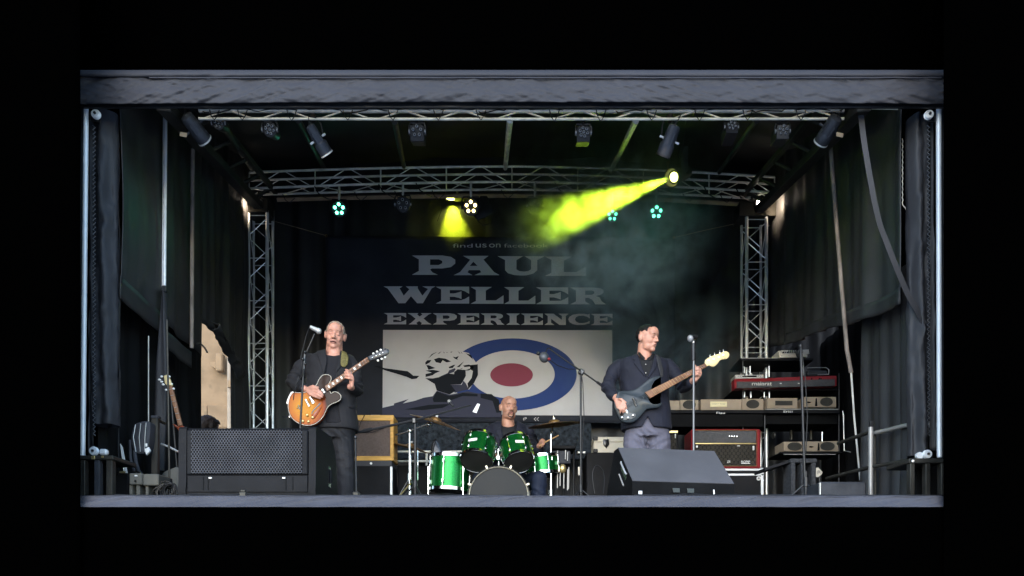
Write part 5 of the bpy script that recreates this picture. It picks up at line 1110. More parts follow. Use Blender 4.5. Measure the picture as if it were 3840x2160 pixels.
# ================================================================== microphone stands
def mic(par, c, d, r=.024, L=.15, m='black_metal', head='rail_grey'):
    d = Vector(d).normalized(); c = Vector(c)
    MB().lathe([(r * .55, 0), (r * .7, .02), (r * .85, L * .65), (r * .9, L * .7)], c, d, 14).build('mic_body', m, par)
    MB().lathe([(r * .9, L * .68), (r * 1.05, L * .74), (r * 1.05, L * .9), (r * .7, L * 1.02), (.002, L * 1.06)], c, d, 16).build('mic_grille', head, par)
ms = thing('mic_stand', 'black microphone stand in front of the guitarist', 'microphone stand', PF(1128, 1.15))
tripod(ms, 1128, 1.15, .30, .011, 'black_metal', a0=40)
MB().tube([PF(1128, 1.15, .2), P(1126, 1600, 1.15), P(1138, 1400, 1.15), P(1142, 1360, 1.15)], .0085, 10).build('shaft', 'black_metal', ms)
MB().cyl(P(1140, 1385, 1.15), P(1144, 1318, 1.15), .012, n=10).build('clutch', 'black_gloss', ms)
MB().tube([P(1141, 1350, 1.15), P(1150, 1320, 1.14), P(1180, 1252, 1.12)], .006, 8).build('boom_arm', 'black_metal', ms)
for x, y in ((1144, 1321), (1136, 1347), (1145, 1365)): MB().ell(P(x, y, 1.13), (.012, .014, .012)).build('knob', 'black_gloss', ms)
mic(ms, P(1162, 1225, 1.10), P(1200, 1244, 1.14) - P(1162, 1225, 1.10), .022, .088, 'silver', 'silver')
MB().tube([P(1162, 1225, 1.10), P(1150, 1255, 1.13), P(1128, 1340, 1.13), P(1138, 1400, 1.13), P(1106, 1450, 1.16), P(1100, 1500, 1.2)], .004, 6).build('mic_cable', 'cable', ms)
mb_ = thing('mic_stand', 'straight black microphone stand in front of the bassist', 'microphone stand', PF(2601, 1.35))
tripod(mb_, 2601, 1.35, Zp(1352, 1.35), .0085, 'stand_grey', a0=40)
MB().cyl(P(2600, 1352, 1.35), P(2600, 1288, 1.35), .017, n=12).build('grip', 'black_metal', mb_); MB().cyl(P(2600, 1290, 1.35), P(2601, 1280, 1.35), .008, n=8).build('clip_post', 'silver', mb_)
mic(mb_, P(2614, 1263, 1.37), P(2574, 1273, 1.33) - P(2614, 1263, 1.37), .026, .086, 'black_gloss', 'lens_off')
MB().tube([P(2614, 1263, 1.37), P(2606, 1290, 1.39), P(2604, 1500, 1.37), P(2605, 1690, 1.37)], .004, 6).build('mic_cable', 'cable', mb_)
mc = thing('boom_mic_stand', 'black boom microphone stand reaching in front of the printed target', 'microphone stand', PF(2178, 2.02))
tripod(mc, 2178, 2.02, Zp(1398, 2.02), .0095, 'black_metal', spread=.36, hub=.34, a0=-20)
MB().cyl(P(2062, 1309, 1.98), P(2268, 1454, 2.05), .0075, n=8).build('boom_arm', 'black_metal', mc); MB().cyl(P(2238, 1432, 2.04), P(2264, 1451, 2.05), .013, n=8).build('counterweight', 'black_metal', mc)
MB().box(P(2180, 1396, 2.02), (.05, .04, .05), Matrix.Rotation(.6, 3, 'Y'), .012).build('clutch', 'black_gloss', mc)
MB().ell(P(2040, 1340, 1.98), (.045, .035, .05), Matrix.Rotation(-.5, 3, 'Y')).build('mic_head', 'can', mc); MB().ell(P(2018, 1325, 1.98), (.018, .018, .018)).build('mic_knob', 'black_metal', mc)
MB().ell(P(2059, 1346, 1.96), (.014, .012, .014)).build('red_plug', 'red', mc); MB().tube([P(2046, 1322, 1.98), P(2054, 1306, 1.98), P(2066, 1306, 1.98)], .006, 6).build('clip', 'black_metal', mc)
MB().tube([P(2060, 1348, 1.97), P(2090, 1370, 1.97), P(2130, 1384, 1.98), P(2176, 1384, 1.99), P(2186, 1440, 2.0), P(2190, 1560, 2.0), P(2184, 1700, 2.0)], .004, 6).build('mic_cable', 'cable', mc)
dm = thing('boom_mic_stand', 'black boom microphone stand leaning over the drum kit past the wooden amplifier', 'microphone stand', PF(1557, 1.9))
tripod(dm, 1557, 1.9, Zp(1578, 1.9), .012, 'black_metal', spread=.34, hub=.36, a0=-60)
MB().tube([P(1327, 1625, 1.85), P(1552, 1577, 1.9), P(1766, 1519, 2.0)], [.012, .011, .0065], 8).build('boom_arm', 'black_metal', dm)
MB().cyl(P(1395, 1609, 1.87), P(1360, 1618, 1.86), .017, n=8).build('counterweight', 'black_metal', dm); MB().box(P(1553, 1578, 1.89), (.035, .03, .05), None, .010).build('clutch', 'black_gloss', dm)
MB().cyl(P(1540, 1812, 1.9), P(1496, 1862, 1.75), .007, n=6).build('leg_strip', 'gold', dm)
MB().poly_px([(1790, 1513), (1800, 1516), (1787, 1549), (1772, 1544)], 1.98, .004).build('paper_tag', 'white', dm)
mic(dm, P(1700, 1524, 1.97), P(1680, 1500, 2.0) - P(1700, 1524, 1.97), .016, .08)
dq = thing('short_mic_stand', 'thin straight stand with a square base near the stage edge by the wooden amplifier', 'microphone stand', PF(1337, .25))
MB().cyl(PF(1337, .25, .02), P(1333, 1640, .25), .0055, n=8).build('shaft', 'black_metal', dq); MB().box(PF(1338, .25, .03), (.045, .08, .06), None, .008).build('base', 'steel_dark', dq); MB().ell(P(1333, 1640, .25), (.01, .01, .014)).build('tip', 'black_gloss', dq)
mk = thing('mic_stand', 'tall black microphone stand with round base before the keyboard rack', 'microphone stand', PF(3022, 1.15))
tripod(mk, 3022, 1.15, .35, .012, 'black_metal', spread=.28, hub=.26, a0=-60)
MB().tube([PF(3022, 1.15, .2), P(3018, 1800, 1.15), P(3010, 1550, 1.15), P(3003, 1300, 1.15)], .0105, 10).build('shaft', 'black_metal', mk); MB().ell(P(3002, 1298, 1.15), (.016, .016, .02)).build('tip', 'black_metal', mk)
MB().tube([P(3004, 1300, 1.13), P(3020, 1420, 1.13), P(3028, 1560, 1.13), P(3022, 1700, 1.13)], .004, 6).build('mic_cable', 'cable', mk)
mk2 = thing('mic_stand', 'slim black stand rising beside the guitar on its stand', 'microphone stand', PF(636, .7))
tripod(mk2, 636, .7, .2, .010, 'black_metal', spread=.2, hub=.18); MB().tube([PF(636, .7, .15), P(634, 1700, .7), P(629, 1360, .7), P(626, 1200, .7)], .0075, 8).build('shaft', 'steel_dark', mk2)
# cables along the front of the stage
for k, (pts, Y, lab) in enumerate(([[(300, 1852), (420, 1857), (560, 1858), (760, 1851), (980, 1852), (1150, 1856), (1330, 1857), (1560, 1859), (1800, 1856)], .06, 'black cable run along the stage edge under the grilled monitor'], [[(430, 1856), (640, 1848), (900, 1856), (1240, 1852), (1420, 1858), (1760, 1855), (1960, 1858)], .035, 'second black cable lying on the stage edge by the bass drum'], [[(2380, 1857), (2600, 1859), (2900, 1856), (3060, 1848), (3180, 1853), (3330, 1857), (3540, 1858)], .03, 'black cable lying on the stage edge under the wedge monitor'])):
    q = crom([(*p, 0) for p in pts], 8, False); one('stage_cable', MB().tube([Vector((P(x, y, Y).x, Y + .012 * nz(x * .01, k), .006 + abs(.012 * nz(x * .006, k + 5)))) for x, y, _ in q], .006, 6), 'cable', lab, 'cable')
for i in range(5):
    c = PF(632, .45, .0); pts = []
    for j in range(40):
        a = j / 39 * 2 * math.pi * 2.2 + i; rr = .055 + .03 * nz(i * 3, j * .15)
        pts.append(c + Vector((math.cos(a) * rr * (1.1 - .1 * i) + .02 * i - .03, .03 * nz(j * .2, i) - .02 * i, .075 + math.sin(a) * rr * (1.05 + .1 * nz(i)) + .002 * j / 4)))
    if i == 0: ct = thing('cable_coil', 'tangle of black cables in front of the grey green chair back', 'cables', c)
    MB().tube(pts, .0045, 5).build('cable', 'cable', ct)
one('stage_light_pad', MB().bbox(PF(1795, .12, 0), PF(1835, .16, .012), .004), 'white', 'small pale pad on the stage edge before the bass drum', 'pad')
one('setlist_sheet', MB().bbox(PF(1903, .10, 0), PF(1942, .16, .016), .003), 'cream', 'folded cream paper on the stage edge before the bass drum', 'paper')
one('clip_block', MB().box(PF(912, .04, .016), (.045, .03, .032), None, .006).box(PF(912, .035, .036), (.03, .02, .012), None, .004), 'steel_dark', 'small grey clip block on the stage edge before the grilled monitor', 'clip')
for (x, y, Y) in ((2230, 1790, 2.3),):
    pts = [P(2230, 1850, 2.0), P(2222, 1780, 2.02), P(2236, 1745, 2.04), P(2258, 1760, 2.04), P(2266, 1800, 2.02), P(2262, 1850, 2.0)]
    one('hanging_cable', MB().tube([Vector(q) for q in crom([tuple(p) for p in pts], 6, False)], .004, 6), 'cable', 'black cable loop hanging from the flight case by the wedge monitor', 'cable')
# ================================================================== people
def remesh(mb, vox, it=4, fac=.5):
    me = bpy.data.meshes.new('tmp'); me.from_pydata([tuple(v) for v in mb.v], [], mb.f); ob = bpy.data.objects.new('tmp', me); col.objects.link(ob)
    r = ob.modifiers.new('r', 'REMESH'); r.mode = 'VOXEL'; r.voxel_size = vox; r.adaptivity = 0
    s = ob.modifiers.new('s', 'SMOOTH'); s.factor = fac; s.iterations = it
    dg = bpy.context.evaluated_depsgraph_get(); out = bpy.data.meshes.new_from_object(ob.evaluated_get(dg)); bpy.data.objects.remove(ob); bpy.data.meshes.remove(me)
    return out
def arr(me):
    n = len(me.vertices); a = np.empty(n * 3, np.float32); me.vertices.foreach_get('co', a); return a.reshape(-1, 3)
def setarr(me, a): me.vertices.foreach_set('co', a.astype(np.float32).ravel()); me.update()
def normals(me):
    n = len(me.vertices); a = np.empty(n * 3, np.float32); me.vertex_normals.foreach_get('vector', a); return a.reshape(-1, 3)
def inpoly(x, y, poly):
    ins = np.zeros(len(x), bool); n = len(poly); j = n - 1
    for i in range(n):
        xi, yi = poly[i]; xj, yj = poly[j]
        c = ((yi > y) != (yj > y)) & (x < (xj - xi) * (y - yi) / (yj - yi + 1e-9) + xi); ins ^= c; j = i
    return ins
def pxof(a):
    s = F / (a[:, 1] + D0); return 1920 + a[:, 0] * s, HZ - (a[:, 2] + CC) * s
def face_centers(me):
    n = len(me.polygons); c = np.empty(n * 3, np.float32); me.polygons.foreach_get('center', c); d = np.empty(n * 3, np.float32); me.polygons.foreach_get('normal', d); return c.reshape(-1, 3), d.reshape(-1, 3)
def submesh(me, keep, off=0.0):
    """faces where keep, as a new mesh, pushed out along the normals"""
    v = arr(me) + normals(me) * off; n = len(me.polygons); ls = np.empty(n, np.int32); lt = np.empty(n, np.int32); me.polygons.foreach_get('loop_start', ls); me.polygons.foreach_get('loop_total', lt)
    li = np.empty(len(me.loops), np.int32); me.loops.foreach_get('vertex_index', li)
    faces = [li[ls[i]:ls[i] + lt[i]] for i in np.nonzero(keep)[0]]
    used = np.unique(np.concatenate(faces)); mp = -np.ones(len(v), np.int64); mp[used] = np.arange(len(used))
    out = bpy.data.meshes.new('p'); out.from_pydata(v[used].tolist(), [], [mp[f].tolist() for f in faces]); return out
def relax(me, it=6):
    """smooth the outline of a cut sheet"""
    bm = bmesh.new(); bm.from_mesh(me)
    for _ in range(it):
        mv = {}
        for v in bm.verts:
            be = [e for e in v.link_edges if e.is_boundary]
            if len(be) == 2: mv[v] = (be[0].other_vert(v).co + be[1].other_vert(v).co) / 2
        for v, c in mv.items(): v.co = v.co.lerp(c, .5)
    bm.to_mesh(me); bm.free(); return me
def put(me, name, m, par, solid=0.0, ang=180):
    o0 = ORIG[par]; a = arr(me); setarr(me, a - np.array(o0, np.float32)); me.materials.clear()
    return finish(me, name, m, par, ang, o0, solid)
def wrinkle(me, amp, sc_, seed, zstretch=1.0):
    a = arr(me); nn = normals(me); d = np.array([noise.noise(Vector((p[0] * sc_ + seed, p[1] * sc_, p[2] * sc_ * zstretch))) for p in a], np.float32)
    setarr(me, a + nn * (d * amp)[:, None])
def folds(me, lst):
    """cloth folds: ridges around limbs: (point, axis, spacing, amp, reach)"""
    a = arr(me); nn = normals(me); tot = np.zeros(len(a), np.float32)
    for p, ax, sp_, amp, reach in lst:
        p = np.array(p, np.float32); ax = np.array(Vector(ax).normalized(), np.float32); q = a - p; t = q @ ax; r = np.linalg.norm(q, axis=1)
        w_ = np.array([1.3 * noise.noise(Vector((x[0] * 9, x[1] * 9, x[2] * 9))) for x in a], np.float32)
        tot += amp * np.sin(t / sp_ * 6.28 + w_ * 3) * np.exp(-(r / reach) ** 2)
    setarr(me, a + nn * tot[:, None])
def headframe(c, yaw, pitch, roll):
    """local x right, y forward, z up; yaw>0 turns toward image right"""
    M = Matrix.Rotation(yaw, 3, 'Z') @ Matrix.Rotation(pitch, 3, 'X') @ Matrix.Rotation(roll, 3, 'Y')
    base = Matrix(((1, 0, 0), (0, -1, 0), (0, 0, 1)))
    return Vector(c), M, base
def HP(hf, p):
    c, M, base = hf; return c + M @ (base @ Vector(p))
def head_prims(mb, hf, sc=1.0, jowl=0.0, lean=0.0):
    c, M, base = hf; rot = M @ base
    def e(p, r, extra=None): mb.ell(HP(hf, [x * sc for x in p]), [x * sc for x in r], rot if extra is None else rot @ extra, 20, 14)
    e((0, -.014, .034), (.075, .095, .082)); e((0, .018, -.012), (.067 + jowl * .4, .074, .09)); e((0, .032, -.066), (.054 + jowl * .6, .055, .048)); e((0, .072, -.096), (.026, .021, .021))
    e((0, .060, .045), (.056, .042, .052))
    for s in (-1, 1):
        e((s * .035, .056, -.026), (.024, .024, .032)); e((s * .080, -.012, -.004), (.011, .020, .033), Matrix.Rotation(s * .4, 3, 'Z')); e((s * .084, -.018, .010), (.009, .016, .021), Matrix.Rotation(s * .5, 3, 'Z'))
        e((s * .040, .028, -.066), (.018 + jowl * .6, .036, .040)); e((s * .0115, .099, -.030), (.010, .011, .009)); e((s * .033, .079, .006), (.015, .011, .010))
    mb.cap(HP(hf, (-.036 * sc, .082 * sc, .026 * sc)), HP(hf, (.036 * sc, .082 * sc, .026 * sc)), .011 * sc, .011 * sc)
    mb.cap(HP(hf, (0, .089 * sc, .018 * sc)), HP(hf, (0, .112 * sc, -.026 * sc)), .008 * sc, .0125 * sc)
    e((0, .084, -.060), (.027, .015, .020))
def hand(mb, wrist, knuckles, chains, thumb, rw=.026, rf=.0088):
    """knuckles: 4 points; chains: per finger list of further joints; thumb: list of joints"""
    w_ = Vector(wrist); ks = [Vector(k) for k in knuckles]
    for i, k in enumerate(ks): mb.cap(w_.lerp(ks[min(i, 3)], .12), k, rw * .62, rf * 1.25)
    for i in range(3): mb.cap(ks[i], ks[i + 1], rf * 1.3, rf * 1.25)
    mb.cap(w_.lerp(ks[1], .35), w_.lerp(ks[2], .75), rw * .62, rf * 1.5)
    for k, ch_ in zip(ks, chains):
        pts = [k] + [Vector(p) for p in ch_]
        for i in range(len(pts) - 1): mb.cap(pts[i], pts[i + 1], rf * (1.08 - .1 * i), rf * (.98 - .12 * i), 10)
    tp = [w_.lerp(ks[0], .25)] + [Vector(p) for p in thumb]
    for i in range(len(tp) - 1): mb.cap(tp[i], tp[i + 1], rf * (1.5 - .25 * i), rf * (1.25 - .2 * i), 10)
class Person:
    def __init__(s, label, loc, skin):
        s.t = thing('person', label, 'person', loc); s.skin = skin; s.body = MB()
    def finish_body(s, vox=.0048):
        me = remesh(s.body, vox, 5); s.bme = me.copy(); s.bo = put(me, 'body', s.skin, s.t)
        v = arr(s.bme); s.bvh = BVHTree.FromPolygons([tuple(x) for x in v], [tuple(p.vertices) for p in s.bme.polygons])
    def surf(s, hf, x, z, lift=0.0):
        o = HP(hf, (x, .30, z)); d = (HP(hf, (x, 0, z)) - o).normalized(); h = s.bvh.ray_cast(o, d, .4)
        if h[0] is None: return HP(hf, (x, .07, z))
        return h[0] - d * lift
    def line(s, hf, name, pts, r, m, lift=0.0, flat=None):
        q = [s.surf(hf, *p, lift) for p in (crom([(a, b) for a, b in pts], 4, False) if len(pts) > 2 else pts)]
        rr = [r * (.45 + .55 * math.sin(math.pi * (i + .5) / len(q))) for i in range(len(q))]
        MB().tube(q, rr, 6, True, flat).build(name, m, s.t)
    def face(s, hf, brow='brow', mouth_open=0.0, sc=1.0, lids='closed', bw=.0028):
        for d in (-1, 1):
            s.line(hf, 'eyebrow', [(d * .016, .024), (d * .030, .030), (d * .047, .024)], bw, brow, .001)
            s.line(hf, 'eyelid_line', [(d * .018, .000), (d * .032, -.005), (d * .047, .000)], .0021, 'crease_shade', .0002)
            s.line(hf, 'eyelid_crease_shade', [(d * .019, .012), (d * .032, .016), (d * .046, .011)], .0015, 'crease_shade', 0)
            s.line(hf, 'nostril', [(d * .005, -.040), (d * .012, -.039)], .003, 'mouth', -.001)
            s.line(hf, 'cheek_fold_shade', [(d * .020, -.034), (d * .030, -.048), (d * .034, -.062)], .0013, 'crease_shade', -.0002)  # fold shade drawn as a darker line on the skin
        s.line(hf, 'lip', [(-.021, -.061), (-.006, -.055), (.006, -.055), (.021, -.061)], .0028, 'lip_skin', .0005)
        s.line(hf, 'mouth_line', [(-.023, -.0655), (0, -.0605 - mouth_open * .3), (.023, -.0655)], .0017 + mouth_open, 'mouth', .0012)
        s.line(hf, 'lip', [(-.017, -.069 - mouth_open), (0, -.069 - mouth_open), (.017, -.069 - mouth_open)], .0032, 'lip_skin', .0003)
    def patch(s, hf, name, m, fn, off, rough=.0):
        c, d = face_centers(s.bme); M = hf[1] @ hf[2]; q = (c - np.array(hf[0], np.float32)) @ np.array(M, np.float32)
        keep = fn(q[:, 0], q[:, 1], q[:, 2])
        if keep.sum() < 4: return
        me = submesh(s.bme, keep, off)
        if rough: wrinkle(me, rough, 60, 3)
        relax(me, 3); return put(me, name, m, s.t, solid=max(.003, off * 1.4))
def garment(p, mb, name, m, vox=.0065, it=4, holes=(), wr=(.004, 14, 1), fold=(), solid=.006, zmin=None):
    me = remesh(mb, vox, it)
    if fold: folds(me, fold)
    if wr: wrinkle(me, *wr)
    full = me.copy(); c, d = face_centers(me); x, y = pxof(c); keep = np.ones(len(c), bool)
    for poly, ny in holes: keep &= ~(inpoly(x, y, poly) & (d[:, 1] < ny))
    if not keep.all(): me = relax(submesh(full, keep), 8)
    put(me, name, m, p.t, solid if holes else 0); return full
def gpatch(p, full, name, m, poly, off, ny=.25, solid=.004):
    c, d = face_centers(full); x, y = pxof(c); keep = inpoly(x, y, poly) & (d[:, 1] < ny)
    if keep.sum() < 4: return
    return put(relax(submesh(full, keep, off), 8), name, m, p.t, solid)
# ------------------------------------------------------------------ guitarist
z1 = zp(1000, 1150, 1 / 2.898); Yb = 1.66
G1 = Person('standing guitarist with short grey hair in a black jacket playing a sunburst guitar', PF(1252, Yb), 'skin')
q = lambda x, y, dy=0: P(x, y, Yb + dy)
hf = headframe(q(1257, 1258, -.03), .14, .20, .13)
B = G1.body; head_prims(B, hf, 1.0, .005)
B.cap(q(1252, 1340, .02), HP(hf, (0, -.015, -.055)), .074, .066); B.cap(HP(hf, (0, .02, -.085)), q(1254, 1336, -.02), .048, .060)
B.loft([(q(1252, 1338), .10, .08), (q(1240, 1352), .165, .095), (q(1240, 1400), .175, .115), (q(1245, 1470), .165, .135), (q(1250, 1540), .165, .135), (q(1254, 1610), .16, .115)])
for pts in (((1166, 1362, .02), (1130, 1388, .0), (1101, 1432, -.02), (1144, 1460, -.14)), ((1306, 1362, .02), (1327, 1398, .0), (1338, 1462, -.02), (1314, 1450, -.19))):
    B.chain([q(*a) for a in pts], [.040, .040, .038, .028])
for pts in (((1226, 1610, 0), (1214, 1765, -.02)), ((1285, 1610, 0), (1296, 1750, -.03))):
    B.chain([q(*pts[0]), q(*pts[1]), Vector((q(*pts[1]).x, Yb + .02, .08))], [.085, .055, .042]); B.cap(Vector((q(*pts[1]).x, Yb + .03, .045)), Vector((q(*pts[1]).x, Yb - .13, .035)), .04, .032)
Yh = 1.415
h = lambda x, y, Y=Yh: P(*z1(x, y), Y)
hand(B, h(428, 893, 1.47), [h(508, 882), h(512, 912), h(500, 940), h(482, 962)], [[h(556, 898, 1.39), h(604, 938, 1.40)], [h(560, 934, 1.385), h(612, 962, 1.40)], [h(548, 960, 1.385), h(602, 984, 1.40)], [h(530, 980, 1.39), h(580, 1000, 1.405)]], [h(500, 862, 1.42), h(560, 880, 1.41)])
hand(B, h(924, 872, 1.43), [h(902, 716, 1.405), h(922, 742, 1.40), h(934, 768, 1.40), h(940, 796, 1.41)], [[h(880, 690, 1.375), h(856, 684, 1.40)], [h(884, 716, 1.368), h(846, 712, 1.395)], [h(888, 748, 1.368), h(846, 742, 1.395)], [h(896, 780, 1.375), h(852, 772, 1.40)]], [h(925, 800, 1.46), h(900, 745, 1.49)])
G1.finish_body()
G1.face(hf, 'brow', .003, bw=.0018)
G1.patch(hf, 'hair', 'hair_grey', lambda x, y, z: ((z > .080) & (y < .035)) | ((y < -.03) & (z > -.02)) | ((np.abs(x) > .060) & (z > .020) & (y < .030)), .003, .004)
G1.line(hf, 'chin_fold_shade', [(-.040, -.094), (0, -.112), (.040, -.094)], .0018, 'crease_shade')  # shade of the chin fold drawn as a darker line
tm = MB().loft([(q(1254, 1580), .178, .128), (q(1254, 1620), .18, .125), (q(1254, 1650), .165, .11)])
for a, b in (((1226, 1630, 0), (1214, 1765, -.02)), ((1285, 1630, 0), (1297, 1750, -.03))): tm.chain([q(*a), q(*b), Vector((q(*b).x + .0, Yb + .01, .09))], [.098, .080, .072]); tm.cap(Vector((q(*b).x, Yb + .01, .12)), Vector((q(*b).x, Yb - .02, .06)), .072, .07)
garment(G1, tm, 'trousers', 'trouser', wr=(.006, 12, 2), fold=[(q(1297, 1740, -.08), (.6, 0, 1), .09, .005, .12), (Vector((q(1297, 1750).x, Yb - .06, .12)), (.3, 0, 1), .07, .007, .10), (q(1262, 1640, -.1), (.9, 0, 1), .07, .006, .10)])
for x in (1214, 1297):
    X = q(x, 1750).x; MB().ell((X, Yb - .07, .04), (.048, .14, .042)).bbox((X - .045, Yb - .19, .0), (X + .045, Yb + .06, .018), .006).build('shoe', 'shoe', G1.t)
sm = MB().loft([(q(1252, 1326, .0), .082, .08), (q(1248, 1340), .13, .10), (q(1242, 1360), .18, .115), (q(1242, 1400), .185, .132), (q(1246, 1470), .178, .155), (q(1250, 1540), .176, .152), (q(1254, 1600), .17, .135)])
garment(G1, sm, 'shirt', 'shirt', wr=(.004, 11, 5), holes=[([(1210, 1290), (1212, 1324), (1224, 1330), (1252, 1335), (1278, 1330), (1288, 1320), (1296, 1290)], 1.1)])
jm = MB().loft([(q(1250, 1322, .03), .075, .07), (q(1242, 1330, .02), .135, .095), (q(1236, 1342, .01), .19, .118), (q(1237, 1365), .208, .13), (q(1240, 1400), .208, .148), (q(1243, 1460), .205, .168), (q(1248, 1540), .205, .165), (q(1253, 1590), .205, .155), (q(1256, 1617), .20, .15)])
jm.chain([q(1164, 1354, .02), q(1128, 1382, .0), q(1100, 1432, -.02), q(1132, 1456, -.11)], [.066, .064, .060, .047]); jm.chain([q(1308, 1356, .02), q(1328, 1395, .0), q(1338, 1462, -.02), q(1320, 1452, -.14)], [.064, .062, .059, .046])
jf = garment(G1, jm, 'jacket', 'suit', wr=(.006, 9, 9), fold=[(q(1100, 1430, -.05), (.5, 0, 1), .06, .009, .10), (q(1338, 1450, -.05), (-.2, 0, 1), .06, .008, .10), (q(1150, 1380, -.05), (.8, 0, .6), .07, .005, .1)],
    holes=[([z1(*a) for a in ((638, 400), (648, 520), (655, 600), (630, 720), (610, 820), (600, 1000), (640, 1260), (800, 1260), (775, 1000), (752, 820), (752, 700), (775, 620), (806, 500), (806, 400))], .6), ([(1205, 1285), (1212, 1322), (1240, 1326), (1280, 1324), (1290, 1285)], 1.1)])
for poly in (((636, 440), (560, 470), (545, 520), (565, 560), (590, 640), (625, 730), (657, 600), (646, 510)), ((806, 470), (870, 520), (850, 600), (800, 660), (755, 720), (754, 680), (776, 610))):
    gpatch(G1, jf, 'lapel', 'suit', [z1(*a) for a in poly], .008)
gpatch(G1, jf, 'pocket_flap', 'suit', [z1(*a) for a in ((880, 1060), (950, 1075), (950, 1112), (884, 1100))], .006)
gpatch(G1, jf, 'pocket_flap', 'suit', [z1(*a) for a in ((762, 722), (840, 712), (838, 745), (764, 752))], .005)
# ---- sunburst guitar
Yg = 1.445
gt = thing('sunburst_guitar', 'sunburst semi hollow electric guitar held by the guitarist', 'guitar', P(*z1(440, 1080), Yg))
go = crom([(648, 738), (690, 752), (700, 790), (672, 840), (655, 868), (650, 900), (690, 925), (700, 942), (735, 925), (775, 935), (806, 968), (798, 1010), (760, 1035), (705, 1058), (665, 1090), (640, 1140), (605, 1205), (548, 1260), (480, 1288), (400, 1285), (318, 1248), (262, 1190), (236, 1110), (238, 1030), (262, 962), (292, 932), (345, 935), (420, 930), (490, 900), (540, 850), (570, 790), (605, 748)], 5)
gp = [z1(*a) for a in go]
def shr(pts, k, cx=None, cy=None):
    cx = sum(p[0] for p in pts) / len(pts); cy = sum(p[1] for p in pts) / len(pts); n = len(pts); out = []
    for i in range(n):
        a, b = pts[i - 1], pts[(i + 1) % n]; t = Vector((b[0] - a[0], b[1] - a[1])).normalized(); nrm = Vector((t.y, -t.x)); out.append((pts[i][0] + nrm.x * k, pts[i][1] + nrm.y * k))
    return out
area = sum(gp[i - 1][0] * gp[i][1] - gp[i][0] * gp[i - 1][1] for i in range(len(gp))); sgn = -1 if area > 0 else 1
MB().poly_px(gp, Yg, .048, .010).build('body_sides', 'sunburst', gt)
SUNMAP.inputs['Scale'].default_value = (4.9, .01, 4.9); SUNMAP.inputs['Location'].default_value = (.10, 0, .06)
MB().poly_px(shr(gp, sgn * 2.6), Yg - .003, .004).build('top', 'sunburst', gt)
bt = [P(*z1(*a), Yg - .001) for a in go] ; MB().tube(bt + bt[:1], .0022, 5).build('binding', 'cream', gt)
ne = [(632, 862), (1092, 548), (1112, 592), (655, 918)]
MB().poly_px([z1(*a) for a in ne], Yg - .022, .022, .002).build('neck', 'rosewood', gt)
for k in range(17):
    t = (k + .4) / 17.5; a = Vector(ne[0]).lerp(Vector(ne[1]), t); b = Vector(ne[3]).lerp(Vector(ne[2]), t)
    MB().cyl(P(*z1(*a), Yg - .0225), P(*z1(*b), Yg - .0225), .0011, n=5).build('fret', 'silver', gt)
for t in (.07, .17, .27, .37, .47, .68, .80):
    c = (Vector(ne[0]).lerp(Vector(ne[1]), t) + Vector(ne[3]).lerp(Vector(ne[2]), t)) / 2; u = (Vector(ne[1]) - Vector(ne[0])).normalized(); v = Vector((-u.y, u.x))
    MB().poly_px([z1(*(c + u * a + v * b)) for a, b in ((-9, -13), (9, -13), (9, 13), (-9, 13))], Yg - .0235, .003).build('inlay', 'pearl', gt)
MB().poly_px([z1(*a) for a in ((1090, 545), (1150, 520), (1240, 478), (1290, 452), (1325, 468), (1328, 500), (1300, 528), (1200, 565), (1130, 585), (1112, 592))], Yg - .016, .016, .002).build('headstock', 'black_gloss', gt)
for (x, y) in ((1160, 510), (1200, 490), (1240, 470), (1210, 585), (1250, 568), (1288, 552)): MB().ell(P(*z1(x, y), Yg - .008), (.010, .008, .009)).build('tuner', 'pearl', gt)
for (x, y) in ((1150, 552), (1190, 535), (1230, 520), (1262, 500)): MB().ell(P(*z1(x, y), Yg - .018), (.006, .005, .006)).build('tuner_post', 'chrome', gt)
MB().poly_px([z1(*a) for a in ((458, 985), (482, 972), (522, 1040), (492, 1062))], Yg - .010, .010, .002).build('pickup', 'bridge_metal', gt); MB().poly_px([z1(*a) for a in ((588, 905), (612, 888), (640, 930), (612, 948))], Yg - .012, .010, .002).build('pickup', 'bridge_metal', gt)
MB().poly_px([z1(*a) for a in ((412, 1010), (428, 1002), (470, 1078), (452, 1088))], Yg - .014, .012, .002).build('bridge', 'bridge_metal', gt)
MB().tube([P(*z1(*a), Yg - .008) for a in ((330, 1105), (345, 1088), (352, 1070))], .004, 6).build('tailpiece', 'gold', gt)
MB().poly_px(crom([z1(*a) for a in ((585, 1048), (580, 1065), (545, 1098), (505, 1140), (492, 1168), (485, 1160), (505, 1120), (545, 1080), (572, 1050))], 3), Yg - .006, .003).build('f_hole', 'black_gloss', gt); MB().poly_px(crom([z1(*a) for a in ((338, 1068), (352, 1072), (362, 1100), (352, 1120), (346, 1098))], 3), Yg - .006, .003).build('f_hole', 'black_gloss', gt)
MB().poly_px([z1(*a) for a in ((478, 1210), (492, 1175), (560, 1110), (596, 1085), (560, 1160), (520, 1215))], Yg - .009, .005, .001).build('pickguard', 'red_wood', gt)
for (x, y) in ((440, 1180), (395, 1245), (500, 1205), (455, 1250)): MB().lathe([(.011, 0), (.011, .010), (.006, .014)], P(*z1(x, y), Yg - .004), (0, -1, 0), 12).build('knob', 'gold', gt)
for k in range(6):
    v = (k - 2.5) * 5.6; MB().cyl(P(*z1(430 + v * .55, 1045 + v * .83), Yg - .020), P(*z1(1118 + v * .4, 562 + v * .7), Yg - .024), .0007, n=4).build('string', 'chrome', gt)
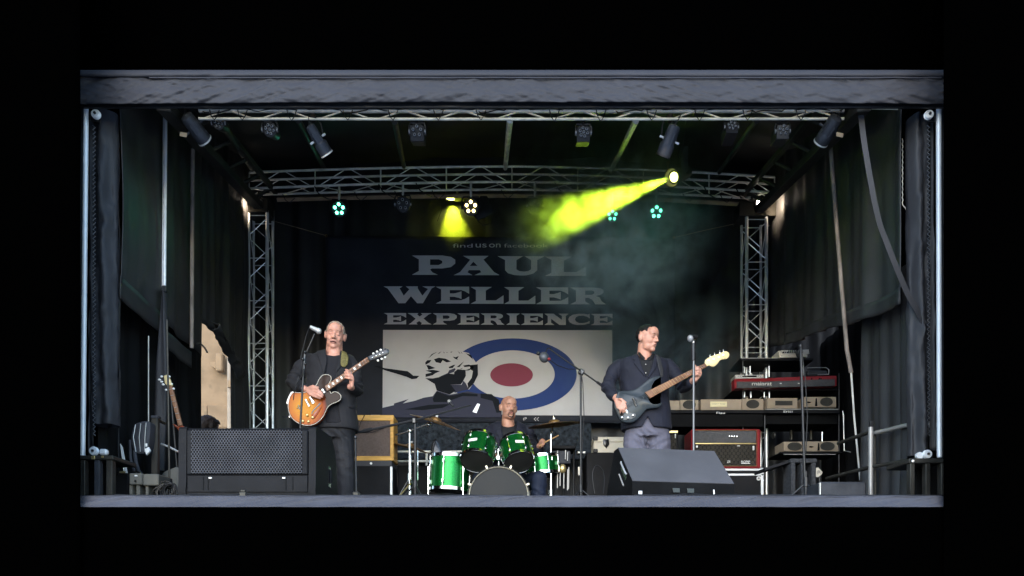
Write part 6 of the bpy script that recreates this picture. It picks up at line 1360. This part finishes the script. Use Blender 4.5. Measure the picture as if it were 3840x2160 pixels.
MB().cyl(P(*z1(172, 1196), Yg + .02), P(*z1(262, 1198), Yg + .02), .005, n=6).build('jack_plug', 'chrome', gt); MB().ell(P(*z1(250, 1200), Yg + .02), (.012, .012, .016)).build('jack_socket', 'chrome', gt)
sp_ = thing('guitar_strap', 'olive patterned strap over the guitarist shoulder', 'strap', q(1290, 1360))
G1s = Person.__new__(Person); G1s.t = sp_
gpatch(G1s, jf, 'shoulder_band', 'strap_olive', [z1(*a) for a in ((812, 470), (850, 485), (884, 560), (872, 640), (838, 668), (798, 640), (806, 560))], .012, .9)
MB().poly_px(crom([z1(*a) for a in ((290, 925), (265, 930), (240, 975), (215, 1045), (235, 1052), (262, 985), (300, 945))], 3), Yg + .03, .006).build('tail_band', 'silver', sp_)
MB().cyl(P(*z1(350, 760), 1.48), P(*z1(300, 915), 1.47), .006, n=6).build('tail_cord', 'strap_black', sp_)
# ------------------------------------------------------------------ bassist
z2 = zp(2200, 1150, .41408); Yb = 1.87
G2 = Person('standing bassist with dark cropped hair in a navy jacket and grey trousers', PF(2420, Yb), 'skin_b')
q = lambda x, y, dy=0: P(x, y, Yb + dy)
hf = headframe(q(2427, 1270, -.02), .78, .16, -.03)
B = G2.body; head_prims(B, hf, 1.0, .003)
B.cap(q(2416, 1350, .03), HP(hf, (0, -.02, -.055)), .068, .058)
B.loft([(q(2416, 1352), .10, .08), (q(2414, 1366), .17, .095), (q(2416, 1420), .18, .115), (q(2420, 1500), .165, .12), (q(2424, 1570), .165, .12), (q(2426, 1620), .16, .11)])
for pts in (((2328, 1378, .02), (2303, 1396, .01), (2279, 1449, .0), (2312, 1496, -.16)), ((2500, 1378, .02), (2523, 1398, .01), (2563, 1449, -.03), (2606, 1424, -.24))): B.chain([q(*a) for a in pts], [.040, .040, .038, .028])
for a, b in (((2388, 1620, 0), (2374, 1785, -.02)), ((2466, 1620, 0), (2478, 1785, -.02))):
    B.chain([q(*a), q(*b), Vector((q(*b).x, Yb + .02, .08))], [.085, .055, .042]); B.cap(Vector((q(*b).x, Yb + .03, .045)), Vector((q(*b).x, Yb - .13, .035)), .04, .032)
h = lambda x, y, Y=1.6: P(*z2(x, y), Y)
hand(B, h(262, 838, 1.68), [h(330, 862, 1.60), h(318, 886, 1.60), h(300, 902, 1.605), h(280, 912, 1.615)], [[h(352, 890, 1.585), h(362, 928, 1.60)], [h(344, 918, 1.582), h(350, 952, 1.60)], [h(326, 930, 1.585), h(330, 962, 1.605)], [h(302, 932, 1.595), h(306, 960, 1.612)]], [h(310, 838, 1.60), h(355, 868, 1.60)])
hand(B, h(978, 672, 1.62), [h(1022, 560, 1.59), h(1030, 582, 1.585), h(1032, 604, 1.585), h(1024, 628, 1.59)], [[h(1010, 548, 1.565), h(984, 552, 1.575)], [h(1008, 568, 1.56), h(976, 574, 1.572)], [h(1008, 592, 1.56), h(978, 598, 1.572)], [h(1004, 614, 1.565), h(978, 622, 1.576)]], [h(985, 600, 1.64), h(985, 535, 1.645)])
G2.finish_body(); G2.face(hf, 'brow', 0.0, bw=.0024)
G2.patch(hf, 'hair', 'hair_dark', lambda x, y, z: ((z > .086 + .004 * np.sin(x * 160)) & (y < .056)) | ((z > .052 + .006 * np.sin(y * 120)) & (y < .036)) | ((y < -.035) & (z > -.03)), .0055, .006)
tm = MB().loft([(q(2424, 1570), .185, .125), (q(2426, 1620), .195, .128), (q(2426, 1645), .185, .118)])
for a, b in (((2384, 1640, 0), (2374, 1785, -.02)), ((2468, 1640, 0), (2480, 1785, -.02))): tm.chain([q(*a), q(*b), Vector((q(*b).x, Yb + .01, .09))], [.106, .094, .078]); tm.cap(Vector((q(*b).x, Yb + .01, .12)), Vector((q(*b).x, Yb - .02, .06)), .078, .075)
garment(G2, tm, 'trousers', 'trouser_grey', wr=(.005, 12, 2), fold=[(q(2426, 1640, -.1), (.8, 0, .7), .05, .007, .10), (q(2384, 1690, -.08), (.4, 0, 1), .06, .006, .12), (q(2470, 1690, -.08), (-.4, 0, 1), .06, .006, .12)])
for x in (2374, 2480):
    X = q(x, 1750).x; MB().ell((X, Yb - .07, .04), (.048, .14, .042)).bbox((X - .045, Yb - .19, .0), (X + .045, Yb + .06, .018), .006).build('shoe', 'shoe', G2.t)
sm = MB().loft([(q(2420, 1330, .0), .074, .072), (q(2418, 1346), .12, .09), (q(2416, 1366), .185, .115), (q(2416, 1420), .192, .13), (q(2420, 1500), .178, .135), (q(2424, 1570), .176, .13)])
shf = garment(G2, sm, 'shirt', 'shirt_black', wr=(.003, 11, 5), holes=[([(2380, 1290), (2382, 1318), (2394, 1334), (2420, 1352), (2442, 1336), (2455, 1318), (2460, 1290)], .8), ([(2380, 1290), (2382, 1322), (2455, 1322), (2460, 1290)], 1.1)])
gpatch(G2, shf, 'collar', 'shirt_black', [z2(*a) for a in ((455, 398), (470, 440), (515, 490), (530, 470), (490, 430), (470, 400))], .008, .5); gpatch(G2, shf, 'collar', 'shirt_black', [z2(*a) for a in ((598, 420), (575, 455), (540, 478), (575, 492), (606, 450))], .008, .5)
for y in (522, 600): MB().ell(P(*z2(535, y), Yb - .145), (.005, .003, .005)).build('button', 'silver', G2.t)
jm = MB().loft([(q(2416, 1334, .03), .075, .065), (q(2412, 1342, .02), .125, .085), (q(2411, 1349, .01), .19, .105), (q(2411, 1360, .01), .215, .12), (q(2412, 1384), .225, .13), (q(2414, 1420), .218, .145), (q(2420, 1490), .205, .15), (q(2424, 1550), .212, .152), (q(2424, 1600), .222, .155), (q(2424, 1615), .222, .155)])
jm.chain([q(2326, 1370, .02), q(2302, 1392, .01), q(2278, 1448, .0), q(2300, 1484, -.11)], [.062, .062, .060, .050]); jm.chain([q(2502, 1370, .02), q(2524, 1394, .01), q(2564, 1448, -.03), q(2590, 1434, -.16)], [.062, .062, .060, .054])
jf2 = garment(G2, jm, 'jacket', 'suit_navy', wr=(.005, 8, 12), fold=[(q(2276, 1445, -.05), (.3, 0, 1), .06, .008, .10), (q(2566, 1445, -.06), (-.6, 0, 1), .06, .008, .10), (q(2330, 1440, -.06), (1, 0, .5), .08, .004, .12)],
    holes=[([z2(*a) for a in ((440, 380), (470, 470), (500, 560), (545, 645), (585, 560), (606, 470), (628, 380))], .7), ([z2(*a) for a in ((552, 985), (520, 1050), (480, 1110), (462, 1135), (462, 1200), (660, 1200), (655, 1135), (620, 1105), (590, 1060))], .6), ([(2370, 1290), (2378, 1328), (2455, 1334), (2466, 1290)], 1.1)])
for poly in (((448, 402), (415, 455), (405, 478), (440, 490), (420, 505), (460, 560), (540, 650), (505, 560), (470, 460)), ((622, 430), (640, 480), (625, 560), (560, 650), (548, 650), (585, 565), (606, 470))): gpatch(G2, jf2, 'lapel', 'suit_navy', [z2(*a) for a in poly], .009)
bsx = thing('bass_strap', 'black strap over the bassist shoulder', 'strap', q(2475, 1370)); G2s = Person.__new__(Person); G2s.t = bsx
gpatch(G2s, jf2, 'shoulder_band', 'strap_black', [z2(*a) for a in ((622, 440), (650, 452), (672, 510), (690, 600), (686, 645), (668, 640), (655, 590), (640, 530))], .012, .9)
Yg = 1.665
bs = thing('bass_guitar', 'slate grey bass guitar with rosewood neck held by the bassist', 'guitar', P(*z2(450, 880), Yg))
bo = crom([(285, 775), (310, 762), (400, 758), (460, 735), (520, 690), (580, 645), (640, 628), (680, 632), (672, 650), (625, 680), (604, 720), (600, 745), (585, 800), (572, 835), (590, 862), (620, 872), (672, 862), (678, 885), (650, 908), (580, 918), (540, 930), (500, 975), (450, 1025), (400, 1045), (345, 1042), (305, 1015), (275, 960), (255, 900), (262, 830)], 5)
MB().poly_px([z2(*a) for a in bo], Yg, .042, .012).build('body', 'bass_paint', bs)
ne = [(530, 775), (1068, 512), (1092, 540), (575, 828)]
MB().poly_px([z2(*a) for a in ne], Yg - .022, .024, .002).build('neck', 'rosewood', bs)
for k in range(20):
    t = 1 - 2 ** (-(k) / 12.0) ; t = 1 - t / .74
    if t < 0.0: break
    a = Vector(ne[0]).lerp(Vector(ne[1]), t); b = Vector(ne[3]).lerp(Vector(ne[2]), t); MB().cyl(P(*z2(*a), Yg - .0225), P(*z2(*b), Yg - .0225), .0014, n=5).build('fret', 'gold', bs)
MB().poly_px(crom([z2(*a) for a in ((1072, 510), (1080, 478), (1130, 448), (1200, 425), (1250, 404), (1282, 412), (1292, 440), (1270, 470), (1215, 480), (1185, 515), (1150, 542), (1110, 532), (1090, 535))], 4), Yg - .016, .018, .002).build('headstock', 'maple', bs)
for (x, y) in ((1118, 440), (1158, 424), (1205, 406), (1238, 394)): MB().cyl(P(*z2(x, y + 22), Yg - .008), P(*z2(x, y), Yg - .008), .004, n=6).build('tuner_shaft', 'chrome', bs); MB().ell(P(*z2(x - 2, y), Yg - .008), (.006, .012, .009)).build('tuner_key', 'chrome', bs)
for (x, y) in ((1100, 490), (1146, 478), (1192, 460), (1234, 440)): MB().lathe([(.006, 0), (.005, .012)], P(*z2(x, y), Yg - .016), (0, -1, 0), 10).build('tuner_post', 'chrome', bs)
for k in range(4):
    v = (k - 1.5) * 12; MB().cyl(P(*z2(345 + v * .5, 905 + v * .9), Yg - .016), P(*z2(1080 + v * .3, 526 + v * .6), Yg - .0245), .0013, n=5).build('string', 'chrome', bs)
MB().poly_px([z2(*a) for a in ((410, 828), (428, 818), (458, 862), (440, 872))], Yg - .012, .012, .003).build('pickup', 'black_gloss', bs); MB().poly_px([z2(*a) for a in ((425, 862), (440, 855), (462, 895), (445, 905))], Yg - .012, .012, .003).build('pickup', 'black_gloss', bs)
MB().poly_px([z2(*a) for a in ((320, 890), (340, 880), (380, 955), (360, 968))], Yg - .010, .010, .002).build('bridge', 'bridge_metal', bs); MB().poly_px(crom([z2(*a) for a in ((300, 965), (335, 950), (385, 960), (440, 970), (435, 1000), (380, 1022), (322, 1018))], 3), Yg - .005, .004).build('control_plate', 'black_gloss', bs)
for (x, y) in ((322, 1006), (375, 1008), (420, 986)): MB().lathe([(.012, 0), (.012, .012), (.007, .016)], P(*z2(x, y), Yg - .006), (0, -1, 0), 12).build('knob', 'chrome', bs)
# ------------------------------------------------------------------ drummer
Yb = 2.82
G3 = Person('bald drummer with a goatee in a dark jacket seated behind the toms', PF(1908, Yb), 'skin_d')
q = lambda x, y, dy=0: P(x, y, Yb + dy)
hf = headframe(q(1908, 1530, -.03), .32, .10, .03)
B = G3.body; head_prims(B, hf, 1.04, .004)
B.cap(q(1905, 1604, .02), HP(hf, (0, -.015, -.055)), .070, .058)
B.loft([(q(1905, 1604), .10, .08), (q(1905, 1618), .17, .10), (q(1905, 1660), .18, .12), (q(1905, 1730), .165, .125), (q(1905, 1800), .18, .13), (q(1905, 1830), .18, .13)])
B.chain([q(1848, 1630, 0), q(1818, 1700, -.02), q(1868, 1712, -.22)], [.044, .04, .028]); B.chain([q(1970, 1630, 0), q(2018, 1706, .0), q(2022, 1672, -.20)], [.044, .04, .028])
for a, k in ((1870, 1800), (1955, 2022)): B.chain([q(a, 1815, 0), Vector((q(k, 1785, -.38).x, Yb - .38, .50)), Vector((q(k, 1785, -.38).x - .02, Yb - .34, .08))], [.085, .058, .045]); B.cap(Vector((q(k, 1785, -.38).x - .02, Yb - .34, .045)), Vector((q(k, 1785, -.38).x - .02, Yb - .50, .035)), .04, .032)
h = lambda x, y, Y=2.58: P(*z3(x, y), Y)
hand(B, q(2022, 1672, -.20), [h(2080, 578, 2.57), h(2092, 592, 2.565), h(2096, 612, 2.565), h(2088, 632, 2.57)], [[h(2112, 584, 2.545), h(2100, 604, 2.535)], [h(2122, 598, 2.54), h(2106, 618, 2.53)], [h(2120, 618, 2.54), h(2102, 632, 2.532)], [h(2108, 636, 2.545), h(2092, 644, 2.54)]], [h(2100, 566, 2.56), h(2126, 580, 2.555)])
hand(B, q(1868, 1712, -.22), [q(1884, 1706, -.26), q(1888, 1712, -.26), q(1888, 1720, -.26), q(1884, 1726, -.25)], [[q(1896, 1706, -.30), q(1900, 1714, -.29)], [q(1900, 1714, -.30), q(1902, 1722, -.29)], [q(1899, 1722, -.30), q(1900, 1729, -.29)], [q(1894, 1729, -.29), q(1895, 1735, -.28)]], [q(1884, 1700, -.26), q(1896, 1700, -.28)])
G3.finish_body(); G3.face(hf, 'hair_dark', .0015, bw=.0026)
G3.line(hf, 'moustache', [(-.026, -.066), (-.018, -.052), (0, -.047), (.018, -.052), (.026, -.066)], .0040, 'hair_dark', .0008)
for d in (-1, 1): G3.line(hf, 'goatee_side', [(d * .026, -.064), (d * .029, -.080), (d * .022, -.094)], .0036, 'hair_dark', .0005)
G3.line(hf, 'goatee', [(-.022, -.092), (0, -.103), (.022, -.092)], .006, 'hair_dark', .001)
sm = MB().loft([(q(1905, 1592, .0), .082, .078), (q(1905, 1606), .125, .098), (q(1905, 1630), .18, .12), (q(1905, 1670), .19, .14), (q(1905, 1740), .18, .14), (q(1905, 1800), .19, .14)])
garment(G3, sm, 'shirt', 'shirt_black', wr=(.003, 11, 5), holes=[([(1870, 1550), (1874, 1588), (1886, 1598), (1905, 1603), (1926, 1598), (1938, 1586), (1942, 1550)], 1.1)])
jm = MB().loft([(q(1905, 1578, .03), .085, .075), (q(1905, 1586, .02), .13, .095), (q(1906, 1597, .01), .19, .115), (q(1906, 1630), .215, .135), (q(1906, 1690), .208, .155), (q(1906, 1760), .205, .155), (q(1906, 1830), .215, .16)])
jm.chain([q(1842, 1622, 0), q(1818, 1698, -.02), q(1856, 1708, -.17)], [.070, .064, .05]); jm.chain([q(1978, 1620, 0), q(2018, 1704, .0), q(2020, 1684, -.15)], [.070, .066, .052])
jf3 = garment(G3, jm, 'jacket', 'suit_navy', wr=(.006, 8, 15), fold=[(q(1985, 1650, -.08), (.4, 0, 1), .06, .007, .12)], holes=[([(1880, 1550), (1880, 1592), (1886, 1640), (1896, 1690), (1900, 1760), (1918, 1760), (1926, 1690), (1934, 1640), (1938, 1592), (1938, 1550)], .7), ([(1862, 1550), (1868, 1579), (1942, 1579), (1948, 1550)], 1.1)])
for poly in (((1878, 1600), (1862, 1612), (1858, 1628), (1868, 1634), (1892, 1688), (1884, 1640)), ((1938, 1600), (1952, 1612), (1958, 1626), (1948, 1636), (1926, 1690), (1936, 1640))): gpatch(G3, jf3, 'lapel', 'suit_navy', poly, .009)
tm = MB().loft([(q(1905, 1800), .195, .15), (q(1905, 1828), .195, .15)])
for a, k in ((1870, 1800), (1955, 2022)): tm.chain([q(a, 1812, 0), Vector((q(k, 1785, -.38).x, Yb - .38, .50)), Vector((q(k, 1785, -.38).x - .02, Yb - .34, .09))], [.10, .078, .07])
garment(G3, tm, 'trousers', 'trouser_blue', wr=(.005, 12, 2), fold=[(Vector((q(2022, 1785, -.38).x, Yb - .38, .35)), (.6, 0, 1), .09, .004, .15)])
for k in (1800, 2022): X = q(k, 1785, -.38).x - .02; MB().ell((X, Yb - .42, .04), (.048, .14, .042)).bbox((X - .045, Yb - .54, 0), (X + .045, Yb - .29, .018), .006).build('shoe', 'shoe', G3.t)
stl = thing('drum_stool', 'round black drum stool under the drummer', 'stool', PF(1905, Yb))
MB().lathe([(.15, .36), (.17, .38), (.17, .43), (.15, .45), (.001, .45)], PF(1905, Yb + .02), (0, 0, 1), 24).build('seat', 'case', stl); MB().cyl(PF(1905, Yb + .02, .1), PF(1905, Yb + .02, .37), .014, n=10).build('column', 'chrome', stl)
for a in (20, 140, 260): MB().cyl(PF(1905, Yb + .02, .24), PF(1905, Yb + .02, .01) + Vector((math.cos(R(a)), math.sin(R(a)), 0)) * .24, .009, n=8).build('leg', 'chrome', stl)
one('drum_stick', MB().tube([h(2070, 640, 2.56), h(2110, 606, 2.545), h(2250, 535, 2.48), h(2274, 522, 2.47)], [.007, .0075, .005, .006], 8), 'stick', 'pale wooden drumstick raised in the drummer hand', 'drumstick')
one('drum_stick', MB().tube([q(1880, 1724, -.24), q(1892, 1716, -.28), q(1960, 1690, -.40)], [.007, .0075, .005], 8), 'stick', 'wooden drumstick held low behind the rack toms', 'drumstick')
# ------------------------------------------------------------------ person behind the gap
Yb = 3.55; G4 = Person('dark haired person standing on the side platform, only hair showing over the monitor', (P(785, 1, Yb).x, Yb, -.35), 'skin')
X = P(785, 1, Yb).x; zt = Zp(1562, Yb); q = lambda x, z, dy=0: Vector((X + x, Yb + dy, z))
hf = headframe(q(0, zt - .125), 2.5, .1, 0); B = G4.body; head_prims(B, hf, 1.0)
B.cap(q(0, zt - .30), q(0, zt - .16), .06, .055); B.loft([(q(0, zt - .30), .10, .08), (q(0, zt - .34), .18, .10), (q(0, zt - .55), .17, .11), (q(0, zt - .85), .16, .11)])
for s_ in (-1, 1): B.chain([q(s_ * .18, zt - .34), q(s_ * .22, zt - .64), q(s_ * .2, zt - .86, -.05)], [.045, .038, .028]); B.chain([q(s_ * .09, zt - .85), q(s_ * .09, zt - 1.28), q(s_ * .09, -.27)], [.085, .055, .045]); B.cap(q(s_ * .09, -.305, .03), q(s_ * .09, -.31, -.12), .04, .035)
G4.finish_body(.012); G4.patch(hf, 'hair', 'hair_brown', lambda x, y, z: (z > .06) | ((y < .03) & (z > -.10)) | ((np.abs(x) > .05) & (y < .045) & (z > -.06)), .02, .01)
garment(G4, MB().loft([(q(0, zt - .29), .11, .09), (q(0, zt - .33), .20, .12), (q(0, zt - .55), .19, .13), (q(0, zt - .95), .18, .13)]).chain([q(-.19, zt - .34), q(-.23, zt - .64), q(-.2, zt - .82, -.04)], [.055, .05, .04]).chain([q(.19, zt - .34), q(.23, zt - .64), q(.2, zt - .82, -.04)], [.055, .05, .04]), 'jumper', 'suit', .014, wr=None)
garment(G4, MB().chain([q(-.09, zt - .85), q(-.09, zt - 1.28), q(-.09, -.28)], [.1, .07, .06]).chain([q(.09, zt - .85), q(.09, zt - 1.28), q(.09, -.28)], [.1, .07, .06]), 'trousers', 'trouser', .014, wr=None)
# ================================================================== smoke lit by the lamps
def smoke(name, lo, hi, dens, colr, aniso, nscale, cut, fade, label):
    mb = MB().bbox(lo, hi); c = (Vector(lo) + Vector(hi)) / 2; half = (Vector(hi) - Vector(lo)) / 2
    me = bpy.data.meshes.new(name); me.from_pydata([tuple(v - c) for v in mb.v], [], mb.f); o = bpy.data.objects.new(name, me); col.objects.link(o); o.location = c; tag(o, label, 'smoke', kind='stuff')
    m = bpy.data.materials.new(name); m.use_nodes = True; n = m.node_tree.nodes; l = m.node_tree.links; n.clear(); MATS[name] = m
    out = n.new('ShaderNodeOutputMaterial'); pv = n.new('ShaderNodeVolumePrincipled'); l.new(pv.outputs[0], out.inputs['Volume'])
    pv.inputs['Color'].default_value = (*colr, 1); pv.inputs['Anisotropy'].default_value = aniso
    tc = n.new('ShaderNodeTexCoord'); mp = n.new('ShaderNodeMapping'); mp.inputs['Scale'].default_value = (1 / half.x, 1 / half.y, 1 / half.z); l.new(tc.outputs['Object'], mp.inputs[0])
    ln = n.new('ShaderNodeVectorMath'); ln.operation = 'LENGTH'; l.new(mp.outputs[0], ln.inputs[0])
    fr = n.new('ShaderNodeMapRange'); fr.interpolation_type = 'SMOOTHSTEP'; fr.inputs[1].default_value = fade; fr.inputs[2].default_value = 1.0; fr.inputs[3].default_value = 1.0; fr.inputs[4].default_value = 0.0; l.new(ln.outputs['Value'], fr.inputs[0])
    nz_ = n.new('ShaderNodeTexNoise'); nz_.inputs['Scale'].default_value = nscale; nz_.inputs['Detail'].default_value = 5; nz_.inputs['Roughness'].default_value = .6; nz_.inputs['Distortion'].default_value = .6; l.new(tc.outputs['Object'], nz_.inputs[0])
    mr = n.new('ShaderNodeMapRange'); mr.inputs[1].default_value = cut; mr.inputs[2].default_value = cut + .25; mr.inputs[3].default_value = .0; mr.inputs[4].default_value = 1.0; l.new(nz_.outputs[0], mr.inputs[0])
    a = n.new('ShaderNodeMath'); a.operation = 'MULTIPLY'; l.new(fr.outputs[0], a.inputs[0]); l.new(mr.outputs[0], a.inputs[1])
    b = n.new('ShaderNodeMath'); b.operation = 'MULTIPLY'; l.new(a.outputs[0], b.inputs[0]); b.inputs[1].default_value = dens; l.new(b.outputs[0], pv.inputs['Density'])
    me.materials.append(m); return o
smoke('smoke', P(2000, 1640, 2.85), P(2960, 700, 2.85) + Vector((0, 1.0, 0)), 3.4, (.36, .60, .80), .1, 2.3, .43, .12, 'bluish stage smoke drifting in front of the backdrop on the keyboard side')
smoke('beam_smoke', (-.35, .9, 1.75), (2.05, 3.1, 4.05), 3.2, (.52, .74, .90), .0, 7.0, .42, .15, 'thin stage smoke caught in the yellow beam')
smoke('lamp_smoke', P(1600, 880, 3.72), P(1840, 735, 3.72) + Vector((0, .45, 0)), 6.0, (.9, .93, .85), .0, 7.0, .25, .6, 'small pocket of smoke lit yellow under the hooded spotlight')
